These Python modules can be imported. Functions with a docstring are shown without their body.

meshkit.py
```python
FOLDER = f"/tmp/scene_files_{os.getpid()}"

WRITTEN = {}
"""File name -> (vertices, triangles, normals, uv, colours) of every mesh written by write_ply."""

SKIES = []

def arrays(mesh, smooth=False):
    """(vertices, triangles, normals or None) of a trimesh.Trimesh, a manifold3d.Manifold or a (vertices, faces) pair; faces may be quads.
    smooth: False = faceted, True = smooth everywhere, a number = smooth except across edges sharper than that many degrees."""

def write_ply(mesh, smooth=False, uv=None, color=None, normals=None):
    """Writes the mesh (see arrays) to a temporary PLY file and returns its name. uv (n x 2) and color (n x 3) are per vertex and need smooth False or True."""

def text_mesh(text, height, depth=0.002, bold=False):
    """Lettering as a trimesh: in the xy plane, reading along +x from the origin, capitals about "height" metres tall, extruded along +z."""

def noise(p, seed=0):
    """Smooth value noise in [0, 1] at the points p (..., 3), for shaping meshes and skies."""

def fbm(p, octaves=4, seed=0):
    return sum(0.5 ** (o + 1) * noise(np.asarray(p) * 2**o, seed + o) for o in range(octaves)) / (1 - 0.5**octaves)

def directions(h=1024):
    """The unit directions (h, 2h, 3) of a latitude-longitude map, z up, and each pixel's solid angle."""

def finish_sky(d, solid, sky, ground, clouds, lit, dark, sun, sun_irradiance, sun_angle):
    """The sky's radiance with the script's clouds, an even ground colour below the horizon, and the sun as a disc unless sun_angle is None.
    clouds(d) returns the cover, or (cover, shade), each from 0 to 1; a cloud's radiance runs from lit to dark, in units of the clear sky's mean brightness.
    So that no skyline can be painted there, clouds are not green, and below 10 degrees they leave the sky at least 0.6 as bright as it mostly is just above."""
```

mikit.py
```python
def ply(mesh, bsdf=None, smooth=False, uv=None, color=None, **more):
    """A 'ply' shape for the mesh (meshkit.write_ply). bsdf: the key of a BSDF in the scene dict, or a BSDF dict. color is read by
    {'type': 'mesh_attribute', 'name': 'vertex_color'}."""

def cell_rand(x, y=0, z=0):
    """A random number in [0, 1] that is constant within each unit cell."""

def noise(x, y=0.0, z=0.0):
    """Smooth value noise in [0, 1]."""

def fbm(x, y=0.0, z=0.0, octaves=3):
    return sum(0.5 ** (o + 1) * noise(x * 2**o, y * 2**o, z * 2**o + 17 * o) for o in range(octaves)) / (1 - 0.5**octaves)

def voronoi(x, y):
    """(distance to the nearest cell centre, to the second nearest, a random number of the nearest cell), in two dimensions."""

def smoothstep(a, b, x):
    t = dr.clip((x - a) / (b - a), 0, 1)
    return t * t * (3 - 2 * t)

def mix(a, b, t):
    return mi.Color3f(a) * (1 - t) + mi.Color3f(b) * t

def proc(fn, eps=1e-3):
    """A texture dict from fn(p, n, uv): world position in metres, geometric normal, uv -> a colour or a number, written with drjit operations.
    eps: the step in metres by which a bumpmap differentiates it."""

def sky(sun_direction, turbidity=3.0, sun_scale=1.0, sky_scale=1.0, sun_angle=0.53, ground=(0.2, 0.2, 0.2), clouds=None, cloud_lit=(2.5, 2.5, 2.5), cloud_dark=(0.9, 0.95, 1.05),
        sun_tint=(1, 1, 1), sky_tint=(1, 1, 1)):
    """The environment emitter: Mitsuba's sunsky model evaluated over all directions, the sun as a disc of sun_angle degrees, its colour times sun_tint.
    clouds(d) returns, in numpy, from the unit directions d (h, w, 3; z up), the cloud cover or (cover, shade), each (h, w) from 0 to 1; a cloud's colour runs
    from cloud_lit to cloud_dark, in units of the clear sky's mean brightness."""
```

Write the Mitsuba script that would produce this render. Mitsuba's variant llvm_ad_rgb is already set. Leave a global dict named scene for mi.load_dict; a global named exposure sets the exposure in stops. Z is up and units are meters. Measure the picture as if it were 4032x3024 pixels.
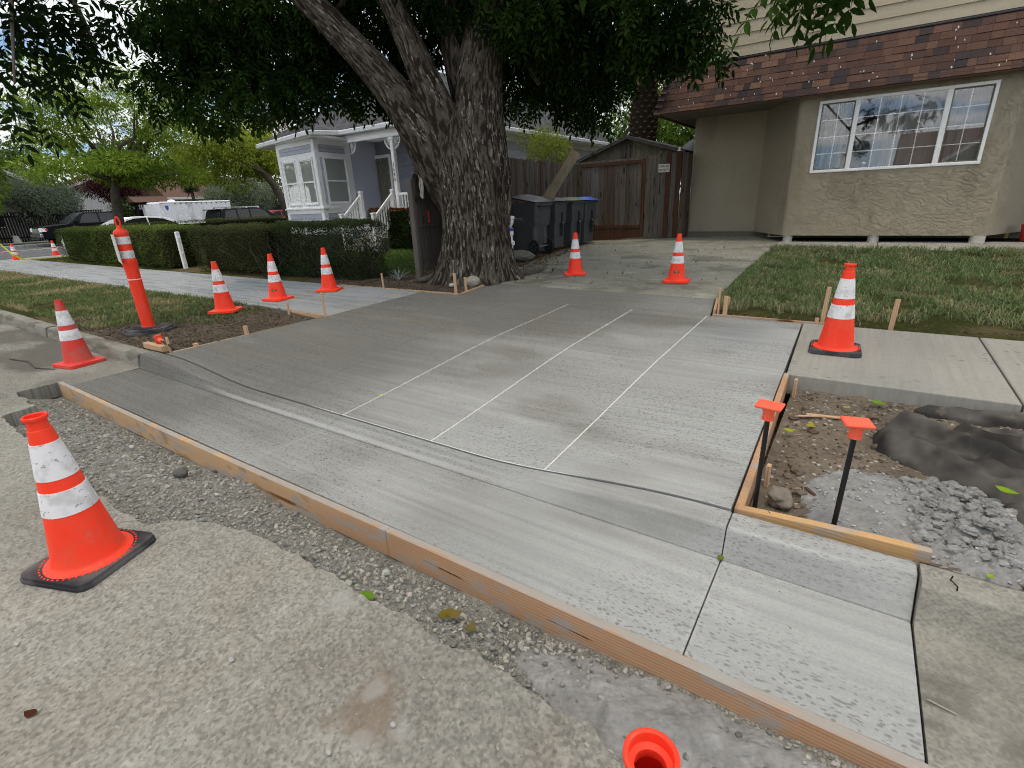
import math, random
import numpy as np, trimesh, shapely, shapely.geometry as sg
import drjit as dr, mitsuba as mi
import mikit, meshkit
from mikit import proc, noise, fbm, voronoi, cell_rand, smoothstep, mix

T = mi.ScalarTransform4f
scene, labels = {}, {}
rng = np.random.default_rng(7)
random.seed(7)

# ------------------------------------------------------------------ camera, sky, exposure
PITCH, ROLL, YAW = 0.352173677, -0.0432657565, 0.601176221
_f0 = np.array([-math.sin(YAW), math.cos(YAW), 0]); _r0 = np.array([math.cos(YAW), math.sin(YAW), 0]); _u0 = np.array([0, 0, 1.0])
_fw = _f0 * math.cos(PITCH) - _u0 * math.sin(PITCH)
_up = _u0 * math.cos(PITCH) + _f0 * math.sin(PITCH)
_up = _up * math.cos(ROLL) - _r0 * math.sin(ROLL)
EYE = np.array([0, 0, 1.5])
scene['camera'] = {'type': 'perspective', 'fov': 2 * math.degrees(math.atan(2016 / 1962.844)), 'fov_axis': 'x', 'near_clip': 0.02, 'far_clip': 600.0,
                   'to_world': T().look_at(origin=EYE.tolist(), target=(EYE + _fw).tolist(), up=_up.tolist())}
exposure = 2.05


def sky_clouds(d):
    z = np.maximum(d[..., 2:], 0.06)
    p = np.concatenate([d[..., :2] / z * 0.9, z * 0 + 3.1], -1)
    n = meshkit.fbm(p, 5, 3)
    cover = np.clip((n - 0.30) / 0.16, 0, 1)
    shade = np.clip((meshkit.fbm(p * 1.7 + 9.0, 4, 8) - 0.45) * 2.2, 0, 1)
    return cover * 0.97, shade


scene['sky'] = mikit.sky((0.10, -0.20, 0.97), turbidity=3.0, sun_scale=0.20, sun_angle=14.0, clouds=sky_clouds,
                         cloud_lit=(2.9, 2.95, 3.0), cloud_dark=(1.7, 1.76, 1.86))

# ------------------------------------------------------------------ helpers
used = set()


def numbered(base):
    k, n = base, 0
    while k in used:
        n += 1
        k = f'{base}_{n:03d}'
    used.add(k)
    return k


def put(name, mesh, mat, parent=None, smooth=False, color=None, label=None, cat=None, group=None, kind=None, uv=None):
    key = numbered((parent + '__' if parent else '') + name)
    if isinstance(mesh, list):
        mesh = join(mesh)
    if isinstance(mesh, tuple) and color is None and len(mesh) == 3:
        color = mesh[2]; mesh = mesh[:2]
    scene[key] = mikit.ply(mesh, mat, smooth=smooth, color=color, uv=uv)
    lab = {k: v for k, v in (('label', label), ('category', cat), ('group', group), ('kind', kind)) if v}
    if lab:
        labels[key] = lab
    return key


def puts(name, meshes, *args, **kw):
    return [put(name, m, *args, **kw) for m in meshes]


def thing(name, label, cat, group=None):
    key = numbered(name)
    labels[key] = {'label': label, 'category': cat}
    if group:
        labels[key]['group'] = group
    return key


def join(ms):
    V, F, C, n = [], [], [], 0
    for m in ms:
        if hasattr(m, 'vertices'):
            m = (np.asarray(m.vertices), np.asarray(m.faces))
        v, f = np.asarray(m[0], float), np.asarray(m[1], int)
        if f.shape[1] == 4:
            f = np.vstack([f[:, [0, 1, 2]], f[:, [0, 2, 3]]])
        V.append(v); F.append(f + n); n += len(v)
        if len(m) == 3:
            C.append(np.broadcast_to(np.asarray(m[2], float), (len(v), 3)))
    out = (np.vstack(V), np.vstack(F))
    return out + (np.vstack(C),) if len(C) == len(ms) else out


def _chamfer_template():
    pts = []
    for sx in (-1, 1):
        for sy in (-1, 1):
            for sz in (-1, 1):
                for ax in range(3):
                    p = [sx * .8, sy * .8, sz * .8]; p[ax] = (sx, sy, sz)[ax] * 1.0
                    pts.append(p)
    pts = np.array(pts)
    h = trimesh.convex.convex_hull(pts)
    idx = [int(np.argmin(((pts - v) ** 2).sum(1))) for v in h.vertices]
    return np.sign(pts), np.array(idx)[h.faces], np.tile(np.arange(3), 8)


_CS, _CF, _CA = _chamfer_template()


def cbox(sx, sy, sz, c=0.0):
    """box of these full sizes about the origin, edges chamfered by c"""
    h = np.array([sx, sy, sz], float) / 2
    c = min(c, h.min() * 0.8) if c else 0.0
    if not c:
        m = trimesh.creation.box(extents=[sx, sy, sz])
        return np.array(m.vertices), np.array(m.faces)
    v = np.tile(h - c, (24, 1))
    v[np.arange(24), _CA] = h[_CA]
    return v * _CS, _CF


def box(x0, x1, y0, y1, z0, z1, c=0.0):
    v, f = cbox(x1 - x0, y1 - y0, z1 - z0, c)
    return v + np.array([(x0 + x1) / 2, (y0 + y1) / 2, (z0 + z1) / 2]), f


def frame(d, up=(0, 0, 1)):
    d = np.asarray(d, float); d = d / np.linalg.norm(d)
    up = np.asarray(up, float)
    if abs(d @ up) > 0.999:
        up = np.array([1.0, 0, 0])
    x = np.cross(d, up); x /= np.linalg.norm(x)
    return x, np.cross(x, d), d


def beam(p, q, w, h, up=(0, 0, 1), c=0.0):
    """bar from p to q, w wide across, h high along up"""
    p, q = np.asarray(p, float), np.asarray(q, float)
    x, y, d = frame(q - p, up)
    v, f = cbox(w, h, np.linalg.norm(q - p), c)
    return v @ np.array([x, y, d]) + (p + q) / 2, f


def turn(m, deg, about=(0, 0)):
    a = math.radians(deg); ca, sa = math.cos(a), math.sin(a)
    v = np.array(m[0], float); x, y = v[:, 0] - about[0], v[:, 1] - about[1]
    v[:, 0], v[:, 1] = about[0] + ca * x - sa * y, about[1] + sa * x + ca * y
    return (v, *m[1:])


def move(m, t):
    return (np.asarray(m[0]) + np.asarray(t, float), *m[1:])


def tube(pts, rad, n=8, cap=True):
    pts = np.asarray(pts, float); k = len(pts)
    rad = np.broadcast_to(rad, k)
    d = np.gradient(pts, axis=0)
    x, y, _ = frame(d[0])
    V = []
    a = np.arange(n) * 2 * np.pi / n
    for i in range(k):
        t = d[i] / np.linalg.norm(d[i])
        x = x - t * (x @ t); x /= np.linalg.norm(x); y = np.cross(t, x)
        V.append(pts[i] + rad[i] * (np.cos(a)[:, None] * x + np.sin(a)[:, None] * y))
    V = np.vstack(V)
    i, j = np.meshgrid(np.arange(k - 1), np.arange(n), indexing='ij')
    a0, a1 = i * n + j, i * n + (j + 1) % n
    F = np.stack([a0, a1, a1 + n, a0 + n], -1).reshape(-1, 4)
    F = np.vstack([F[:, [0, 1, 2]], F[:, [0, 2, 3]]])
    if cap:
        V = np.vstack([V, pts[:1], pts[-1:]])
        j = np.arange(n)
        F = np.vstack([F, np.stack([(j + 1) % n, j, j * 0 + k * n], 1), np.stack([j + (k - 1) * n, (j + 1) % n + (k - 1) * n, j * 0 + k * n + 1], 1)])
    return V, F


def lathe(prof, n=32, close=False):
    prof = np.asarray(prof, float); k = len(prof)
    a = np.arange(n) * 2 * np.pi / n
    V = np.stack([prof[:, None, 0] * np.cos(a), prof[:, None, 0] * np.sin(a), np.repeat(prof[:, 1:2], n, 1)], -1).reshape(-1, 3)
    i, j = np.meshgrid(np.arange(k - 1), np.arange(n), indexing='ij')
    a0, a1 = i * n + j, i * n + (j + 1) % n
    F = np.stack([a0, a1, a1 + n, a0 + n], -1).reshape(-1, 4)
    return V, np.vstack([F[:, [0, 1, 2]], F[:, [0, 2, 3]]])


def prism(poly, z0, z1):
    """extrude an xy outline (list of points or shapely polygon) from z0 to z1"""
    if not hasattr(poly, 'geom_type'):
        poly = sg.Polygon(poly)
    out = []
    for g in getattr(poly, 'geoms', [poly]):
        m = trimesh.creation.extrude_polygon(g, z1 - z0, engine='earcut')
        v = np.array(m.vertices); v[:, 2] += z0
        out.append((v, np.array(m.faces)))
    return join(out)


def prism_to(poly, z0, z1, M):
    """prism, then its local x,y,z axes and origin replaced by the rows of M (x axis, y axis, z axis, origin)"""
    v, f = prism(poly, z0, z1)
    M = np.asarray(M, float)
    return v @ M[:3] + M[3], f


def grid(xs, ys, zf, flip=False):
    X, Y = np.meshgrid(xs, ys, indexing='ij')
    P = np.stack([X, Y, zf(X, Y)], -1)
    return gridmesh(P)


def gridmesh(P):
    a, b = P.shape[:2]
    i, j = np.meshgrid(np.arange(a - 1), np.arange(b - 1), indexing='ij')
    q = i * b + j
    F = np.stack([q, q + b, q + b + 1, q + 1], -1).reshape(-1, 4)
    return P.reshape(-1, 3), np.vstack([F[:, [0, 1, 2]], F[:, [0, 2, 3]]])


def edged(a, b, r, step):
    """coordinates from a to b, dense within r of both ends"""
    e = np.array([0, .12, .3, .6, 1.0]) * r
    n = max(2, int(math.ceil((b - a - 2 * r) / step)) + 1)
    return np.concatenate([a + e[:-1], np.linspace(a + r, b - r, n), b - e[:-1][::-1]])


def slab(quad, zf, r=0.008, depth=0.12, step=0.25):
    """a cast slab over quad (x0y0, x1y0, x1y1, x0y1 corners) with tooled rounded edges and sides going down"""
    q = np.asarray(quad, float)
    lu = max(np.linalg.norm(q[1] - q[0]), np.linalg.norm(q[2] - q[3])); lv = max(np.linalg.norm(q[3] - q[0]), np.linalg.norm(q[2] - q[1]))
    us, vs = edged(0, lu, r * 2, step), edged(0, lv, r * 2, step)
    U, W = np.meshgrid(us / lu, vs / lv, indexing='ij')
    XY = ((1 - U) * (1 - W))[..., None] * q[0] + (U * (1 - W))[..., None] * q[1] + (U * W)[..., None] * q[2] + ((1 - U) * W)[..., None] * q[3]
    d = np.minimum(np.minimum(U, 1 - U) * lu, np.minimum(W, 1 - W) * lv)
    t = np.clip(1 - d / (2 * r), 0, 1)
    Z = zf(XY[..., 0], XY[..., 1]) - r * (1 - np.sqrt(1 - np.minimum(t, 1) ** 2 * 0.999))
    P = np.concatenate([XY, Z[..., None]], -1)
    top = gridmesh(P)
    ring = np.concatenate([P[:, 0], P[-1, 1:], P[-2::-1, -1], P[0, -2:0:-1]])
    low = ring.copy(); low[:, 2] -= depth
    n = len(ring); j = np.arange(n)
    side = (np.vstack([ring, low]), np.vstack([np.stack([j, j + n, (j + 1) % n + n], 1), np.stack([j, (j + 1) % n + n, (j + 1) % n], 1)]))
    return join([top, side])


def blob(c, r, seed=0, sub=2, amp=0.18, freq=1.6, flat=None):
    m = trimesh.creation.icosphere(subdivisions=sub)
    v = np.array(m.vertices)
    s = 1 + amp * 2 * (meshkit.fbm(v * freq + seed * 7.3, 3, seed) - 0.5)
    v = v * s[:, None] * np.asarray(r, float)
    if flat is not None:
        v[:, 2] = np.maximum(v[:, 2], flat)
    return v + np.asarray(c, float), np.array(m.faces)


def rnd_rot(n, g=rng):
    q = g.normal(size=(n, 4)); q /= np.linalg.norm(q, axis=1, keepdims=True)
    w, x, y, z = q.T
    return np.stack([np.stack([1 - 2 * (y * y + z * z), 2 * (x * y - z * w), 2 * (x * z + y * w)], -1),
                     np.stack([2 * (x * y + z * w), 1 - 2 * (x * x + z * z), 2 * (y * z - x * w)], -1),
                     np.stack([2 * (x * z - y * w), 2 * (y * z + x * w), 1 - 2 * (x * x + y * y)], -1)], 1)


def scatter(V, F, pos, mats, cols=None):
    """copies of the small mesh V,F with 3x3 matrices mats at pos, joined"""
    n, k = len(pos), len(V)
    P = np.einsum('nij,kj->nki', mats, V) + pos[:, None]
    Fs = (np.asarray(F)[None] + (np.arange(n) * k)[:, None, None]).reshape(-1, 3)
    out = (P.reshape(-1, 3), Fs)
    return out + (np.repeat(cols, k, 0),) if cols is not None else out


OCTA = trimesh.creation.icosphere(subdivisions=0)
PEB_V, PEB_F = np.array(OCTA.vertices), np.array(OCTA.faces)
OCT_V = np.array([[1, 0, 0], [-1, 0, 0], [0, 1, 0], [0, -1, 0], [0, 0, 1], [0, 0, -1.0]])
OCT_F = np.array([[0, 2, 4], [2, 1, 4], [1, 3, 4], [3, 0, 4], [2, 0, 5], [1, 2, 5], [3, 1, 5], [0, 3, 5]])
# a leaf about the origin: base at 0, tip at +x, folded along its midrib
LEAF_V = np.array([[0, 0, 0], [.38, .19, .05], [.38, -.19, .05], [1, 0, -.06], [.45, 0, 0]])
LEAF2_V = np.array([[0, 0, 0], [.22, .13, .04], [.22, -.13, .04], [.58, .155, .04], [.58, -.155, .04], [1, 0, -.08], [.4, 0, 0]])
LEAF2_F = np.array([[0, 6, 1], [1, 6, 3], [6, 5, 3], [0, 2, 6], [2, 4, 6], [6, 4, 5]])
LEAF_F = np.array([[0, 4, 1], [4, 3, 1], [0, 2, 4], [4, 2, 3]])


def pebbles(pos, size, g, ico=True, flat=(.45, .8), cols=None, var=0.35):
    n = len(pos)
    s = np.asarray(size)[:, None] * np.stack([np.ones(n), g.uniform(.6, 1, n), g.uniform(*flat, n)], 1)
    a = g.uniform(0, 2 * np.pi, n)
    R = np.zeros((n, 3, 3)); R[:, 0, 0] = np.cos(a); R[:, 0, 1] = -np.sin(a); R[:, 1, 0] = np.sin(a); R[:, 1, 1] = np.cos(a); R[:, 2, 2] = 1
    tilt = rnd_rot(n, g)
    M = R @ (0.75 * np.eye(3) + 0.25 * tilt) * s[:, None, :]
    V, F = (PEB_V, PEB_F) if ico else (OCT_V, OCT_F)
    P = np.einsum('nij,nkj->nki', M, V[None] * (1 + var * (g.random((n, len(V), 1)) - .5) * 1.4)) + pos[:, None]
    Fs = (F[None] + (np.arange(n) * len(V))[:, None, None]).reshape(-1, 3)
    out = (P.reshape(-1, 3), Fs)
    return out + (np.repeat(cols, len(V), 0),) if cols is not None else out


def leaf_mats(dirs, ups, size, width=1.0):
    """rotation*scale so that a leaf's x runs along dirs and its face looks to ups"""
    d = dirs / np.linalg.norm(dirs, axis=1, keepdims=True)
    y = np.cross(ups, d); y /= np.linalg.norm(y, axis=1, keepdims=True) + 1e-9
    z = np.cross(d, y)
    size = np.broadcast_to(size, len(d))[:, None]
    return np.stack([d * size, y * size * width, z * size], -1)


def leafcloud(pts, g, size, col_lo, col_hi, droop=0.35, width=1.0, jitter=0.4, outward=None, hue=None):
    """leaves at pts; colour per leaf between col_lo and col_hi"""
    n = len(pts)
    d = g.normal(size=(n, 3)) * 0.8
    if outward is not None:
        d = d * 0.6 + outward
    d[:, 2] -= droop
    up = g.normal(size=(n, 3)) * jitter + np.array([0, 0, 1.0])
    s = g.uniform(*size, n)
    t = g.random(n)[:, None] ** 1.3
    if hue is not None:
        t = np.clip(0.5 * t + 0.6 * hue[:, None], 0, 1)
    c = np.asarray(col_lo) * (1 - t) + np.asarray(col_hi) * t
    c = c * g.uniform(.85, 1.15, (n, 1))
    return scatter(LEAF_V, LEAF_F, pts, leaf_mats(d, up, s, width), c)


def in_blobs(blobs, n, g, shell=0.55):
    """n points in a union of ellipsoids (cx,cy,cz,rx,ry,rz), more of them near the surfaces; also each one's outward direction"""
    B = np.asarray(blobs, float)
    vol = (B[:, 3] * B[:, 4] * B[:, 5]) ** 0.8
    k = g.choice(len(B), n, p=vol / vol.sum())
    d = g.normal(size=(n, 3)); d /= np.linalg.norm(d, axis=1, keepdims=True)
    r = g.random(n) ** (1 / 3) * (1 - shell) + shell * g.uniform(.75, 1.08, n)
    return B[k, :3] + d * r[:, None] * B[k, 3:], d, k


def hexc(h):
    c = [int(h[i:i + 2], 16) / 255 for i in (1, 3, 5)]
    return tuple(x / 12.92 if x < .04045 else ((x + .055) / 1.055) ** 2.4 for x in c)


# ------------------------------------------------------------------ materials
def rgb(c):
    return {'type': 'rgb', 'value': list(map(float, c))}


def flat(key, c, rough=None, metal=0.0, clear=0.0, spec=0.5):
    if rough is None:
        b = {'type': 'diffuse', 'reflectance': rgb(c)}
    else:
        b = {'type': 'principled', 'base_color': rgb(c), 'roughness': rough, 'metallic': metal, 'clearcoat': clear, 'specular': spec}
    scene[key] = {'type': 'twosided', 'bsdf': b}
    return key


def procmat(key, col, bump=None, scale=1.0, eps=1e-3, rough=None, spec=0.3):
    b = {'type': 'diffuse', 'reflectance': proc(col)} if rough is None else {'type': 'principled', 'base_color': proc(col), 'roughness': rough, 'specular': spec}
    if bump is not None:
        b = {'type': 'bumpmap', 'tex': proc(bump, eps), 'scale': scale, 'bsdf': b}
    scene[key] = {'type': 'twosided', 'bsdf': b}
    return key


VC = {'type': 'mesh_attribute', 'name': 'vertex_color'}
scene['vcol'] = {'type': 'twosided', 'bsdf': {'type': 'diffuse', 'reflectance': VC}}
scene['leafmat'] = {'type': 'principledthin', 'base_color': VC, 'roughness': 0.5, 'diff_trans': 0.7, 'spec_trans': 0.0, 'eta': 1.4}
scene['grassmat'] = {'type': 'principledthin', 'base_color': VC, 'roughness': 0.6, 'diff_trans': 0.5, 'spec_trans': 0.0, 'eta': 1.4}


def c3(r, g=None, b=None):
    return mi.Color3f(r, g, b) if g is not None else mi.Color3f(*r)


def street_col(p, n, uv):
    a = fbm(p.x * 1.1, p.y * 1.1, 1.0, 4)
    b = fbm(p.x * 24, p.y * 24, 4.0, 4)
    s = fbm(p.x * 85, p.y * 85, 2.0, 2)
    c = mix((.205, .200, .178), (.315, .308, .270), smoothstep(.30, .68, a) * .5 + (b - .5) * .7 + .22)
    c = mix(c, (.205, .165, .130), smoothstep(.58, .76, fbm(p.x * 2.0 + 7, p.y * 2.0, 2.0, 4)) * .22)
    d, e, r = voronoi(p.x * 95 + 2 * b, p.y * 95)
    c = c * (.52 + .55 * s + .42 * r)
    d, e, r = voronoi(p.x * 34 + 3 * b, p.y * 34)
    c = mix(c, (.43, .42, .385), dr.select(r > .80, 1.0, 0.0) * smoothstep(.05 + .16 * (r - .8) / .2, .03, d) * .8)
    def spot(x, y, r):
        w = (fbm(p.x * 11, p.y * 11, 3.0, 3) - .5) * r * 1.6
        return smoothstep(r, r * .25, dr.sqrt(dr.square(p.x - x) + dr.square(p.y - y)) + w)
    c = mix(c, (.20, .155, .115), spot(-1.07, .70, .16) * .7)
    for x, y, r in ((-1.10, .72, .055), (-.92, .68, .05), (-1.0, .57, .035), (-1.5, .90, .07), (-2.62, .80, .06)):
        c = mix(c, (.36, .36, .34), spot(x, y, r) * .45)
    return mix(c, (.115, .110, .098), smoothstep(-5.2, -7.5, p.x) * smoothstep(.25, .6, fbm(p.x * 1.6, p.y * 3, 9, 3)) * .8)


def street_bump(p, n, uv):
    return 0.010 * fbm(p.x * 34, p.y * 34, 3.0, 4)


procmat('street_mat', street_col, street_bump, 1.0, 2e-3)


def cross_col(p, n, uv):
    return mix((.105, .107, .112), (.150, .152, .155), fbm(p.x * .8, p.y * .3, 1, 4))


procmat('cross_asphalt', cross_col)


def gravel_col(p, n, uv):
    d, e, r = voronoi(p.x * 70, p.y * 70)
    c = mix((.135, .133, .118), (.33, .325, .29), r * .6 + .5 * fbm(p.x * 6, p.y * 6, 1, 3))
    return c * (0.55 + 0.45 * smoothstep(0.02, .25, e - d))


def gravel_bump(p, n, uv):
    d, e, r = voronoi(p.x * 70, p.y * 70)
    return 0.006 * dr.minimum(e - d, .6) + .006 * fbm(p.x * 18, p.y * 18, 2, 2)


procmat('gravel_mat', gravel_col, gravel_bump, 1.0, 2e-3)


def newcrete_col(p, n, uv):
    # broom streaks run along x; pits left by the float; damp brownish patches, wetter towards the left
    q = p.y + p.z * .9
    w = fbm(p.x * .75 + 3, p.y * 1.3, 2.0, 4)
    st = fbm(p.x * 1.1, q * 40, 1.0, 3)
    st2 = fbm(p.x * 1.3 + 1.5, q * 3.4, 5.0, 4)
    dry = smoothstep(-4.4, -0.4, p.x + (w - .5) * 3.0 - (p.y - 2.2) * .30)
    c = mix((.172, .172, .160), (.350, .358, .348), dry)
    c = mix(c, (.430, .438, .426), smoothstep(.48, .75, st2) * (.25 + .75 * dry) * .32)
    c = mix(c, (.180, .170, .142), smoothstep(.52, .78, fbm(p.x * 1.2 + 9, q * 2.6, 7.0, 4)) * .45)
    c = c * (.84 + .32 * st)
    d, e, r = voronoi(p.x * 29 + 1.3 * noise(p.x * 19, q * 19, 2), q * 60 + 1.3 * noise(p.x * 15, q * 25, 4))
    pit = smoothstep(.15 + .30 * r, .05 + .14 * r, d) * (.45 + .55 * noise(p.x * 31, q * 60, 9)) * smoothstep(.40, .62, fbm(p.x * 1.1 + 4, p.y * 1.7, 3.3, 3) + .08)
    c = c * (1 - .46 * pit)
    # trowelled gutter lip and cross joints: their edge highlights painted in as paler bands
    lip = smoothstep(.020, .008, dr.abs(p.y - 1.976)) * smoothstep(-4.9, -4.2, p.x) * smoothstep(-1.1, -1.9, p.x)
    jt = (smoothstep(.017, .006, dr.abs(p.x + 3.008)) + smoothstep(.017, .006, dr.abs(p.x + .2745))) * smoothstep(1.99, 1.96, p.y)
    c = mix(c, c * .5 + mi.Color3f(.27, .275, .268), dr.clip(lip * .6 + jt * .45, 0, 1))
    c = c * (1 - .38 * smoothstep(.006, .002, dr.abs(p.y - 1.953)) * smoothstep(.06, .03, p.z))  # dark line along the flow groove, its crease shade painted in
    return c * (.93 + .14 * noise(p.x * 170, q * 170, 3.0))


def newcrete_bump(p, n, uv):
    return .0012 * fbm(p.x * 3, p.y * 150, p.z * 150, 2) + .0012 * fbm(p.x * 45, p.y * 70, p.z * 60, 2)


procmat('newcrete', newcrete_col, newcrete_bump, 1.0, 1e-3)


def walk_col(p, n, uv):
    st = fbm(p.x * 40, p.y * 1.5, p.z * 20, 3)
    w = fbm(p.x * .8, p.y * 1.1, 2.0, 4)
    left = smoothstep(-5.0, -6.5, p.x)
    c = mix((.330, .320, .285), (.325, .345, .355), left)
    c = c * (.78 + .20 * w + .26 * st)
    d, e, r = voronoi(p.x * 11, p.y * 17)
    blot = smoothstep(.30, .12, d) * dr.select(r > .72, 1.0, 0.0) * smoothstep(.45, .65, fbm(p.x * 2.1, p.y * 2.1, 5, 3))
    c = mix(c, (.17, .165, .15), blot * .75 * (1 - left * .6))
    st3 = fbm(p.x * 1.2, p.y * 14, 4.0, 3)
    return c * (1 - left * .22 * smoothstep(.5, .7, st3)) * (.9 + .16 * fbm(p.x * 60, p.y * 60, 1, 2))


def walk_bump(p, n, uv):
    return .0010 * fbm(p.x * 140, p.y * 4, 1, 2) + .0012 * fbm(p.x * 30, p.y * 30, 2, 2)


procmat('walk_mat', walk_col, walk_bump, 1.0, 1e-3)


def drive_col(p, n, uv):
    a = fbm(p.x * .55, p.y * 1.7, 3.0, 4)
    st = fbm(p.x * 1.3, p.y * 9, 6.0, 4)
    c = mix((.180, .180, .145), (.310, .305, .262), a * .65 + st * .45)
    c = mix(c, (.120, .118, .098), smoothstep(.54, .70, fbm(p.x * 1.6 + 5, p.y * 2.6, 8, 4)) * .55)
    c = mix(c, (.40, .395, .345), smoothstep(.66, .78, fbm(p.x * 3.1, p.y * 7.7, 1, 3)) * .5)
    d, e, r = voronoi(p.x * 5.0, p.y * 8.0)
    c = mix(c, (.06, .055, .04), smoothstep(.17, .06, d) * dr.select(r > .62, 1.0, 0.0) * .7)
    return c * (.86 + .28 * fbm(p.x * 55, p.y * 55, 2, 2))


procmat('drive_mat', drive_col, lambda p, n, uv: .003 * fbm(p.x * 35, p.y * 35, 2, 3), 1.0, 1.5e-3)


def oldcurb_col(p, n, uv):
    c = mix((.165, .158, .135), (.36, .35, .305), fbm(p.x * 4, p.y * 4, p.z * 4, 3) * .5 + .5 * fbm(p.x * 34, p.y * 34, p.z * 34, 4)) * (.72 + .56 * noise(p.x * 130, p.y * 130, p.z * 130))
    return mix(c, (.10, .095, .08), smoothstep(.55, .72, fbm(p.x * 3 + 4, p.y * 9, p.z * 9, 3)) * .6)


procmat('oldcurb_mat', oldcurb_col, lambda p, n, uv: .006 * fbm(p.x * 45, p.y * 45, p.z * 45, 3), 1.0, 1.5e-3)


def soil_col(p, n, uv):
    d, e, r = voronoi(p.x * 42, p.y * 42)
    c = mix((.040, .031, .022), (.155, .128, .098), fbm(p.x * 5, p.y * 5, 2, 4) * .75 + r * .25)
    c = mix(c, (.30, .285, .25), dr.select((r > .93) & (d < .4), .7, 0.0))
    right = smoothstep(-1.2, -.2, p.x) * smoothstep(4.6, 4.2, p.y)      # subgrade with cement dust beside the new slab
    return mix(c, c * 1.35 + mi.Color3f(.028, .026, .022), right)


procmat('soil_mat', soil_col, lambda p, n, uv: .014 * fbm(p.x * 26, p.y * 26, 2, 4), 1.0, 2e-3)


def turf_col(p, n, uv):
    a = fbm(p.x * 1.3, p.y * 1.3, 2, 4)
    c = mix((.045, .050, .018), (.115, .095, .050), smoothstep(.4, .66, a))
    return c * (.6 + .7 * fbm(p.x * 30, p.y * 30, 1, 3))


procmat('turf_mat', turf_col, lambda p, n, uv: .012 * fbm(p.x * 30, p.y * 30, 2, 3), 1.0, 2e-3)


def stucco_col(p, n, uv):
    a = fbm(p.x * 1.2, p.y * 1.2, p.z * 1.2, 4)
    c = mix((.305, .268, .198), (.395, .354, .270), a)
    c = mix(c, (.225, .196, .142), smoothstep(.56, .74, fbm(p.x * 3, p.y * 3, p.z * .6, 3)) * .45)
    return c * (.90 + .2 * fbm(p.x * 40, p.y * 40, p.z * 40, 2))


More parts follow.
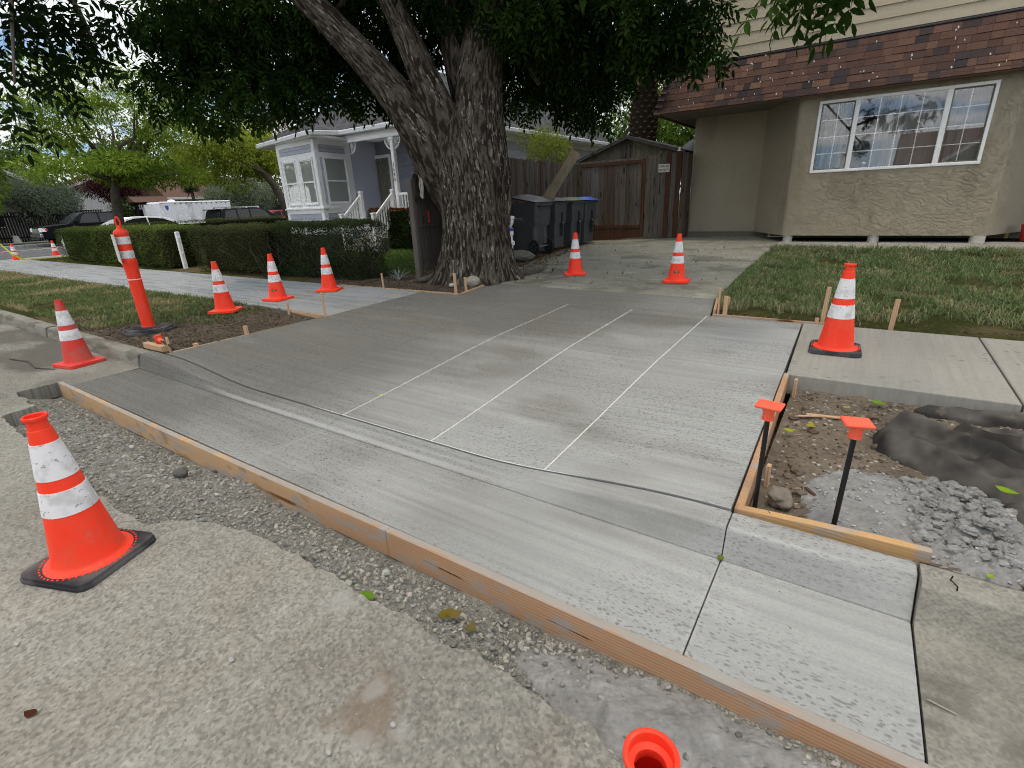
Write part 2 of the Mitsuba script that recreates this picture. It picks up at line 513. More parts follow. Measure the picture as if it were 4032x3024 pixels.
def stucco_bump(p, n, uv):
    # knife-down swirls on the bay front, smoother on the wall behind
    sx, sz = p.x + p.y * .7, p.z
    wx = fbm(sx * 3, sz * 3, 1, 3); wz = fbm(sx * 3 + 9, sz * 3, 4, 3)
    r = dr.abs(fbm(sx * 9 + wx * 5, sz * 13 + wz * 6, 2.0, 3) - .5)
    front = smoothstep(14.6, 13.9, p.y)
    return (.013 * smoothstep(.0, .13, r)) * (.12 + .88 * front) + .003 * fbm(sx * 30, sz * 30, p.y * 30, 2)


procmat('stucco', stucco_col, stucco_bump, 1.0, 3e-3)


def grain(u, v):
    """wood figure: u along the grain, v across (metres)"""
    wv = v + .012 * fbm(u * 1.7, v * 6, 1, 3)
    rings = .5 + .5 * dr.sin(wv * 420 + 6 * fbm(u * .9, v * 9, 5, 3))
    return rings * .55 + .45 * fbm(u * 5, v * 160, 3, 2)


def formwood_col(p, n, uv):
    u, v = p.x + p.y * .15, p.z + p.y * .9
    g = grain(u, v)
    bd = cell_rand(dr.floor(p.x / 1.7 + 20), 3, 1)
    c = mix((.335, .180, .098), (.575, .375, .235), g * .7 + .3 * fbm(u * 2, v * 10, 7, 3))
    c = mix(c, (.60, .43, .25), smoothstep(-1.6, -2.6, p.x) * .5)
    c = mix(c, (.62, .40, .17), smoothstep(1.9, 2.12, p.y) * smoothstep(2.4, 2.3, p.y) * smoothstep(-.3, -.1, p.x) * .6)
    kn = noise(u * 2.6, v * 11 + 4, 2)
    c = mix(c, (.16, .075, .035), smoothstep(.86, .93, kn))
    for x0, x1, za, zb in ((-1.47, -1.20, -.068, -.074), (-.80, -.58, -.074, -.080)):
        t = (p.x - x0) / (x1 - x0)
        ck = smoothstep(.0042, .002, dr.abs(p.z - za - (zb - za) * t)) * smoothstep(0, .12, t) * smoothstep(1.0, .8, t)
        c = mix(c, (.05, .022, .012), ck)
    sc = smoothstep(.66, .72, fbm(p.x * 11 + p.z * 8, p.z * 22, 6.0, 2)) * smoothstep(-1.9, -2.6, p.x)
    c = mix(c, (.20, .115, .065), sc * .4)
    top = smoothstep(.6, .8, n.z) * smoothstep(1.5, 1.4, p.y) * smoothstep(.30, .42, fbm(p.x * 4, p.y * 30, 3.0, 3))
    c = mix(c, (.335, .330, .305), top * .85)
    sp = smoothstep(.56, .68, fbm(p.x * 7, p.y * 7, p.z * 16, 4))
    return mix(c, (.36, .35, .325), sp * .75)                      # dried cement splash


procmat('formwood', formwood_col, lambda p, n, uv: .0012 * grain(p.x + p.y * .15, p.z + p.y * .9), 1.0, 1e-3)


def stakewood_col(p, n, uv):
    g = grain(p.z, p.x * .9 + p.y * .9)
    return mix((.40, .245, .145), (.64, .46, .29), g)


procmat('stakewood', stakewood_col)


def fence_maker(lo, hi):
    def fence_col(p, n, uv):
        w = p.x * .95 + p.y * 1.05
        g = fbm(w * 42, p.z * 1.6, 3.0, 3)
        c = mix(lo, hi, g * .8 + .2 * fbm(w * 6, p.z * .7, 8.0, 3))
        kn = noise(w * 13, p.z * 3.2, 5)
        return mix(c, (.035, .028, .022), smoothstep(.84, .90, kn) * .8) * (.82 + .36 * fbm(w * 130, p.z * 5, 1, 2))
    return fence_col


fence_bump = lambda p, n, uv: .003 * fbm((p.x * .95 + p.y * 1.05) * 70, p.z * 2, 1, 3)
procmat('fencewood', fence_maker((.058, .051, .044), (.178, .162, .142)), fence_bump, 1.0, 1.5e-3)
procmat('fencewood_brown', fence_maker((.050, .038, .029), (.150, .120, .094)), fence_bump, 1.0, 1.5e-3)
procmat('fencewood_grey', fence_maker((.075, .071, .064), (.212, .203, .188)), fence_bump, 1.0, 1.5e-3)
FW = ['fencewood', 'fencewood_brown', 'fencewood_grey', 'fencewood']


def redwood_col(p, n, uv):
    w = p.x * .95 + p.y * 1.05
    g = fbm(w * 60 + p.z * 3, p.z * 1.8, 3.0, 3)
    return mix((.042, .024, .017), (.125, .068, .045), g) * (.8 + .4 * fbm(w * 140, p.z * 5, 1, 2))


procmat('redwood', redwood_col)


def bark_col(p, n, uv):
    # uv: (girth in metres, length in metres) along the limb
    warp = fbm(uv.x * 3, uv.y * 2, 1, 3)
    plate = fbm(uv.x * 42 + warp * 3, uv.y * 8.5 + warp * 1.5, 2.0, 4)
    c = mix((.036, .030, .024), (.125, .108, .088), smoothstep(.36, .66, plate))
    c = c * (.8 + .4 * fbm(uv.x * 3, uv.y * 2, 4.0, 3))
    pale = smoothstep(.66, .74, fbm(uv.x * 48 + warp * 3, uv.y * 10.0, 6.0, 3)) * smoothstep(.40, .62, fbm(uv.x * 2.2, uv.y * 1.1, 8, 3))
    c = mix(c, (.34, .315, .275), pale * .8)
    return c * (.58 + .5 * fbm(p.x * 60, p.y * 60, p.z * 30, 2))


procmat('bark', bark_col, lambda p, n, uv: .020 * fbm(uv.x * 40, uv.y * 11, 3.0, 4), 1.0, 3e-3)


def palebark_col(p, n, uv):
    return mix((.060, .052, .042), (.150, .130, .105), fbm(p.x * 16, p.y * 16, p.z * 5, 3))


procmat('smallbark', palebark_col)


def orange_col(p, n, uv):
    dirt = fbm(p.x * 13, p.y * 13, p.z * 9, 4)
    c = mix((.93, .050, .018), (.86, .068, .030), smoothstep(.45, .7, dirt))
    return mix(c, (.55, .16, .11), smoothstep(.66, .80, fbm(p.x * 30, p.y * 30, p.z * 12, 3)) * .28)


procmat('orange', orange_col, rough=.5, spec=.3)
procmat('orange_faded', lambda p, n, uv: mix((.64, .050, .038), (.48, .10, .08), smoothstep(.40, .72, fbm(p.x * 15, p.y * 15, p.z * 8, 4))), rough=.6, spec=.25)


def white_col(p, n, uv):
    dirt = fbm(p.x * 22, p.y * 22, p.z * 16, 4)
    c = mix((.74, .74, .76), (.55, .545, .55), smoothstep(.42, .75, dirt))
    return mix(c, (.22, .21, .20), smoothstep(.69, .76, fbm(p.x * 70, p.y * 70, p.z * 55, 3)) * .7)


procmat('collar', white_col, rough=.45, spec=.4)


def rubber_col(p, n, uv):
    return mix((.045, .045, .050), (.145, .138, .135), smoothstep(.35, .75, fbm(p.x * 9, p.y * 9, p.z * 9, 4)))


procmat('rubber', rubber_col, lambda p, n, uv: .002 * fbm(p.x * 60, p.y * 60, p.z * 60, 3), 1.0, 1e-3)


def fabric_col(p, n, uv):
    a = fbm(p.x * 5, p.y * 5, p.z * 5, 4)
    c = mix((.042, .040, .038), (.130, .121, .110), smoothstep(.35, .7, a))
    return mix(c, (.19, .17, .145), smoothstep(.58, .76, fbm(p.x * 11 + 3, p.y * 11, p.z * 4, 4)) * .6)


procmat('fabric', fabric_col, lambda p, n, uv: .0010 * fbm(p.x * 190, p.y * 190, p.z * 190, 2), 1.0, 1e-3)


def slop_col(p, n, uv):
    a = fbm(p.x * 16, p.y * 16, p.z * 16, 4)
    return mix((.165, .163, .155), (.37, .37, .362), a) * (.75 + .4 * fbm(p.x * 80, p.y * 80, p.z * 80, 2))


procmat('slop', slop_col, lambda p, n, uv: .012 * fbm(p.x * 60, p.y * 60, p.z * 60, 4), 1.0, 1.5e-3)


def siding_col(p, n, uv):
    g = fbm((p.x + p.y) * 3, p.z * 60, 2, 3)
    return mix((.455, .402, .296), (.525, .468, .354), g) * (.92 + .16 * fbm(p.x, p.y, p.z * 2, 3))


procmat('siding', siding_col)


def gray_roof_col(p, n, uv):
    row = dr.floor(p.z / .085)
    col = dr.floor((p.x + p.y) / .22 + .5 * cell_rand(row, 2, 2))
    r = cell_rand(col, row, 5)
    return mix((.050, .051, .056), (.125, .127, .135), r * .7 + .3 * fbm(p.x * 9, p.y * 9, p.z * 9, 3))


procmat('gray_roof', gray_roof_col)

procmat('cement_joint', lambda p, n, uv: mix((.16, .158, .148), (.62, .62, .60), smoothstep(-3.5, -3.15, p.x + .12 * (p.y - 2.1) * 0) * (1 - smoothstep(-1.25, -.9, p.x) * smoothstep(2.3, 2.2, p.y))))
flat('dark', (.018, .016, .014))
flat('black_steel', (.012, .012, .013), .35, 0.2)
flat('capmat', (.84, .115, .055), .5)
flat('vinyl', (.86, .87, .87), .4)
flat('trim', (.82, .83, .84), .55)
flat('bluewall', (.43, .45, .54), .7)
flat('porchwall', (.20, .215, .255), .8)  # bluewall colour darkened, the porch shade is painted in
flat('cart', (.060, .065, .072), .55)
flat('cartblack', (.016, .016, .018), .5)
flat('greenlid', (.075, .125, .045), .5)
flat('bluelid', (.045, .085, .42), .5)
flat('signface', (.56, .56, .50), .6)
flat('ink', (.05, .055, .045))
flat('stemwall', (.17, .165, .13))
flat('pad', (.50, .48, .44))
flat('curtain', (.19, .185, .175))
flat('blind', (.38, .41, .38))
flat('interior', (.035, .033, .030))
flat('whitepaint', (.74, .75, .76), .3, clear=.6)
flat('blackpaint', (.007, .008, .010), .25, spec=.15)
flat('redpaint', (.30, .018, .030), .25, clear=1.0)
flat('carglass', (.014, .016, .020), .08, spec=.5)
flat('chrome', (.62, .63, .66), .15, 1.0)
flat('tire', (.014, .014, .014), .8)
flat('trailerwhite', (.74, .76, .79), .45)
flat('brownroof', (.135, .085, .068))
flat('darkfence', (.022, .021, .022))
flat('whitewall', (.62, .62, .60))
flat('tape', (.75, .72, .06), .4)
flat('flashing', (.020, .018, .024), .45)
flat('gutter', (.60, .63, .66), .45)
flat('mesh_metal', (.33, .32, .28), .5, .4)
flat('lampred', (.45, .03, .02), .3)
scene['glass'] = {'type': 'thindielectric', 'int_ior': 1.9}


def plank_col(p, n, uv):
    return mix((.10, .085, .058), (.235, .205, .150), fbm((p.x + p.y * .3) * 30, p.z * 5, p.y * 5, 4))


procmat('plankwood', plank_col)


def shed_col(p, n, uv):
    return mix((.115, .103, .074), (.240, .216, .155), fbm(p.x * 22, p.z * 2.2, 3.0, 4)) * (.8 + .35 * fbm(p.x * 90, p.z * 6, 1, 2))


procmat('shedwood', shed_col)
# ------------------------------------------------------------------ ground, street, slabs
def sstep(a, b, x):
    t = np.clip((x - a) / (b - a), 0, 1)
    return t * t * (3 - 2 * t)


def n2(x, y, f, seed=0, o=3):
    x, y = np.broadcast_arrays(np.asarray(x, float), np.asarray(y, float))
    return meshkit.fbm(np.stack([x * f, y * f, x * 0 + 2.5], -1), o, seed) - 0.5


put('ground', grid(np.linspace(-160, 120, 15), np.linspace(-120, 160, 15), lambda x, y: x * 0 - .40), 'soil_mat', kind='structure', label='bare ground around the site')


def curb_h(x):
    """height of the kerb above the gutter along the street: full, dipping at the driveway, full again"""
    left = 1 - sstep(-5.62, -4.15, x)
    right = sstep(-1.75, -.35, x)
    return .034 + .112 * left + .104 * right


def drive_z(x, y):
    z = .215 + np.maximum(y - 6.75, 0) * .0140
    return z - .034 * np.maximum(-x - 4.2, 0) * sstep(6.5, 11, y)


def new_z(x, y):
    zk = curb_h(x) + .012
    t = np.clip((y - 2.13) / 2.0, 0, 1)
    a = zk + (.165 - zk) * (t * .75 + .25 * t * t * (3 - 2 * t))
    return np.where(y > 4.13, .165 + (y - 4.13) * .018, a) + np.where(y > 5.82, (y - 5.82) * .004, 0)


# asphalt street with a broken edge along the trench
edge = [(-6.106, 2.0), (-6.106, 1.374), (-6.345, 1.372), (-6.345, 1.02), (-5.71, 1.00), (-5.66, .76), (-4.4, .73), (-3.17, .71), (-2.83, .74), (-2.79, .80), (-2.63, .88), (-2.5, .94), (-2.07, .985), (-1.72, .985), (-1.28, .99),
        (-.89, .99), (-.70, .975), (-.45, .98), (-.30, .93), (-.05, .95), (.38, .97), (1.5, .98), (14, 1.0)]
jag = []
for (x0, y0), (x1, y1) in zip(edge[:-1], edge[1:]):
    n = max(1, int(min(math.hypot(x1 - x0, y1 - y0), 3.0) / .022))
    for i in range(n):
        t = i / n
        amp = 0 if x0 < -6.1 and y0 > 1.3 else .030
        jag.append((x0 + (x1 - x0) * t + random.uniform(-1, 1) * amp * .3, y0 + (y1 - y0) * t + (meshkit.fbm(np.array([x0 + t * (x1 - x0), 0, 5.]) * 9, 3, 1) - .5) * amp * 1.5 + random.uniform(-1, 1) * amp * .18))
poly = sg.Polygon([(-28.0, -13), (-28.0, 2.0)] + jag + [(14, 1.0), (14, -13)]).buffer(0)
put('street', prism(poly, -.14, 0.0), 'street_mat', kind='structure', label='old dusty grey asphalt street with broken edge along the trench')

tx, ty = np.linspace(-6.4, 14, 420), np.linspace(.6, 1.36, 42)
tx = np.concatenate([np.linspace(-6.4, .9, 330), np.linspace(.95, 14, 14)])


def trench_z(x, y):
    z = -.088 + .050 * n2(x, y, 5, 4) + .020 * n2(x, y, 22, 6)
    z = z + .022 * sstep(-1.1, -.3, x) - .035 * sstep(-4.6, -5.6, x) * sstep(1.1, .8, y)
    z = z - .062 * sstep(1.06, 1.28, y) * sstep(.5, -.9, x)
    return z + .055 * np.exp(-((x + 2.95) / .28) ** 2) * sstep(1.0, 1.3, y)


put('trench_bed', grid(tx, ty, trench_z), 'gravel_mat', kind='structure', label='gravel bed of the trench beside the form boards')
# spilled grey concrete in the near end of the trench
sx, sy = np.linspace(-.98, .55, 110), np.linspace(.93, 1.31, 36)
spill = grid(sx, sy, lambda x, y: trench_z(x, y) + .030 * (1 - np.clip(np.hypot((x + .25) / .66, (y - 1.15) / .19), 0, 2) ** 2 + 1.5 * n2(x, y, 6, 3, 4)) + .010 * n2(x, y, 38, 8) - .004)
put('concrete_spill', spill, 'slop', kind='stuff', label='grey smear of spilled concrete in the trench by the front board', cat='concrete')

g = np.random.default_rng(21)
N = 9500
px = -6.25 + 6.9 * g.random(N) ** .8; py = g.uniform(.72, 1.31, N)
keep = (py > np.interp(px, [-6.3, -5.7, -5.66, -3.2, -2.8, -2.5, .6], [1.02, 1.0, .76, .71, .80, .95, .99]) - .005)
px, py = px[keep], py[keep]
sz = g.uniform(.0060, .0155, len(px)) * (1 + .7 * (g.random(len(px)) > .95))
inspill = np.hypot((px + .25) / .62, (py - 1.14) / .17) < .95
ok = ~inspill | (g.random(len(px)) < .12)
px, py, sz = px[ok], py[ok], sz[ok]
col = np.array([.275, .270, .243]) * g.uniform(.5, 1.55, (len(px), 1)) * g.uniform(.94, 1.06, (len(px), 3))
pz = np.maximum(trench_z(px, py), trench_z(px, py) + 0) + sz * .25
put('gravel', pebbles(np.stack([px, py, pz], 1), sz, g, cols=col), 'vcol', kind='stuff', label='loose grey gravel lying along the trench', cat='gravel')
# larger rounded stones at the near end
N = 420
px = g.uniform(-1.0, .5, N); py = g.uniform(.95, 1.31, N)
sz = g.uniform(.007, .017, N)
k = g.random(N) < np.clip(.25 + np.abs(np.hypot((px + .25) / .62, (py - 1.14) / .17) - .85) * .9, 0, 1)
px, py, sz = px[k], py[k], sz[k]
col = np.array([.23, .225, .21]) * g.uniform(.55, 1.5, (len(px), 1))
put('cobble_gravel', pebbles(np.stack([px, py, trench_z(px, py) + .014 + sz * .2], 1), sz, g, cols=col, var=.15), 'vcol', smooth=True, kind='stuff', label='rounded grey stones around the spilled concrete', cat='gravel')

# grit lying on the street
N = 7000
rr = g.random(N) ** .7 * 6.0; aa = g.uniform(-.35, 1.15, N) + math.pi / 2
px, py = rr * np.cos(aa) + .8, rr * np.sin(aa) * .62 - .35
keep = (py < np.interp(px, [-6.3, -5.7, -5.66, -3.2, -2.8, -2.5, .6], [1.02, 1.0, .74, .69, .78, .93, .97])) & (px > -7.5)
px, py = px[keep], py[keep]
sz = .0012 + .0040 * g.random(len(px)) ** 2.6 + .006 * (g.random(len(px)) > .985)
col = np.array([.29, .285, .25]) * g.uniform(.45, 1.6, (len(px), 1))
put('grit', pebbles(np.stack([px, py, sz * .3], 1), sz, g, ico=False, cols=col), 'vcol', kind='stuff', label='small grit and pebbles scattered over the street', cat='gravel')

# ---- new concrete: gutter and kerb in cast segments
prof = [(1.372, 0.0, 0), (1.380, .004, 0), (1.40, .0045, 0), (1.55, .003, 0), (1.75, -.001, 0), (1.93, -.005, 0), (1.946, -.006, 0), (1.952, -.010, 0), (1.957, -.006, .0), (1.960, -.002, .06), (1.966, .0, .14), (1.991, 0, .86), (1.997, 0, .95), (2.004, 0, .99), (2.014, 0, 1.0), (2.06, .002, 1.0),
        (2.108, .004, 1.0), (2.118, .001, 1.0), (2.122, -.008, 1.0)]


def section(c, flip):
    """a flat end on the profile c (points of one x), filled properly"""
    y, z = c[:, 1], c[:, 2]
    v2, f = trimesh.creation.triangulate_polygon(sg.Polygon(np.stack([y, z], 1)).buffer(0), engine='earcut')
    v = np.column_stack([np.full(len(v2), c[0, 0]), v2])
    return v, (np.asarray(f)[:, ::-1] if flip else np.asarray(f))


def curb_seg(x0, x1):
    xs = edged(x0, x1, .012, .08)
    P = np.zeros((len(xs), len(prof) + 2, 3))
    for i, x in enumerate(xs):
        h = float(curb_h(x))
        d = min(x - x0, x1 - x); t = max(0, 1 - d / .012); drop = .006 * (1 - math.sqrt(1 - min(t, 1) ** 2 * .999))
        flat_k = np.clip((h - .034) / .05, 0, 1)
        for j, (y, a, b) in enumerate(prof):
            yy = y if b < .02 or flat_k >= 1 else y + (1 - flat_k) * (.05 * b if y < 2.06 else 0)
            yy += .055 * float(sstep(.10, .385, x)) * b * (y < 2.1)
            P[i, j + 1] = (x, yy, a + (b * h if b else 0) - drop)
        P[i, 0] = (x, 1.372, -.14); P[i, -1] = (x, 2.122, -.10)
    m = gridmesh(P)
    def endcap(row, flip):
        return section(P[row], flip)
    return join([m, endcap(0, False), endcap(-1, True)])


cg = 'curb_and_gutter'; used.add(cg); labels[cg] = {'kind': 'structure', 'label': 'new concrete curb and gutter dipping at the driveway'}
for x0, x1 in ((-6.10, -5.668), (-5.663, -3.010), (-3.006, -.277), (-.272, .385)):
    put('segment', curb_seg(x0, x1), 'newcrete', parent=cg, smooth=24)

put('joint_bed', grid(np.linspace(-6.08, .37, 160), np.array([1.375, 1.60, 1.9, 1.954, 1.963, 1.985, 2.0, 2.03, 2.12]), lambda x, y: np.interp(y, [1.375, 1.95, 1.965], [-.003, -.011, .0]) + np.maximum(curb_h(x) * np.interp(y, [2.03, 2.05, 2.09], [0, .5, .9]) - .012, -.004) - .016), 'stemwall', parent=cg)
# ---- new driveway approach: strips of slab with tooled joints over a pale bed
ap = 'driveway_approach'; used.add(ap); labels[ap] = {'kind': 'structure', 'label': 'freshly poured concrete driveway approach with tooled joints'}
JX = [-5.79, -4.655, -3.79, -3.008, -2.12, -1.262, -.2785]
JB = [-5.66, -4.725, -3.85, -3.03, -2.155, -1.275, -.335]
gq = .0052


def jx(i, y):
    t = (y - 2.13) / 3.69
    return JX[i] + (JB[i] - JX[i]) * t


for i in range(6):
    for y0, y1 in ((2.127, 4.128), (4.134, 5.815)):
        q = [(jx(i, y0) + gq, y0), (jx(i + 1, y0) - gq, y0), (jx(i + 1, y1) - gq, y1), (jx(i, y1) + gq, y1)]
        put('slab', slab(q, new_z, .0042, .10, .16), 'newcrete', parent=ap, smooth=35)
q = [(-4.86, 5.821), (-1.245, 5.821), (-1.40, 6.71), (-4.99, 6.80)]
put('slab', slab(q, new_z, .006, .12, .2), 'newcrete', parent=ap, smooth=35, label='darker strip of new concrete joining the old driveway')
bx, by = np.linspace(0, 1, 40), np.linspace(2.120, 5.818, 30)
U, Y = np.meshgrid(bx, by, indexing='ij')
X = (jx(0, Y) + .006) * (1 - U) + (jx(6, Y) - .007) * U
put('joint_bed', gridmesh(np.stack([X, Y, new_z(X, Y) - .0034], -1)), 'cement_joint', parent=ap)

# ---- sidewalks
sw = 'sidewalk'; used.add(sw); labels[sw] = {'kind': 'structure', 'label': 'pale concrete sidewalk running left along the hedges'}
swz = lambda x, y: .165 + (y - 4.13) * .018 - .0012 * np.maximum(-x - 8, 0)
xs = [-5.672, -7.2, -8.73, -10.26, -11.79, -13.32, -14.85, -16.38, -17.91, -19.44, -20.97, -22.5, -24.0, -25.5]
for a, b in zip(xs[1:], xs[:-1]):
    put('slab', slab([(a + .004, 4.10), (b - .004, 4.10), (b - .004, 5.82), (a + .004, 5.82)], swz, .006, .12, .5), 'walk_mat', parent=sw, smooth=35)
sr = 'sidewalk_right'; used.add(sr); labels[sr] = {'kind': 'structure', 'label': 'older pale sidewalk to the right of the new slab'}
for a, b in ((-.255, 1.030), (1.042, 2.55), (2.562, 4.1), (4.11, 5.7)):
    put('slab', slab([(a if a > 0 else -.292, 4.165), (b, 4.165), (b, 5.84), (a if a > 0 else -.327, 5.84)], lambda x, y: .166 + (y - 4.13) * .018, .010, .15, .3), 'walk_mat', parent=sr, smooth=35)

# ---- old driveway and the walk in front of the beige house
od = 'driveway'; used.add(od); labels[od] = {'kind': 'structure', 'label': 'old stained concrete driveway leading to the gate'}
rz = lambda x, y: drive_z(x, y)
left = lambda y: float(np.interp(y, [6.8, 8, 9.2, 10.5, 15], [-5.0, -5.15, -5.75, -6.3, -7.3]))
for y0, y1 in ((6.79, 9.96), (9.972, 15.3)):
    q = [(left(y0), y0 + .02), (np.interp(y0, [6.7, 12.3], [-1.40, -1.52]), y0 - .07 if y0 < 7 else y0), (-1.52 if y1 < 12 else -1.56, y1), (left(y1), y1)]
    put('slab', slab(q, rz, .010, .12, .35), 'drive_mat', parent=od, smooth=35)
put('patch', slab([(-4.60, 6.92), (-4.40, 6.90), (-3.98, 7.74), (-4.16, 7.76)], lambda x, y: drive_z(x, y) + .005, .003, .004, .2), 'stemwall', parent=od, label='darker patched strip beside the cone')
hw = 'house_walk'; used.add(hw); labels[hw] = {'kind': 'structure', 'label': 'pale concrete walk along the foot of the beige house'}
for a, b in ((-1.545, .36), (.372, 2.10), (2.112, 4.0), (4.012, 6.0)):
    put('slab', slab([(a, 12.35), (b, 12.35), (b, 14.0), (a, 14.0)], lambda x, y: .312 + (y - 12.3) * .012, .008, .1, .5), 'walk_mat', parent=hw, smooth=35)
put('crawlspace_floor', box(-1.5, 4, 14.0, 15.1, .2, .315), 'dark', kind='structure', label='dark ground under the bay')

# ---- old kerbs
oc = 'old_curb'; used.add(oc); labels[oc] = {'kind': 'structure', 'label': 'weathered old curb running left along the street'}


def old_curb(x0, x1, hh=.135, gutter=False):
    pr_ = [(1.965, -.05), (1.968, hh * .35), (1.985, hh * .88), (2.0, hh * .98), (2.03, hh), (2.10, hh), (2.13, hh * .96), (2.14, hh * .8), (2.14, -.05)]
    if gutter:
        pr_ = [(.99, -.12), (.99, -.004), (1.3, -.002), (1.7, -.006), (1.93, -.006)] + pr_[1:]
    xs = np.arange(x0, x1 + .001, .045) if x1 - x0 < 3 else np.arange(x0, x1 + .001, .09)
    P = np.zeros((len(xs), len(pr_), 3))
    for j, (y, z) in enumerate(pr_):
        w = .012 * n2(xs, xs * 0 + j * .35, 4, 3) + .006 * n2(xs, xs * 0 + j * .9, 22, 5)
        P[:, j] = np.stack([xs, y + w, z + (w if z > -.03 else w * 0)], 1)
    return join([gridmesh(P), section(P[-1], True), section(P[0], False)])


for a, b in ((-26.0, -16.1), (-16.08, -9.0), (-8.98, -6.115)):
    put('segment', old_curb(a, b), 'oldcurb_mat', parent=oc, smooth=40)
put('old_gutter', old_curb(.3925, 4.2, .145, True), 'oldcurb_mat', smooth=40, kind='structure', label='worn old gutter and curb at the right edge')

# ---- soils and lawns
def strip(name, x0, x1, y0, y1, zf, mat, label, dx=.05, dy=.05):
    return put(name, grid(np.linspace(x0, x1, int((x1 - x0) / dx) + 2), np.linspace(y0, y1, int((y1 - y0) / dy) + 2), zf), mat, smooth=True, kind='structure', label=label)


parkz = lambda x, y: .125 + (y - 2.13) * .014 + .05 * n2(x, y, 2.2, 2) + .022 * n2(x, y, 11, 5) + .012 * n2(x, y, 30, 7) - .045 * sstep(-7.0, -6.1, x)
strip('planting_strip', -9.5, -5.74, 2.135, 4.10, parkz, 'soil_mat', 'dark soil of the planting strip beside the new slab', .035, .035)
strip('planting_strip', -26, -9.5, 2.135, 4.10, parkz, 'turf_mat', 'dry grassy planting strip further along the curb', .12, .08)
rightz = lambda x, y: .055 + .07 * n2(x, y, 3.0, 12, 4) + .030 * n2(x, y, 15, 9) + .016 * n2(x, y, 45, 4) + .03 * sstep(3.9, 4.16, y) * 0 + .045 * sstep(2.6, 2.2, y) * sstep(.1, .5, x) - .02 * sstep(-.05, -.2, x)
strip('soil', -.235, 3.0, 2.135, 4.17, rightz, 'soil_mat', 'dug soil between the old gutter and the right sidewalk', .018, .018)
bedz = lambda x, y: .185 + .05 * n2(x, y, 2.5, 3) + .030 * n2(x, y, 13, 8) + .012 * n2(x, y, 40, 6) + .05 * np.exp(-(((x + 5.55) / 1.0) ** 2 + ((y - 7.1) / .9) ** 2)) + .02 * sstep(8, 12, y)
put('planting_bed', grid(np.linspace(-9.0, -4.885, 95), np.linspace(5.86, 9.0, 78), lambda x, y: bedz(x, y) - .3 * sstep(0, .12, x - np.interp(y, [5.8, 6.8, 8, 9.2], [-4.86, -5.0, -5.15, -5.75]) - .01)), 'soil_mat', smooth=True, kind='structure', label='brown soil bed round the foot of the big tree')
strip('yard_soil', -8.6, -5.5, 9.0, 15.6, lambda x, y: bedz(x, y) - .05 * sstep(9, 12, y) - .25 * sstep(0, .15, x - np.interp(y, [8, 9.2, 10.5, 15], [-5.15, -5.75, -6.3, -7.3]) - .02), 'soil_mat', 'leaf strewn soil under the bins', .06, .06)
strip('neighbor_lawn', -25.4, -9.0, 5.83, 22, lambda x, y: .17 + .04 * n2(x, y, 1.2, 4) + .02 * sstep(6, 9, y), 'turf_mat', 'lawn of the blue house behind the hedges', .2, .2)
lawnz = lambda x, y: .192 + (y - 5.9) * .0185 + .025 * n2(x, y, 2.4, 5) - .035 * sstep(6.05, 5.88, y)
strip('lawn_ground', -1.46, 7.0, 5.85, 12.34, lambda x, y: lawnz(x, y) - .2 * sstep(0.03, -.03, x - np.interp(y, [5.8, 6.7, 12.3], [-1.17, -1.33, -1.44])), 'turf_mat', 'turf ground of the front lawn', .07, .07)
strip('back_yard', -60, 60, 15.2, 80, lambda x, y: x * 0 + .15, 'turf_mat', 'ground behind the houses', 12, 12)
# ---- the cross street far left
strip('cross_street', -43.2, -28.0, -40, 70, lambda x, y: .0 + x * 0 + .012 * n2(x, y, .3, 4), 'cross_asphalt', 'grey asphalt cross street far left', 2, 2)
put('road_line', box(-38.3, -38.15, -40, 70, .012, .018), 'whitepaint', kind='structure', label='pale painted line on the cross street')
put('cross_sidewalk', box(-28.0, -26.0, -6, 5.9, -.1, .115, .01), 'walk_mat', kind='structure', label='bright new concrete corner beside the cross street')
put('cross_sidewalk', box(-28.0, -25.6, 5.9, 40, -.1, .12, .01), 'walk_mat', kind='structure', label='pale sidewalk along the cross street')
put('far_curb', box(-43.6, -43.2, -40, 70, -.1, .14, .02), 'walk_mat', kind='structure', label='far curb of the cross street')
strip('far_verge', -47, -43.6, -40, 70, lambda x, y: .13 + x * 0, 'turf_mat', 'green verge beyond the cross street', 1, 3)
put('far_sidewalk', box(-48.6, -47, -40, 70, -.1, .16), 'walk_mat', kind='structure', label='sidewalk beyond the cross street')
strip('far_yard', -120, -48.6, -60, 90, lambda x, y: .14 + x * 0, 'turf_mat', 'yards beyond the cross street', 8, 8)
# ------------------------------------------------------------------ traffic cones
def cone_r(z):
    return .032 + (.70 - z) / .665 * .100


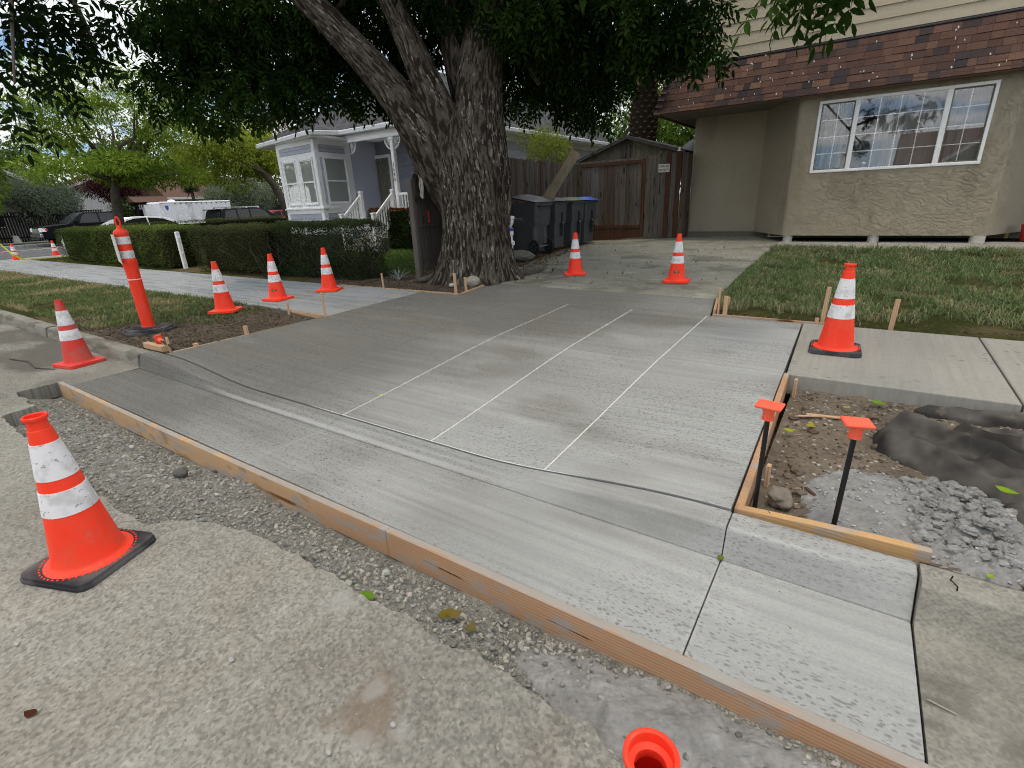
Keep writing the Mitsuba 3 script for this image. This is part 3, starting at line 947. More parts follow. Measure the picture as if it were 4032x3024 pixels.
def cone_parts(black):
    z1 = .036
    body = [(.165, .030), (.160, z1), (.142, z1 + .005), (cone_r(.055), .055)] if black else [(.150, z1 - .004), (.138, z1 + .004), (cone_r(.06), .06)]
    body += [(cone_r(z), z) for z in (.15, .25, .35, .45, .55, .62)]
    if black:
        body += [(cone_r(.652), .652), (cone_r(.660) - .008, .659), (cone_r(.675) - .012, .668), (cone_r(.69) - .009, .684), (.040, .693), (.0425, .700), (.042, .708), (.038, .711), (.034, .708), (.033, .69), (.040, .62), (.075, .35), (.10, .1)]
    else:
        body += [(cone_r(.69), .69), (.034, .702), (.031, .708), (.027, .708), (.026, .69), (.035, .62), (.075, .35), (.10, .1)]
    parts = {'body': lathe(body, 40)}
    sl = lambda a, b: lathe([(cone_r(a) - .002, a - .0015), (cone_r(a) + .0022, a), (cone_r((a + b) / 2) + .0024, (a + b) / 2), (cone_r(b) + .0022, b), (cone_r(b) - .002, b + .0015)], 40)
    parts['collar'] = sl(.442, .596); parts['collar_lower'] = sl(.284, .390)
    a = np.linspace(0, 2 * np.pi, 48, endpoint=False)
    w = .185
    sq = sg.Polygon([(-w, -w), (w, -w), (w, w), (-w, w)]).buffer(-.05).buffer(.05, 6)
    lo, mid, hi = prism(sq, 0.004, .018), None, prism(sq.buffer(-.006), .018, .034)
    feet = [box(sx * .14 - .03, sx * .14 + .03, sy * .14 - .03, sy * .14 + .03, 0, .005) for sx in (-1, 1) for sy in (-1, 1)]
    parts['base'] = join([lo, hi] + feet)
    if black:
        studs = [move(box(-.0035, .0035, -.0035, .0035, 0, .0035), (math.cos(t) * .172, math.sin(t) * .172, .0335)) for t in np.linspace(0, 2 * np.pi, 48)]
        parts['stud_ring'] = join(studs)
    return parts


_CP = {b: cone_parts(b) for b in (True, False)}


def cone(x, y, z, rot, label, black=False, sticker=None, skin='orange', lean=(0, 0), group='orange and white traffic cones', s=1.0, dirty=False):
    t = thing('traffic_cone', label, 'traffic cone', group)

    def w(m):
        v, f = turn(m, rot)[:2]
        v = v * s
        v = v + np.stack([v[:, 2] * lean[0], v[:, 2] * lean[1], 0 * v[:, 2]], 1) + np.array([x, y, z])
        return v, f
    P = _CP[black]
    put('body', w(P['body']), skin, t, smooth=40)
    put('collar', w(P['collar']), 'collar', t, smooth=40)
    put('collar', w(P['collar_lower']), 'collar', t, smooth=40)
    put('base', w(P['base']), 'rubber' if black else skin, t, label='black rubber base' if black else None)
    if black:
        put('stud_ring', w(P['stud_ring']), 'orange', t)
    if sticker is not None:
        zs, h = .165, .012
        r = cone_r(zs) + .003
        a = math.radians(sticker - rot)
        nrm = np.array([math.cos(a), math.sin(a), .15]); nrm /= np.linalg.norm(nrm)
        tx_ = np.array([-math.sin(a), math.cos(a), 0]); ty_ = np.cross(nrm, tx_)
        M = [tx_, ty_, nrm, nrm * r * .99 + np.array([0, 0, zs - .15 * r])]
        k = put('sticker', w(prism_to(sg.Polygon([(-.032, -h), (.032, -h), (.032, h), (-.032, h)]).buffer(.003), -.01, .003, M)), 'black_steel', t)
        bars = [prism_to([(u - .003, -.006), (u + .003, -.006), (u + .003, .006), (u - .003, .006)], .003, .0042, M) for u in (-.02, -.01, 0, .01, .02)]
        put('print', w(join(bars)), 'tape', k)
    return t


cone(-2.75, .468, 0.0, 21, 'large orange cone on a black rubber base, nearest the camera on the dusty street', True, s=1.04)
cone(-6.95, 1.70, 0.0, 12, 'faded dusty orange cone with pale red base on the street beside the old curb', False, skin='orange_faded')
cone(-7.44, 3.62, .165, 38, 'orange cone at the edge of the grass, just in front of the left sidewalk', False, lean=(-.03, 0))
cone(-7.55, 4.52, .172, 14, 'orange cone on the left sidewalk, middle of the row of three before the hedge', False, sticker=-50)
cone(-7.36, 5.36, .186, 30, 'orange cone on the left sidewalk, closest to the big tree', False)
cone(-4.05, 8.02, .215 + .018, 30, 'orange cone on the driveway in front of the bins', False)
cone(-2.215, 7.80, .215 + .015, 6, 'orange cone standing alone mid driveway before the beige house', False, sticker=-76)
cone(-.015, 4.95, .178, 2, 'orange cone on a black rubber base standing on the right sidewalk', True, s=1.03)
cone(-.135, .525, 0.0, 10, 'orange cone cut off at the bottom edge, only its open rim in view', True)
cone(-27.3, 5.90, .02, 20, 'small far cone beside the yellow tape at the cross street', False)
cone(-27.9, 7.3, .02, 20, 'small far cone by the far end of the clipped hedge', False)

# white tie hanging down the side of the near cone
wire = [(-2.735 - cone_r(z) * .78 - .003, .485 - cone_r(z) * .66, z) for z in np.linspace(.60, .30, 12)]
tag = put('zip_tie', [tube(wire, .0022, 6), box(wire[-1][0] - .012, wire[-1][0] + .008, wire[-1][1] - .01, wire[-1][1] + .008, .285, .305)], 'collar', label='thin white tie hanging down the side of the near cone', cat='tie')

# ------------------------------------------------------------------ delineator post with sign
t = thing('delineator_post', 'tall orange delineator tube on an octagonal black rubber base', 'delineator post')
dx, dy, dz = -7.30, 2.57, .135
octo = sg.Polygon([(math.cos(a) * .30, math.sin(a) * .30) for a in np.arange(8) * math.pi / 4 + .3])
put('base', [move(m, (dx, dy, dz)) for m in (prism(octo, 0, .03), prism(octo.buffer(-.03), .03, .05), prism(sg.Point(0, 0).buffer(.16, 16), .05, .062))], 'rubber', t)
z0 = dz + .05
put('tube', move(lathe([(.078, 0), (.072, .02), (.070, .05), (.070, .66), (.0745, .73), (.0745, .76), (.080, .775), (.080, .83), (.070, .84), (.070, 1.10), (.072, 1.12), (.076, 1.13), (.076, 1.155), (.060, 1.175), (.034, 1.19), (.028, 1.20), (.026, 1.22), (0.0, 1.225)], 36), (dx, dy, z0)), 'orange', t, smooth=40)
hpts = [(0, 0, 1.21), (-.024, 0, 1.225), (-.027, 0, 1.27), (-.014, 0, 1.315), (.0, 0, 1.325), (.014, 0, 1.315), (.027, 0, 1.27), (.024, 0, 1.225), (0, 0, 1.21)]
put('handle', move(turn(tube(hpts, .0095, 8, False), 35), (dx, dy, z0)), 'orange', t, smooth=True)
for a, b in ((1.015, 1.100), (.850, .940)):
    put('collar', move(lathe([(.0695, a - .001), (.0722, a), (.0722, b), (.0695, b + .001)], 36), (dx, dy, z0)), 'collar', t, smooth=40)
put('cord', move(lathe([(.071, .595), (.074, .598), (.074, .602), (.071, .605)], 30), (dx, dy, z0)), 'collar', t)
s_ = thing('notice_board', 'white notice board tied to the left side of the delineator post, seen edge on', 'sign')
vd = np.array([dx, dy, 0]); vd /= np.linalg.norm(vd); sd = np.array([vd[1], -vd[0], 0])
cc = np.array([dx, dy, z0 + .955]) - np.array([sd[0], sd[1], 0]) * -.0 + np.array([-.078, -.05, 0])
nn = np.array([-.80, -.60, 0]) ; nn = -sd * .985 - vd * .10; nn /= np.linalg.norm(nn)
tt = np.cross([0, 0, 1.0], nn)
c0 = np.array([dx, dy, z0 + .975]) + nn * .088
put('panel', prism_to([(-.13, -.155), (.13, -.175), (.13, .16), (-.13, .155)], -.004, .004, [tt, [0, 0, 1], nn, c0]), 'signface', s_)

# ------------------------------------------------------------------ form boards and stakes
def board(label, p, q, w, h, bend=None, mat='formwood', name='form_board'):
    n = 24
    p, q = np.asarray(p, float), np.asarray(q, float)
    x, y, d = frame(q - p)
    L = np.linalg.norm(q - p)
    rows = []
    for i in range(n + 1):
        t = i / n
        c = p + (q - p) * t + (x * bend * math.sin(math.pi * t) if bend else 0)
        e = .003
        ring = [(-w / 2 + e, -h / 2), (w / 2 - e, -h / 2), (w / 2, -h / 2 + e), (w / 2, h / 2 - e), (w / 2 - e, h / 2), (-w / 2 + e, h / 2), (-w / 2, h / 2 - e), (-w / 2, -h / 2 + e)]
        rows.append([c + x * a + y * b for a, b in ring])
    P = np.array(rows); P = np.concatenate([P, P[:, :1]], 1)
    m = gridmesh(P)
    k = P.shape[1]
    caps = [(np.vstack([P[0, :-1], [P[0, :-1].mean(0)]]), np.array([[j, (j + 1) % 8, 8] for j in range(8)])), (np.vstack([P[-1, :-1], [P[-1, :-1].mean(0)]]), np.array([[(j + 1) % 8, j, 8] for j in range(8)]))]
    return put(name, join([m] + caps), mat, smooth=30, label=label, cat='form board', group='wooden form boards round the new concrete')


board('long orange brown form board along the street edge of the gutter, left half', (-6.315, 1.348, -.0705), (-1.702, 1.346, -.0705), .040, .154, .010)
board('long form board along the street edge of the gutter, right half with dark splits', (-1.698, 1.346, -.0705), (.47, 1.347, -.0705), .040, .154, -.004)
board('form board along the right edge of the new approach slab', (-.2535, 2.14, .075), (-.289, 4.15, .100), .036, .150)
board('yellowish form board behind the right end of the new curb', (-.262, 2.150, .088), (.435, 2.222, .082), .040, .135, -.006)
board('thin form board along the left edge of the new approach slab', (-5.815, 2.20, .095), (-5.685, 4.10, .105), .022, .120)
board('short form board closing the corner of the left sidewalk', (-5.68, 4.070, .115), (-6.52, 4.070, .105), .022, .105)
board('short pale lumber block lying behind the left curb end', (-6.36, 2.165, .172), (-5.98, 2.190, .165), .060, .060, mat='stakewood')
board('thin form board along the tree bed edge of the sidewalk', (-7.7, 5.84, .150), (-4.885, 5.838, .160), .022, .100)
board('form board at the left edge of the strip joining the driveway', (-4.880, 5.86, .165), (-5.02, 7.02, .185), .028, .110)
board('thin form board along the lawn edge of the new slab', (-1.225, 5.835, .165), (-.12, 5.858, .160), .018, .100)
board('form board on the lawn side of the strip joining the driveway', (-1.215, 5.86, .190), (-1.335, 6.55, .205), .028, .120)
board('wood end of a short board in the soil at the lower right', (.74, 2.17, .09), (1.25, 2.19, .09), .045, .08)


def stake(label, x, y, z, h, w=.042, th=.020, rot=0, lean=(0, 0)):
    m = box(-w / 2, w / 2, -th / 2, th / 2, -.12, h, .002)
    v = turn(m, rot)[0]
    v = v + np.stack([v[:, 2] * lean[0], v[:, 2] * lean[1], 0 * v[:, 2]], 1) + np.array([x, y, z])
    return put('wooden_stake', (v, m[1]), 'stakewood', label=label, cat='stake', group='wooden stakes holding the form boards')


stake('thin upright stake at the corner of the left form boards, in front of the sidewalk', -5.655, 3.985, .12, .37, .024, .018, 20)
stake('short stake at the far end of the corner form board beside the sidewalk', -6.44, 3.97, .12, .18, .03, .02, 5)
stake('square topped stake halfway along the left edge board', -5.79, 2.99, .12, .135, .045, .035, 5)
stake('low sawn stub beside the left edge board near the curb', -5.86, 2.45, .12, .055, .05, .04, 8)
stake('tall grey brown stake at the tree bed corner', -4.93, 5.80, .15, .37, .042, .020, 25, (-.02, 0))
stake('orange brown stake beside the tall one at the tree bed corner', -4.935, 6.05, .15, .275, .036, .022, 60, (-.03, 0))
stake('low reddish stub at the far end of the tree bed board', -5.08, 7.06, .15, .10, .04, .03, 50)
stake('small pale stake at the left end of the tree bed board', -6.52, 5.81, .15, .30, .028, .02, 10, (-.03, 0))
stake('thin tall stake at the lawn corner of the driveway', -1.175, 5.872, .15, .345, .018, .04, 0)
stake('wide stake next to the thin one at the lawn corner', -1.105, 5.875, .15, .265, .045, .022, 0)
stake('splintered stake leaning at the lawn corner behind the two', -1.15, 6.16, .17, .18, .04, .02, 60, (.10, 0))
stake('tall leaning stake in the lawn edge just left of the right cone', -.17, 5.925, .14, .42, .040, .020, 0, (.03, 0))
stake('stake in the lawn edge right of the right cone', .40, 5.900, .14, .34, .042, .020, 0, (.03, 0))
stake('low stub at the foot of the tall leaning stake', -.215, 5.88, .14, .11, .035, .02, 0)
stake('dark stake behind the top end of the right edge board', -.212, 4.02, .02, .16, .035, .020, 85)
stake('reddish stake against the middle of the right edge board', -.196, 2.62, .02, .135, .035, .020, 85)
stake('thin stake behind the capped rod at the left curb', -5.97, 2.23, .12, .16, .022, .022, 0, (-.12, .05))
stake('second thin stake behind the capped rod at the left curb', -6.06, 2.22, .12, .13, .022, .022, 0, (-.05, .05))


def capped_rod(label, foot, top, rot, tilt=(0, 0)):
    t = thing('capped_rod', label, 'rebar stake', 'black form rods with orange safety caps')
    foot, top = np.asarray(foot, float), np.asarray(top, float)
    x, y, d = frame(top - foot, (0, 1, 0))
    a = math.radians(rot); x, y = x * math.cos(a) + y * math.sin(a), y * math.cos(a) - x * math.sin(a)
    put('rod', tube([foot - d * .1, top], .0105, 12), 'black_steel', t, smooth=40)
    capz = np.linalg.norm(top - foot)
    M = [x, y, d, foot]
    cap = [prism_to(sg.Point(0, 0).buffer(.0235, 10), capz - .052, capz + .006, M), prism_to(sg.Point(0, 0).buffer(.026, 10), capz - .055, capz - .046, M),
           prism_to(sg.Point(0, 0).buffer(.027, 10), capz - .012, capz + .004, M)]
    d2 = d + x * tilt[0] + y * tilt[1]; d2 /= np.linalg.norm(d2)
    x2 = x - d2 * (x @ d2); x2 /= np.linalg.norm(x2); y2 = np.cross(d2, x2)
    v, f = cbox(.108, .075, .014, .004)
    cap.append((v @ np.array([x2, y2, d2]) + top + d * .011, f))
    put('cap', join(cap), 'capmat', t, smooth=30)
    return t


capped_rod('black rod with orange safety cap beside the right edge board', (-.205, 2.29, .06), (-.205, 2.29, .60), 8, (.02, -.10))
capped_rod('black rod with orange safety cap standing in the soil right of the board', (.112, 2.28, .09), (.118, 2.285, .590), -22, (-.03, -.15))
capped_rod('tilted black rod with orange cap lying over the left curb end', (-5.76, 2.26, .13), (-6.12, 2.215, .245), 10, (.0, .15))

# ------------------------------------------------------------------ dark landscape cloth
def cloth(label, outline, zf, seed, mat='fabric', th=.008):
    po = sg.Polygon(outline).buffer(.02).buffer(-.01)
    x0, y0, x1, y1 = po.bounds
    st = .010
    xs, ys = np.arange(x0 - .05, x1 + .05, st), np.arange(y0 - .05, y1 + .05, st)
    X, Y = np.meshgrid(xs, ys, indexing='ij')
    pts = shapely.points(X.ravel(), Y.ravel())
    ins = shapely.contains(po, pts).reshape(X.shape)
    dist = shapely.distance(shapely.boundary(po), pts).reshape(X.shape)
    Z = zf(X, Y, np.where(ins, dist, 0))
    out = np.where(ins, 0, dist)
    Z = Z - 3.0 * out - .02 * (out > 0)
    near = out < .03
    V = np.stack([X, Y, Z], -1).reshape(-1, 3)
    b = X.shape[1]
    i, j = np.nonzero(near[:-1, :-1] & near[1:, :-1] & near[:-1, 1:] & near[1:, 1:])
    q = i * b + j
    F = np.vstack([np.stack([q, q + b, q + b + 1], 1), np.stack([q, q + b + 1, q + 1], 1)])
    uq, inv = np.unique(F, return_inverse=True)
    return put('landscape_cloth', (V[uq], inv.reshape(-1, 3)), mat, smooth=True, label=label, cat='cloth')


def folds(X, Y, a, f, seed, amp):
    """long soft folds running along direction a"""
    u = X * math.cos(a) + Y * math.sin(a); v = -X * math.sin(a) + Y * math.cos(a)
    w = meshkit.fbm(np.stack([u * 1.6, v * 2.2, u * 0 + seed], -1), 3, seed)
    r = (.5 + .5 * np.sin((v * f * .75 + 3.2 * (w - .5)) * 2 * np.pi)) ** 1.7
    return amp * (r * (0.35 + .9 * meshkit.fbm(np.stack([u * 2.7, v * 1.3, u * 0 + seed + 4], -1), 2, seed + 1)))


out1 = [(.285, 3.36), (.27, 3.47), (.32, 3.60), (.44, 3.66), (.62, 3.67), (.78, 3.78), (1.0, 3.90), (1.5, 4.0), (2.1, 3.8), (2.2, 3.0), (1.6, 2.55), (1.0, 2.50), (.80, 2.66), (.775, 2.76), (.72, 2.93), (.60, 3.04), (.47, 3.12), (.36, 3.20)]
cloth('dusty black landscape cloth bunched in folds over the soil at the right', out1,
      lambda X, Y, d: rightz(X, Y) * .3 + .042 + .030 * sstep(0, .035, d) + folds(X, Y, -.30, 3.6, 3, .105) * sstep(-.02, .06, d) + folds(X, Y, -.9, 4.2, 8, .030) * sstep(0, .08, d) + folds(X, Y, -.15, 8.0, 18, .012) * sstep(0, .05, d) + .03 * sstep(.1, .35, d), 3)
out2 = [(.50, 4.03), (.56, 3.97), (.72, 3.965), (.9, 4.0), (1.1, 4.02), (1.7, 4.02), (1.7, 4.16), (1.0, 4.155), (.72, 4.12), (.56, 4.10)]
cloth('black cloth roll lying along the foot of the right sidewalk', out2,
      lambda X, Y, d: .055 + .075 * np.sqrt(np.clip(d / .075, 0, 1)) * (.6 + .7 * meshkit.noise(np.stack([X * 7, Y * 9, X * 0], -1), 4)) + folds(X, Y, .25, 8, 5, .05) * sstep(0, .04, d), 5)

# ------------------------------------------------------------------ rubble of waste concrete, stones
def heap_r(x, y):
    w = .55 * n2(x, y, 5, 21, 3) + .25 * n2(x, y, 16, 22, 3)
    return np.minimum(np.hypot((x - .53) / .34, (y - 2.58) / .42), np.hypot((x - .27) / .30, (y - 2.55) / .42)) + w


def heap_z(x, y):
    r = heap_r(x, y)
    lump = sstep(.34, .60, x + .25 * n2(x, y, 6, 31))
    m = np.clip(1.05 - r, 0, 1)
    rough = np.abs(n2(x, y, 11, 3, 4)) * 2
    return rightz(x, y) * .5 + .028 + .045 * m ** .6 + m ** .4 * (.020 + .170 * lump) * (n2(x, y, 9, 13, 4) + .14 + .35 * rough) + m ** .3 * (.012 + .060 * lump) * n2(x, y, 36, 8, 3) - .07 * sstep(.95, 1.25, r)


put('concrete_heap', grid(np.linspace(-.03, .95, 150), np.linspace(2.14, 3.02, 135), heap_z), 'slop', smooth=True, label='spilled heap of lumpy grey waste concrete beside the yellowish form board', cat='concrete heap')
g = np.random.default_rng(31)
N = 520
px, py = g.uniform(.02, .82, N), g.uniform(2.2, 2.98, N)
k = heap_r(px, py) < 1.05
px, py = px[k], py[k]; sz = .004 + .013 * g.random(len(px)) ** 2.2
col = np.array([.34, .34, .33]) * g.uniform(.6, 1.35, (len(px), 1))
lx, ly = g.uniform(.40, .74, 190), g.uniform(2.30, 2.95, 190)
lk = heap_r(lx, ly) < 1.0
lx, ly = lx[lk], ly[lk]
put('heap_lumps', join([blob((a_, b_, float(heap_z(np.array(a_), np.array(b_))) + .004), (s_, s_ * .8, s_ * .7), i_, 2, .5, 2.2) for i_, (a_, b_, s_) in enumerate(zip(lx, ly, g.uniform(.010, .030, len(lx))))]), 'slop', smooth=30, kind='stuff', label='crusted lumps of waste concrete on the heap', cat='concrete')
put('heap_gravel', pebbles(np.stack([px, py, heap_z(px, py) + sz * .25], 1), sz, g, cols=col, var=.2), 'vcol', smooth=True, kind='stuff', label='rounded pebbles stuck in the waste concrete heap', cat='gravel')
N = 9500
px, py = g.uniform(-.19, 1.6, N), g.uniform(2.18, 4.12, N)
sz = .0025 + .017 * g.random(N) ** 3.4
col = np.array([.15, .124, .098]) * g.uniform(.4, 1.9, (N, 1)) + np.array([.05, .05, .05]) * (g.random((N, 1)) > .85)
put('soil_clods', pebbles(np.stack([px, py, rightz(px, py) + sz * .2], 1), sz, g, ico=False, cols=col), 'vcol', kind='stuff', label='clods and small stones in the dug soil at the right', cat='gravel')
N = 12000
px, py = g.uniform(-9.4, -5.8, N), g.uniform(2.18, 4.05, N)
sz = .005 + .020 * g.random(N) ** 3
col = np.array([.090, .074, .058]) * g.uniform(.4, 1.9, (N, 1))
put('soil_clods', pebbles(np.stack([px, py, parkz(px, py) + sz * .2], 1), sz, g, ico=False, cols=col), 'vcol', kind='stuff', label='dark clods in the planting strip by the left edge board', cat='gravel')
N = 5200
px, py = g.uniform(-8.4, -4.9, N), g.uniform(5.9, 8.4, N)
sz = .004 + .018 * g.random(N) ** 4
k = px < np.interp(py, [5.8, 6.8, 8, 9.2], [-4.9, -5.05, -5.2, -5.8])
px, py, sz = px[k], py[k], sz[k]
col = np.array([.085, .065, .048]) * g.uniform(.5, 1.9, (len(px), 1))
put('soil_clods', pebbles(np.stack([px, py, bedz(px, py) + sz * .2], 1), sz, g, ico=False, cols=col), 'vcol', kind='stuff', label='brown clods in the bed round the big tree', cat='gravel')
N = 1300
px, py = g.uniform(-1.4, 3, N), 5.87 + .30 * g.random(N) ** 1.6
sz = .006 + .022 * g.random(N) ** 2.5
col = np.array([.085, .062, .045]) * g.uniform(.5, 1.7, (N, 1))
put('soil_clods', pebbles(np.stack([px, py, lawnz(px, py) - .01 + sz * .2], 1), sz, g, cols=col), 'vcol', kind='stuff', label='crumbled brown soil along the edge of the front lawn', cat='gravel')


def rock(label, x, y, z, r, c=(.30, .285, .24), seed=0, group=None, amp=.16):
    v, f = blob((x, y, z), r, seed, 3, amp, 1.4)
    col = np.array(c) * (.75 + .5 * meshkit.fbm(v * 30, 3, seed))[:, None]
    put('rock', (v, f), 'vcol', smooth=True, color=col, label=label, cat='rock', group=group)


rock('round pale boulder at the foot of the big tree beside the stakes', -5.12, 6.47, .285, (.125, .11, .095), seed=2, c=(.33, .31, .25))
rock('angular pale stone between the tree roots and the driveway', -5.12, 7.84, .275, (.13, .085, .07), seed=5, c=(.30, .29, .25), amp=.3)
rock('broad grey stone by the leaning fence post', -6.02, 6.92, .29, (.16, .13, .09), seed=7, c=(.17, .15, .12))
rock('brown stone in front of the broad grey one', -5.86, 6.66, .265, (.14, .11, .075), seed=9, c=(.15, .13, .10))
rock('small white stone by the tall stake', -5.42, 6.28, .24, (.05, .045, .035), seed=12, c=(.46, .45, .42))
rock('small pale stone next to the fence post foot', -6.22, 6.78, .28, (.06, .05, .05), seed=14, c=(.34, .33, .32))
rock('flat pale stone on the driveway edge past the roots', -4.98, 8.02, .25, (.07, .05, .03), seed=15, c=(.36, .34, .30))
rock('big flat concrete chunk leaning behind the tree by the bins', -6.42, 9.92, .30, (.34, .24, .12), seed=17, c=(.20, .19, .16), amp=.3)
rock('dark clod of stone resting in the trench against the form board', -3.42, 1.14, -.075, (.045, .040, .040), seed=18, c=(.12, .12, .11), amp=.35)
rock('grey brown stone in the soil beside the right edge board', -.115, 2.46, .070, (.055, .075, .045), seed=20, c=(.20, .175, .145), amp=.6)
rock('large clod in the soil at the lower right by the old curb', .80, 2.30, .075, (.055, .05, .04), seed=21, c=(.20, .185, .155), amp=.3)
for i, (x, y, r) in enumerate([(-2.05, -.10, .017), (-1.62, .52, .013), (-.93, .30, .012), (-1.75, -.30, .014), (-1.35, .02, .015), (-2.4, .12, .011), (-.95, .66, .011), (-1.05, .50, .010)]):
    rock(['rounded grey pebble low on the left of the street', 'pale pebble near the trench in the middle of the street', 'white pebble on the street left of the cut off cone', 'grey pebble at the lower left street', 'pebble beside a dry twig on the street', 'small pebble in front of the near cone', 'white chip beside the trench edge', 'small tan pebble by the trench edge'][i],
         x, y, .006, (r, r * .75, r * .6), seed=40 + i, c=(.38, .375, .35))

# ------------------------------------------------------------------ fallen leaves
def fallen(label, x, y, z, size, col, ang, curl=.25, w=.75):
    n = 9
    s = np.linspace(0, 1, n)
    wd = np.sin(np.pi * s ** .85) * .22 * w * 2
    P = np.stack([np.stack([s - .5, sgn * wd, curl * (s - .5) ** 2 * 1.6 + .10 * np.abs(sgn) * wd * 2 + .02], -1) for sgn in (-1, -.5, 0, .5, 1)], 1) * size
    m = gridmesh(P)
    v = turn(m, ang)[0] + np.array([x, y, z])
    put('fallen_leaf', (v, m[1]), 'leafmat', smooth=True, color=np.tile(np.asarray(col), (len(v), 1)), label=label, cat='leaf')


fallen('bright green leaf lying on the gravel of the trench', -1.49, 1.02, -.05, .085, (.16, .30, .03), 12, .1, .6)
fallen('curled yellow green leaf on the trench gravel', -1.155, 1.135, -.075, .075, (.20, .17, .03), 70, .5)
fallen('second curled brown leaf beside it on the trench gravel', -1.12, 1.15, -.07, .07, (.22, .16, .05), 40, .6)
fallen('dry folded leaf nearest the form board in the trench', -1.02, 1.13, -.07, .06, (.18, .16, .05), 100, .7)
fallen('bright green leaf on the black cloth at the right', .745, 2.84, .17, .085, (.26, .42, .03), -25, .3, .7)
fallen('green leaf on the soil in front of the cloth roll', .30, 4.00, .09, .10, (.20, .36, .04), -25, .3)
fallen('yellow leaf on the soil beside the right rod', -.06, 3.42, .075, .08, (.40, .36, .05), 80, .5)
fallen('yellow green leaf at the right edge board', -.165, 3.30, .07, .075, (.42, .46, .05), 20, .5)
fallen('small yellow leaf higher up in the dug soil', .12, 3.85, .08, .05, (.45, .48, .05), 0, .3)
fallen('tiny green leaf at the gutter joint', -.275, 1.945, .006, .03, (.16, .22, .03), 40, .3, 1.2)
fallen('green seed leaf lying in the old gutter', .452, 1.96, .004, .026, (.30, .36, .08), 70, .2, 1.0)
fallen('small green leaf at the soil edge by the old curb', .60, 2.16, .14, .035, (.30, .45, .05), 60, .3)
fallen('reddish brown leaf on the street at the lower left', -1.98, .06, .004, .045, (.10, .035, .02), 30, .6)
fallen('dry tan leaf on the street near the cut off cone', -1.17, -.03, .003, .05, (.42, .30, .18), 50, .2, .5)
fallen('tiny yellow leaf on the slab joint', -2.965, 2.47, .09, .05, (.45, .50, .06), 70, .2)
g = np.random.default_rng(5)
N = 900
py = g.uniform(8.0, 13.5, N); px = np.interp(py, [8, 9.2, 10.5, 14], [-5.1, -5.7, -6.2, -6.9]) + g.normal(0, .22, N) + .35 * g.random(N) ** 2
pos = np.stack([px, py, np.maximum(drive_z(px, py), bedz(px, py) * 0 + drive_z(px, py)) + .012], 1)
put('leaf_litter', leafcloud(pos, g, (.04, .10), (.05, .035, .018), (.24, .16, .08), droop=0, jitter=.35), 'vcol', kind='stuff', label='dry brown leaf litter along the driveway edge by the bins', cat='leaves')
N = 260
px, py = g.uniform(-5.6, -1.6, N), 7 + 6.0 * g.random(N)
pos = np.stack([px, py, drive_z(px, py) + .010], 1)
put('leaf_litter', leafcloud(pos, g, (.03, .075), (.03, .028, .015), (.10, .075, .04), droop=0, jitter=.3), 'vcol', kind='stuff', label='scattered dark leaves on the old driveway', cat='leaves')
N = 90
px, py = g.uniform(-5.4, .3, N), g.uniform(1.4, 5.7, N)
pz = np.where(py < 2.0, .006, np.where(py < 2.14, curb_h(px) + .006, new_z(px, py) + .004))
put('seed_litter', leafcloud(np.stack([px, py, pz], 1), g, (.010, .028), (.05, .045, .02), (.16, .15, .06), droop=0, jitter=.25, width=.5), 'vcol', kind='stuff', label='tiny seed husks on the new concrete', cat='leaves')
# twigs, nail, strip of scrap wood
put('twig', tube([(-8.0, 1.35, .008), (-7.6, 1.42, .016), (-7.2, 1.38, .009), (-6.9, 1.47, .014)], .006, 6), 'smallbark', label='dry pale root lying on the street by the old curb', cat='twig')
put('scrap_wood', [beam((-.10, 3.62, .075), (.12, 3.66, .075), .03, .008), beam((-.16, 3.57, .07), (.0, 3.61, .085), .02, .006)], 'stakewood', label='split pale wood scrap lying on the dug soil', cat='wood scrap')
put('rusty_strip', beam((-.02, 2.62, .075), (.06, 2.52, .072), .018, .005), 'redwood', label='thin rusty strip lying in the soil by the rod', cat='metal strip')
put('nail', tube([(.405, 1.60, .004), (.475, 1.585, .004)], .0026, 6), 'mesh_metal', label='loose nail lying in the old gutter', cat='nail')
put('twig', tube([(.485, 2.08, .150), (.475, 2.05, .152), (.492, 2.02, .151), (.488, 2.0, .149)], .0022, 6), 'dark', label='tiny curled twig on top of the old curb', cat='twig')
g = np.random.default_rng(44)
for i in range(14):
    x, y = g.uniform(-.17, .30), g.uniform(2.35, 3.9)
    s_ = g.uniform(.016, .038)
    rock(['brown clod near the edge board', 'soil clod near the edge board'][i % 2] + ', ' + ['first from the old curb', 'second from the old curb', 'behind the capped rod', 'just left of the capped rod', 'beside the reddish stake', 'past the reddish stake', 'in the middle of the dug soil', 'near the wood scrap', 'in front of the yellow leaf', 'behind the yellow leaf', 'below the sidewalk face', 'left of the black cloth', 'right of the wood scrap', 'at the far sidewalk corner'][i],
         x, y, float(rightz(np.array(x), np.array(y))) + s_ * .3, (s_, s_ * .85, s_ * .7), c=(.15, .118, .088), seed=70 + i, amp=.5)
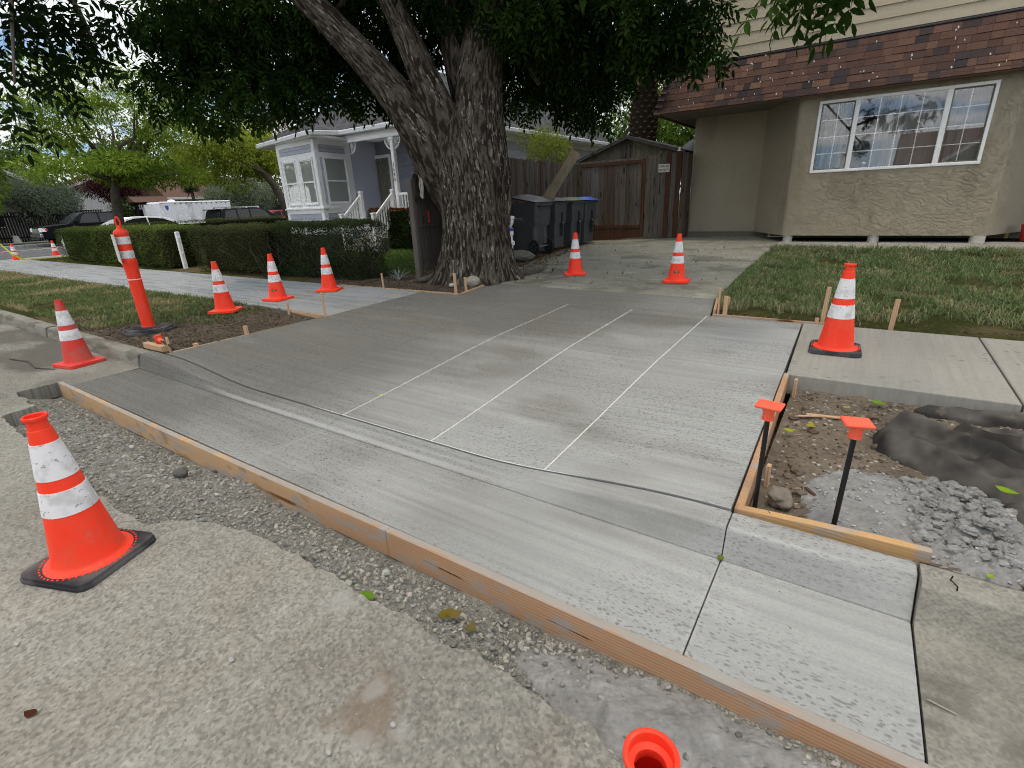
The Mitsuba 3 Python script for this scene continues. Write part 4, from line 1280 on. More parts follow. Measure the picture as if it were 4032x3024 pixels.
# ------------------------------------------------------------------ beige house
bh = thing('beige_house', 'beige stucco house with brown shingled mansard and a projecting bay window', 'house')
plan = sg.LineString([(-4.10, 24), (-4.10, 15.10), (-2.36, 15.10), (-1.50, 13.68), (2.09, 13.68), (2.98, 15.10), (7.0, 15.10)])
ins = sg.Polygon(list(plan.coords) + [(7.0, 24)])
soft = ins.buffer(-.10).buffer(.10, 10).buffer(.12).buffer(-.12, 10)
rng_pts = np.array(soft.exterior.coords)[:-1]
i0 = np.argmin(np.hypot(rng_pts[:, 0] + 4.1, rng_pts[:, 1] - 24)); rng_pts = np.roll(rng_pts, -i0, 0)
if rng_pts[1, 1] > 23.5:
    rng_pts = np.roll(rng_pts[::-1], 1, 0)
WX0, WX1, WZ0, WZ1 = -1.13, 1.72, 1.80, 3.21
path = [p for p in rng_pts if not (p[0] > 6.9 and p[1] > 15.2)]
dense = []
for a, b in zip(path[:-1], path[1:]):
    n = max(1, int(math.hypot(b[0] - a[0], b[1] - a[1]) / .25))
    dense += [np.array(a) + (np.array(b) - np.array(a)) * t for t in np.arange(n) / n]
dense.append(np.array(path[-1]))
pts = sorted([p for p in dense if abs(p[1] - 13.68) < 1e-3 and -1.2 < p[0] < 1.8], key=lambda p: p[0])
dense = [p for p in dense if not (abs(p[1] - 13.68) < 1e-3 and (abs(p[0] - WX0) < .06 or abs(p[0] - WX1) < .06))]
at_ = next(i for i, p in enumerate(dense) if abs(p[1] - 13.68) < 2e-3 and p[0] > WX0)
dense.insert(at_, np.array([WX0, 13.68]))
at_ = next(i for i, p in enumerate(dense) if abs(p[1] - 13.68) < 2e-3 and p[0] > WX1)
dense.insert(at_, np.array([WX1, 13.68]))
D2 = np.array(dense)
zs = np.array([.472, .478, .6, 1.0, 1.4, WZ0, 2.3, 2.8, WZ1, 3.40])
P = np.zeros((len(D2), len(zs), 3)); P[..., :2] = D2[:, None]; P[..., 2] = zs
v, f = gridmesh(P)
cen = v[f].mean(1)
hole = (np.abs(cen[:, 1] - 13.68) < .004) & (cen[:, 0] > WX0) & (cen[:, 0] < WX1) & (cen[:, 2] > WZ0) & (cen[:, 2] < WZ1)
put('stucco_wall', (v, f[~hole]), 'stucco', bh, smooth=30)
put('bay_floor', prism([(-2.3, 15.12), (-1.47, 13.72), (2.06, 13.72), (2.94, 15.12)], .468, .50), 'dark', bh)
puts('stem_wall', [box(-4.08, -2.0, 15.135, 15.25, .1, .470), box(2.7, 7, 15.135, 15.25, .1, .470), box(-2.0, 2.7, 15.6, 15.7, .1, .47), box(-4.08, -3.98, 15.25, 24, .1, .47)], 'stemwall', bh)
for x, y, r in ((-1.385, 13.80, .10), (.275, 13.80, .105), (1.99, 13.78, .125)):
    put('pier', move(lathe([(0, 0), (r * 1.05, 0), (r, .03), (r, .14), (0, .14)], 20), (x, y, .33)), 'pad', bh, smooth=40)
put('wall_behind', box(-1.9, 2.5, 15.16, 15.20, .47, 3.4), 'interior', bh)
# mansard
yl, yt, zl, zt = 13.44, 14.09, 3.335, 4.335
put('soffit', box(-4.60, 7.0, 13.50, 15.12, 3.345, 3.365), 'stemwall', bh)
put('soffit', box(-4.60, -4.06, 15.12, 24, 3.345, 3.365), 'stemwall', bh)
puts('eave_board', [box(-4.64, 7, yl + .012, yl + .045, 3.300, 3.40), box(-4.64, -4.605, yl + .045, 24, 3.300, 3.40)], 'brownroof', bh)
man = numbered(bh + '__mansard')
labels[man] = {'label': 'brown asphalt shingled mansard'}
deck = gridmesh(np.array([[[-4.63, yl + .02, zl], [-4.30, yt + .02, zt]], [[7, yl + .02, zl], [7, yt + .02, zt]]]))
side = gridmesh(np.array([[[-4.635, 24, zl], [-4.30, 24, zt]], [[-4.635, yl + .02, zl], [-4.30, yt + .02, zt]]]))
put('deck', join([deck, side]), 'brownroof', man)
g = np.random.default_rng(3)
sl = np.array([0, yt - yl, zt - zl]); SL = np.linalg.norm(sl); sd_ = sl / SL; nrm_ = np.array([0, -sd_[2], sd_[1]])
cols_ = [(.098, .060, .050), (.118, .072, .056), (.080, .054, .048), (.058, .046, .045), (.140, .086, .064), (.048, .043, .045)]
rows_ = 7; ex = SL / rows_
for r in range(rows_):
    x = -4.63 + .33 * (r + .2) / rows_ + .02
    s0 = r * ex
    while x < 2.75:
        w = g.uniform(.13, .34)
        lift = g.choice([.010, .010, .017])
        a0 = np.array([0, yl, zl]) + sd_ * (s0 - .012) + nrm_ * (lift + .004)
        a1 = np.array([0, yl, zl]) + sd_ * (s0 + ex + .02) + nrm_ * .005
        x1 = x + w - .004
        vv = np.array([a0 + [x, 0, 0], a0 + [x1, 0, 0], a1 + [x1, 0, 0], a1 + [x, 0, 0]])
        th = nrm_ * -.010
        mesh = (np.vstack([vv, vv + th]), np.array([[0, 1, 2], [0, 2, 3], [4, 6, 5], [4, 7, 6], [0, 4, 5], [0, 5, 1], [1, 5, 6], [1, 6, 2], [3, 7, 4], [3, 4, 0]]))
        c = np.array(cols_[g.choice(6, p=[.26, .22, .2, .12, .12, .08])]) * g.uniform(.88, 1.12)
        put('shingle', mesh, 'vcol', man, color=np.tile(c, (8, 1)) * g.uniform(.93, 1.07, (8, 1)))
        x += w
    # the hip cap piece of the course
    q0 = np.array([-4.645 + .33 * r / rows_, yl - .006, zl + (zt - zl) * r / rows_]); q1 = q0 + np.array([.33, yt - yl, zt - zl]) * (1.25 / rows_)
    q0 = q0 + np.array([-.02, -.025, 0]); q1 = q1 + np.array([.0, .0, .01])
    put('shingle', join([(np.array([q0, q0 + [.16, -.005, -.02], q1 + [.16, 0, -.012], q1]), np.array([[0, 1, 2], [0, 2, 3]])), (np.array([q0, q1, q1 + [-.01, .16, -.012], q0 + [-.01, .16, -.02]]), np.array([[0, 1, 2], [0, 2, 3]])),
                         (np.array([q0, q0 + [.16, -.005, -.02], q0 + [.16, .01, -.034], q0 + [0, .015, -.016]]), np.array([[0, 1, 2], [0, 2, 3]]))]), 'vcol', man, color=np.tile(np.array((.075, .055, .052)) * g.uniform(.8, 1.3), (12, 1)))
dr_pts = []
for i in range(52):
    s, x = g.uniform(0.05, .98) * SL, g.uniform(-4.2, 2.6)
    dr_pts.append(move(blob((0, 0, 0), (g.uniform(.007, .014), .006, g.uniform(.012, .030)), i, 1), np.array([x, yl, zl]) + sd_ * s + nrm_ * .018))
put('droppings', dr_pts, 'whitepaint', man, label='white bird droppings spattered on the shingles')
# upper floor with lap siding
puts('flashing', [box(-4.30, 7, 14.06, 14.14, 4.340, 4.372, .006), box(-4.285, 7, 14.10, 14.145, 4.372, 4.40)], 'flashing', bh)
put('upper_wall', [box(-4.24, 7, 14.19, 14.4, 4.35, 8.2), box(-4.24, -4.1, 14.4, 24, 4.35, 8.2)], 'siding', bh)
butts = {1: [-1.87], 2: [-2.98, 1.6], 3: [-.4], 4: [-2.2, 1.3], 5: [-3.3, .4], 6: [-1.2], 7: [-2.6, .9]}
for r in range(13):
    z0 = 4.388 + .2325 * r if r else 4.395
    xs_ = [-4.22] + butts.get(r, [-1.0]) + [3.0]
    for a, b in zip(xs_[:-1], xs_[1:]):
        q = np.array([[a + .002, 14.148, z0 + .006], [b - .002, 14.148, z0 + .006], [b - .002, 14.170, z0 + .245], [a + .002, 14.170, z0 + .245]])
        qb = q + np.array([0, .018, 0])
        m = (np.vstack([q, qb]), np.array([[0, 1, 2], [0, 2, 3], [0, 4, 5], [0, 5, 1], [1, 5, 6], [1, 6, 2], [3, 7, 4], [3, 4, 0]]))
        put('siding_board', m, 'siding', bh)
puts('corner_board', [box(-4.285, -4.19, 14.125, 14.19, 4.40, 7.6), box(-4.285, -4.245, 14.19, 14.29, 4.40, 7.6)], 'trim', bh)
# window
win = numbered(bh + '__window'); labels[win] = {'label': 'wide white three part sliding window'}
yf = 13.68
fr = [box(WX0, WX1, yf - .022, yf + .07, WZ1 - .055, WZ1, .006), box(WX0, WX1, yf - .022, yf + .07, WZ0, WZ0 + .055, .006), box(WX0, WX0 + .055, yf - .022, yf + .07, WZ0 + .055, WZ1 - .055, .006), box(WX1 - .055, WX1, yf - .022, yf + .07, WZ0 + .055, WZ1 - .055, .006),
      box(-.478, -.395, yf - .016, yf + .06, WZ0 + .055, WZ1 - .055, .006), box(.985, 1.075, yf - .016, yf + .06, WZ0 + .055, WZ1 - .055, .006)]
put('frame', fr, 'vinyl', win)
sash = lambda a, b, y: [box(a, b, y, y + .03, WZ0 + .055, WZ0 + .080, .003), box(a, b, y, y + .03, WZ1 - .080, WZ1 - .055, .003), box(a, a + .022, y, y + .03, WZ0 + .08, WZ1 - .08, .003), box(b - .022, b, y, y + .03, WZ0 + .08, WZ1 - .08, .003)]
put('sash', sash(WX0 + .055, -.478, yf + .012), 'stemwall', win); put('sash', sash(1.075, WX1 - .055, yf + .012), 'stemwall', win)
for a, b, n, y in ((WX0 + .075, -.478, 2, yf + .03), (-.395, .985, 4, yf + .012), (1.075, WX1 - .075, 2, yf + .03)):
    put('pane', (np.array([[a, y, WZ0 + .055], [b, y, WZ0 + .055], [b, y, WZ1 - .055], [a, y, WZ1 - .055]]), np.array([[0, 1, 2], [0, 2, 3]])), 'glass', win)
    za, zb = WZ0 + .055, WZ1 - .055
    for i in range(1, n):
        x = a + (b - a) * i / n
        put('muntin', box(x - .0065, x + .0065, y + .006, y + .014, za, zb), 'vinyl', win)
    for i in range(1, 4):
        z = za + (zb - za) * i / 4
        put('muntin', box(a, b, y + .0065, y + .0135, z - .0065, z + .0065), 'vinyl', win)
room = [box(-1.45, 2.05, 14.9, 14.95, 1.0, 3.5), box(-1.5, -1.45, 13.72, 14.95, 1, 3.5), box(2.05, 2.1, 13.72, 14.95, 1, 3.5), box(-1.5, 2.1, 13.72, 14.95, 1.2, 1.25), box(-1.5, 2.1, 13.72, 14.95, 3.34, 3.36)]
put('room', room, 'interior', bh)
cx = np.linspace(-.05, 1.68, 90)
cur = gridmesh(np.stack([np.stack([cx, 13.85 + .035 * np.sin(cx * 42) * (.5 + .5 * np.sin(cx * 7)) + z * 0, cx * 0 + z], -1) for z in (1.82, 3.25)], 1))
put('curtain', cur, 'curtain', bh, smooth=True)
cx2 = np.linspace(-.98, -.60, 24)
put('curtain', gridmesh(np.stack([np.stack([cx2, 13.95 + .03 * np.sin(cx2 * 60), cx2 * 0 + z], -1) for z in (1.82, 3.25)], 1)), 'stemwall', bh, smooth=True)
k = thing('sill_ornament', 'small black and white ornament standing on the window sill inside', 'ornament')
put('body', [blob((-.15, 13.765, 1.905), (.085, .05, .055), 3, 2, .1)], 'black_steel', k, smooth=True)
put('spot', blob((-.15, 13.72, 1.945), (.03, .012, .022), 4, 1, .1), 'vinyl', k, smooth=True)
# dried plant and red pot at the right edge
g = np.random.default_rng(9)
t = thing('dried_plant', 'dry brown plant hanging on the stucco wall at the right edge', 'plant')
pp = np.array([2.72, 14.82, 1.62]) + g.normal(size=(240, 3)) * np.array([.13, .05, .17])
put('foliage', leafcloud(pp, g, (.05, .12), (.10, .05, .025), (.34, .20, .10), droop=.9), 'leafmat', t)
put('stem', tube([(2.6, 14.98, 1.75), (2.68, 14.85, 1.82), (2.72, 14.82, 1.62)], .008, 6), 'smallbark', t)
put('flower_pot', move(lathe([(0, 0), (.10, 0), (.13, .28), (.14, .28), (.14, .31), (.12, .31), (.115, .27), (0, .25)], 24), (2.80, 14.25, .34)), 'lampred', smooth=40, label='red pot standing under the bay at the right edge', cat='pot')

# ------------------------------------------------------------------ wooden fence right of the gate, with its sign
def boards(par, xs, z0s, z1s, y, mat='fencewood', th=.018, dog=0.0, seed=0):
    g = np.random.default_rng(seed)
    for i, (a, b) in enumerate(zip(xs[:-1], xs[1:])):
        yy = y + g.uniform(-.006, .006)
        z0, z1 = (z0s[i] if np.ndim(z0s) else z0s), (z1s[i] if np.ndim(z1s) else z1s)
        m_ = mat[i] if isinstance(mat, list) else (FW[g.integers(4)] if mat == 'fencewood' else mat)
        if dog:
            P_ = [(a + .004, z0), (b - .004, z0), (b - .004, z1 - dog), (b - .004 - dog * .8, z1), (a + .004 + dog * .8, z1), (a + .004, z1 - dog)]
        else:
            P_ = [(a + .003, z0), (b - .003, z0), (b - .003, z1), (a + .003, z1)]
        put('board', prism_to(P_, 0, th, [[1, 0, 0], [0, 0, 1], [0, -1, 0], [0, yy, 0]]), m_, par)


fn = thing('wood_fence', 'weathered board fence with two reddish boards between the gate and the beige house', 'fence')
xb = [-5.22, -5.075, -4.935, -4.80, -4.665, -4.52, -4.385, -4.25]
boards(fn, xb, .335, [2.505, 2.51, 2.525, 2.53, 2.545, 2.53, 2.56], 14.70, ['fencewood', 'fencewood', 'fencewood', 'fencewood', 'redwood', 'fencewood', 'redwood'], .02, seed=3)
put('post', box(-4.245, -4.085, 14.70, 14.80, .2, 2.52, .006), 'fencewood_brown', fn)
puts('infill', [box(-4.26, -4.125, 14.81, 14.84, .2, 2.5), box(-4.12, -4.075, 14.81, 15.09, .1, 2.5)], 'fencewood_brown', fn)
puts('rail', [box(-5.22, -4.14, 14.725, 14.765, 2.15, 2.24), box(-5.22, -4.14, 14.725, 14.765, .6, .69)], 'fencewood', fn)
put('finial', move(lathe([(0, 0), (.05, 0), (.05, .015), (.022, .03), (.032, .06), (.022, .09), (0, .105)], 16), (-4.33, 14.69, 2.56)), 'vinyl', smooth=40, label='small white finial standing on the fence top', cat='finial')
sgn = thing('dog_sign', 'cream warning sign with black capitals nailed to the fence boards', 'sign')
Ms = [[1, 0, -.02], [0, 0, 1], [0, -1, 0], [-4.715, 14.670, 2.165]]
put('plate', prism_to(sg.Polygon([(-.145, -.095), (.145, -.095), (.145, .095), (-.145, .095)]).buffer(.008), 0, .004, Ms), 'signface', sgn)
for txt, hh, yy in (('GUARD DOG', .052, .022), ('ON DUTY', .052, -.070)):
    m = meshkit.text_mesh(txt, hh, .0012, True)
    v = np.array(m.vertices); w = v[:, 0].max(); sc = min(1, .27 / w); v[:, 0] = (v[:, 0] - w / 2) * sc
    v[:, 1] += yy; v[:, 2] += .0045
    M = np.asarray(Ms, float)
    put('lettering', (v @ M[:3] + M[3], np.array(m.faces)), 'ink', sgn)

gt = thing('wood_gate', 'wide weathered board gate in a reddish frame at the end of the driveway', 'gate')
put('frame', [box(-7.20, -5.335, 14.655, 14.69, 2.335, 2.425, .004), box(-5.335, -5.235, 14.650, 14.69, .34, 2.47, .004), box(-7.20, -5.335, 14.655, 14.69, .600, .690, .004)], 'redwood', gt)
put('top_board', box(-7.45, -5.22, 14.66, 14.72, 2.425, 2.475, .004), 'fencewood', gt)
xg = [-7.20, -7.05, -6.90, -6.66, -6.50, -6.38, -6.13, -6.00, -5.80, -5.66, -5.47, -5.335]
boards(gt, xg, .690, 2.335, 14.70, 'fencewood', .018, seed=8)
put('kick_board', prism_to([(-7.20, .200), (-5.335, .345), (-5.335, .595), (-7.20, .595)], 0, .03, [[1, 0, 0], [0, 0, 1], [0, -1, 0], [0, 14.70, 0]]), 'redwood', gt)
boards(gt, [-7.49, -7.35, -7.21], .2, 2.42, 14.70, 'fencewood', .03, seed=9)

sf = thing('side_fence', 'grey dog eared board fence running back along the bins', 'fence')
g = np.random.default_rng(12)
y = 7.9
while y < 14.62:
    w = .140
    z1 = 2.46 + .05 * g.random() + (.02 if y < 11 else 0); xx = -7.50 + g.uniform(-.008, .008)
    put('board', prism_to([(y + .003, .22), (y + w - .003, .22), (y + w - .003, z1 - .04), (y + w - .03, z1), (y + .03, z1), (y + .003, z1 - .04)], 0, .02, [[0, 1, 0], [0, 0, 1], [1, 0, 0], [xx, 0, 0]]), FW[g.integers(4)], sf)
    y += w + .002
puts('rail', [box(-7.56, -7.51, 7.9, 14.65, 2.1, 2.19), box(-7.56, -7.51, 7.9, 14.65, .5, .59)], 'fencewood', sf)

fp = thing('fence_panel', 'dark weathered fence panel with square post just left of the big tree', 'fence')
put('post', box(-6.48, -6.37, 6.55, 6.66, .1, 1.90, .01), 'fencewood', fp)
for i, (a, z1) in enumerate(((6.68, 2.00), (6.84, 2.09), (7.00, 2.12), (7.16, 2.11), (7.32, 2.12), (7.48, 2.1))):
    b = a + .155
    put('board', prism_to([(a, .42), (b, .42), (b, z1 - .05), (b - .04, z1), (a + .04, z1), (a, z1 - .05)], 0, .02, [[0, 1, 0], [0, 0, 1], [1, 0, 0], [-6.47, 0, 0]]), 'fencewood', fp)
puts('rail', [box(-6.445, -6.40, 6.66, 7.65, 1.13, 1.175), box(-6.445, -6.40, 6.66, 7.65, 1.62, 1.71), box(-6.445, -6.40, 6.66, 7.65, .43, .50)], 'fencewood', fp)
put('red_tag', [box(-6.398, -6.375, 6.92, 6.945, 1.18, 1.37, .005), box(-6.398, -6.37, 6.915, 6.95, 1.37, 1.40)], 'lampred', label='small red tag standing on the rail of the fence panel by the tree', cat='tag')

# ------------------------------------------------------------------ shed
sh = thing('shed', 'old wooden garden shed with low gable behind the gate', 'shed')
pk, el, er = (-6.12, 3.14), (-7.95, 2.52), (-4.40, 2.62)
xs_ = np.linspace(-7.75, -4.55, 12)
for i, (a, b) in enumerate(zip(xs_[:-1], xs_[1:])):
    top = lambda x: np.interp(x, [el[0], pk[0], er[0]], [el[1], pk[1], er[1]]) - .035
    pts_ = [(a + .004, 1.0), (b - .004, 1.0), (b - .004, top(b)), (a + .004, top(a))]
    if a < pk[0] < b:
        pts_.insert(3, (pk[0], pk[1] - .035))
    put('board', prism_to(pts_, 0, .02, [[1, 0, 0], [0, 0, 1], [0, -1, 0], [0, 15.62, 0]]), 'shedwood', sh)
puts('batten', [box(-6.36, -6.17, 15.575, 15.60, 2.55, 3.02), box(-6.12, -6.06, 15.575, 15.60, 2.5, 3.02)], 'fencewood', sh)
for a, b in ((el, pk), (er, pk)):
    put('roof', beam((( a[0] + b[0]) / 2, 15.40, (a[1] + b[1]) / 2), ((a[0] + b[0]) / 2, 19.2, (a[1] + b[1]) / 2), math.hypot(a[0] - b[0], a[1] - b[1]), .035, (-(b[1] - a[1]) * (1 if b[0] > a[0] else -1), 0, abs(b[0] - a[0]))), 'gray_roof', sh)
    put('barge_board', beam((a[0], 15.42, a[1] - .045), (b[0], 15.42, b[1] - .045), .02, .05, (0, 0, 1)), 'fencewood', sh)
put('covered_dome', move(lathe([(0, .5), (.25, .47), (.45, .36), (.58, .18), (.62, 0), (.6, -.6)], 28), (-4.45, 17.2, 2.55)), 'cart', smooth=40, label='dark blue grey rounded cover showing over the fence beside the stucco wall', cat='cover')

# ------------------------------------------------------------------ wheeled bins
def bin_cart(x, y, z, rot, label, lid, lid_label, text=False, lid_open=0, front=False):
    t = thing('wheeled_bin', label, 'bin', 'wheeled bins along the side fence')
    def W(m):
        v, f = turn(m, rot)[:2]
        return v * np.array([1, 1, 1.13]) + np.array([x, y, z]), f

    def ring(dx, dy, r, zz, ox=0):
        p = np.array(sg.box(-dx / 2, -dy / 2, dx / 2, dy / 2).buffer(-r).buffer(r, 5).exterior.coords)[:-1]
        return np.column_stack([p[:, 0] + ox, p[:, 1], np.full(len(p), zz)])
    R = [ring(.50, .52, .06, .05, -.03), ring(.52, .54, .06, .10, -.03), ring(.60, .59, .06, .56, -.01), ring(.70, .64, .06, .60, .0), ring(.745, .68, .06, .985, .01), ring(.75, .685, .06, .99, .01), ring(.80, .74, .06, .995, .01), ring(.80, .74, .06, 1.045, .01), ring(.72, .66, .05, 1.045, .01), ring(.70, .64, .05, .7, .01)]
    P = np.stack(R, 0); P = np.concatenate([P, P[:, :1]], 1)
    bottom = (np.vstack([R[0], [R[0].mean(0)]]), np.array([[(j + 1) % len(R[0]), j, len(R[0])] for j in range(len(R[0]))]))
    put('body', W(join([gridmesh(P), bottom])), 'cart', t, smooth=35)
    cols = [move(prism(sg.Point(0, 0).buffer(.085, 8), .20, .62), (.22, s * .20, 0)) for s in (-1, 1)]
    puts('pillar', [W(c) for c in cols], 'cart', t, smooth=40)
    put('handle', W(join([tube([(.40, -.24, .97), (.47, -.24, .98), (.47, .24, .98), (.40, .24, .97)], .014, 8)])), 'cartblack', t, smooth=40)
    for s in (-1, 1):
        wv = lathe([(0, -.02), (.05, -.028), (.055, -.02), (.105, -.018), (.112, -.03), (.145, -.028), (.150, -.015), (.150, .015), (.145, .028), (.112, .03), (.105, .018), (.055, .02), (.05, .028), (0, .02)], 24)
        vv = np.stack([wv[0][:, 0], wv[0][:, 2], wv[0][:, 1]], 1)
        sp = [beam((math.cos(a) * .05, -.021, math.sin(a) * .05), (math.cos(a) * .11, -.021, math.sin(a) * .11), .018, .01, (0, 1, 0)) for a in np.arange(8) * math.pi / 4] + [beam((math.cos(a) * .05, .021, math.sin(a) * .05), (math.cos(a) * .11, .021, math.sin(a) * .11), .018, .01, (0, 1, 0)) for a in np.arange(8) * math.pi / 4]
        k = put('wheel', W(move((vv, wv[1][:, ::-1]), (.29, s * .31, .15))), 'tire', t, smooth=40)
        put('spoke', W(move(join(sp), (.29, s * .31, .15))), 'cart', k)
    put('axle', W(tube([(.29, -.30, .15), (.29, .30, .15)], .012, 8)), 'mesh_metal', t)
    # lid: shallow dome hinged on the handle side
    LX, LY = np.linspace(-.42, .42, 14), np.linspace(-.385, .385, 12)
    m = grid(LX, LY, lambda a, b: .012 + .045 * (1 - np.clip(np.abs(a) / .42, 0, 1) ** 4) * (1 - np.clip(np.abs(b) / .385, 0, 1) ** 4) + .03 * (np.abs(b) < .22) * (np.abs(a) < .25))
    v = m[0]; lowv = v.copy(); lowv[:, 2] -= .03
    if lid_open:
        a = math.radians(lid_open); c, s = math.cos(a), math.sin(a)
        for q in (v, lowv):
            qx, qz = q[:, 0] - .40, q[:, 2].copy()
            q[:, 0], q[:, 2] = .40 + c * qx + s * qz, -s * qx + c * qz
    lm = join([(v, m[1]), (lowv, m[1][:, ::-1])])
    put('lid', W(move(lm, (0, 0, 1.05))), lid, t, smooth=35, label=lid_label)
    if front:
        put('grab_bar', W(join([box(-.372, -.352, -.045, .045, .30, .82), box(-.385, -.360, -.035, .035, .545, .565)])), 'cartblack', t)
        put('bar_latch', W(box(-.392, -.378, -.03, .03, .575, .60)), 'mesh_metal', t)
    if text:
        for txt, hh, zz in (('Property of', .030, .73), ('--- ------ ---', .026, .685), ('--------', .026, .645)):
            tm = meshkit.text_mesh(txt, hh, .0015)
            v = np.array(tm.vertices); v[:, 0] -= v[:, 0].max() / 2
            M = [[1, 0, 0], [0, -.10, 1], [0, -1, -.10], [-.10, -.353 + (zz - .9) * -.11 - .004 - .022, zz]]
            put('print', W((v @ np.array(M[:3]) + np.array(M[3]), np.array(tm.faces))), 'signface', t)
    return t


bin_cart(-6.79, 11.05, .245, -4, 'dark grey wheeled bin nearest the tree with lid ajar and a plank sticking out', 'cart', None, text=True, lid_open=9)
bin_cart(-6.80, 11.98, .245, 184, 'dark grey wheeled bin with dark lid, second from the tree', 'cart', None, front=True)
bin_cart(-6.74, 12.86, .240, 180, 'dark grey wheeled bin with a green lid', 'greenlid', 'green lid', front=True)
bin_cart(-6.76, 13.72, .235, 178, 'dark grey wheeled bin with a blue lid, next to the gate', 'bluelid', 'blue lid', front=True)
pa, pb = np.array([-6.78, 11.05, .95]), np.array([-6.46, 12.85, 2.62])
put('plank', beam(pa, pb, .245, .04, (.50, -.85, .1), .004), 'plankwood', label='weathered plank sticking up out of the first bin', cat='plank')
# odds and ends behind the trunk
CX, CY = -6.30, 9.30
wt = thing('white_container', 'white ribbed plastic jug stack half hidden behind the big tree', 'container')
put('body', move(lathe([(0, 0), (.085, 0), (.09, .3), (.13, .33), (.13, .40), (.09, .42), (.09, .52), (.11, .54), (.11, .62), (.07, .70), (.12, .78), (.12, .84), (.14, .86), (.14, .92), (0, .93)], 20), (CX, CY, .27)), 'vinyl', wt, smooth=30)
put('band', move(lathe([(.092, 0), (.115, .02), (.115, .07), (.092, .09)], 20), (CX, CY, .87)), 'bluelid', wt)
# ------------------------------------------------------------------ blue house
uh = thing('blue_house', 'small pale blue house with white trimmed bay, porch and grey hipped roof behind the hedges', 'house')
E_L, E_M, E_R = np.array([-16.73, 11.02]), np.array([-14.42, 10.78]), np.array([-14.58, 12.27])


def face(p, q):
    d = (q - p); L = np.linalg.norm(d); d = d / L
    n = np.array([d[1], -d[0]])
    return L, [[d[0], d[1], 0], [0, 0, 1], [n[0], n[1], 0], [p[0], p[1], 0]]


def rect(M, u0, u1, z0, z1, o0, o1, mat, name, par, **k):
    return put(name, prism_to([(u0, z0), (u1, z0), (u1, z1), (u0, z1)], o0, o1, M), mat, par, **k)


def window(M, u0, u1, z0, z1, zm, par, fw=.05):
    w = numbered(par + '__window')
    rect(M, u0, u1, z0, z1, .004, .008, 'blind', 'blind', w)
    put('pane', prism_to([(u0, z0), (u1, z0), (u1, z1), (u0, z1)], .022, .0221, M), 'glass', w) if 0 else None
    A = np.asarray(M, float)
    q = np.array([[u0, z0], [u1, z0], [u1, z1], [u0, z1]])
    for za, zb, o in ((z0, zm, .018), (zm, z1, .026)):
        qq = np.array([[u0, za, o], [u1, za, o], [u1, zb, o], [u0, zb, o]]) @ A[:3] + A[3]
        put('pane', (qq, np.array([[0, 1, 2], [0, 2, 3]])), 'glass', w)
    put('sash', join([prism_to([(a, b), (c, b), (c, d), (a, d)], .01, .034, M) for a, b, c, d in ((u0, zm - .022, u1, zm + .022), (u0, z0, u1, z0 + .03), (u0, z1 - .03, u1, z1), (u0, z0 + .03, u0 + .028, z1 - .03), (u1 - .028, z0 + .03, u1, z1 - .03))]), 'vinyl', w)
    put('frame', join([prism_to([(a, b), (c, b), (c, d), (a, d)], 0, .050, M) for a, b, c, d in ((u0 - fw, z0 - fw, u1 + fw, z0), (u0 - fw, z1, u1 + fw, z1 + fw), (u0 - fw, z0, u0, z1), (u1, z0, u1 + fw, z1))]), 'vinyl', w)


bay = numbered(uh + '__bay'); labels[bay] = {'label': 'white trimmed bay with tall sash windows'}
zt_, zb_ = 3.53, .70
for (p, q), spec in (((E_L, E_M), 'front'), ((E_M, E_R), 'side')):
    L, M = face(p, q)
    rect(M, 0, L, zb_, zt_ + .1, -.10, 0, 'bluewall', 'wall', bay)
    rect(M, -.012, .16 if spec == 'front' else .14, zb_, zt_, 0, .022, 'trim', 'corner_board', bay)
    rect(M, L - (.14 if spec == 'front' else .22), L + .012 * (spec == 'front'), zb_, zt_, 0, .0222, 'trim', 'corner_board', bay)
    for z0, z1, o in ((3.40, zt_ + .08, .021), (3.03, 3.17, .021), (1.36, 1.62, .021), (.70, 1.02, .021)):
        rect(M, .15, L - .15, z0, z1, 0, o, 'trim', 'rail', bay)
    rect(M, -.05, L + .05 * (spec == 'front'), 1.50, 1.54, 0, .065, 'trim', 'ledge', bay)
    for z in (3.17, 1.02):
        for i in range(2):
            rect(M, .16, L - .15, z + .01 + .115 * i + (.0 if z > 3 else .055), z + .02 + .115 * i + (.0 if z > 3 else .055), 0, .008, 'porchwall', 'panel_groove', bay)
    if spec == 'front':
        window(M, .126 * L + .02, .448 * L, 1.68, 2.97, 2.32, bay)
        window(M, .592 * L, .905 * L, 1.68, 2.97, 2.32, bay)
        rect(M, .46 * L, .58 * L, 1.62, 3.03, 0, .0205, 'trim', 'mullion', bay)
    else:
        window(M, .20 * L, .80 * L, 1.68, 3.02, 2.34, bay)
put('skirt', [box(-16.65, -14.5, 10.95, 11.0, .25, .70)], 'stemwall', uh)
puts('wall', [box(-16.75, -16.6, 11.05, 24, .2, 3.6), box(-14.66, -14.58, 12.25, 13.42, .9, 3.7)], 'bluewall', uh)
puts('wall', [box(-14.6, -10.6, 13.42, 13.55, .3, 3.75)], 'porchwall', uh, label='shaded blue grey porch wall')
for i in range(14):
    z0 = .95 + .20 * i
    for a, b in ((-14.58, -10.6),):
        put('siding_board', prism_to([(0, 0), (.0, .195), (-.004, .195), (-.016, .006)], a, b, [[0, 1, 0], [0, 0, 1], [1, 0, 0], [0, 13.418, z0]]), 'porchwall', uh)
for i in range(17):
    z0 = .6 + .185 * i
    put('siding_board', prism_to([(0, 0), (.0, .182), (.004, .182), (.018, .006)], 13.42, 26, [[1, 0, 0], [0, 0, 1], [0, 1, 0], [-10.6, 0, z0]]), 'bluewall', uh)
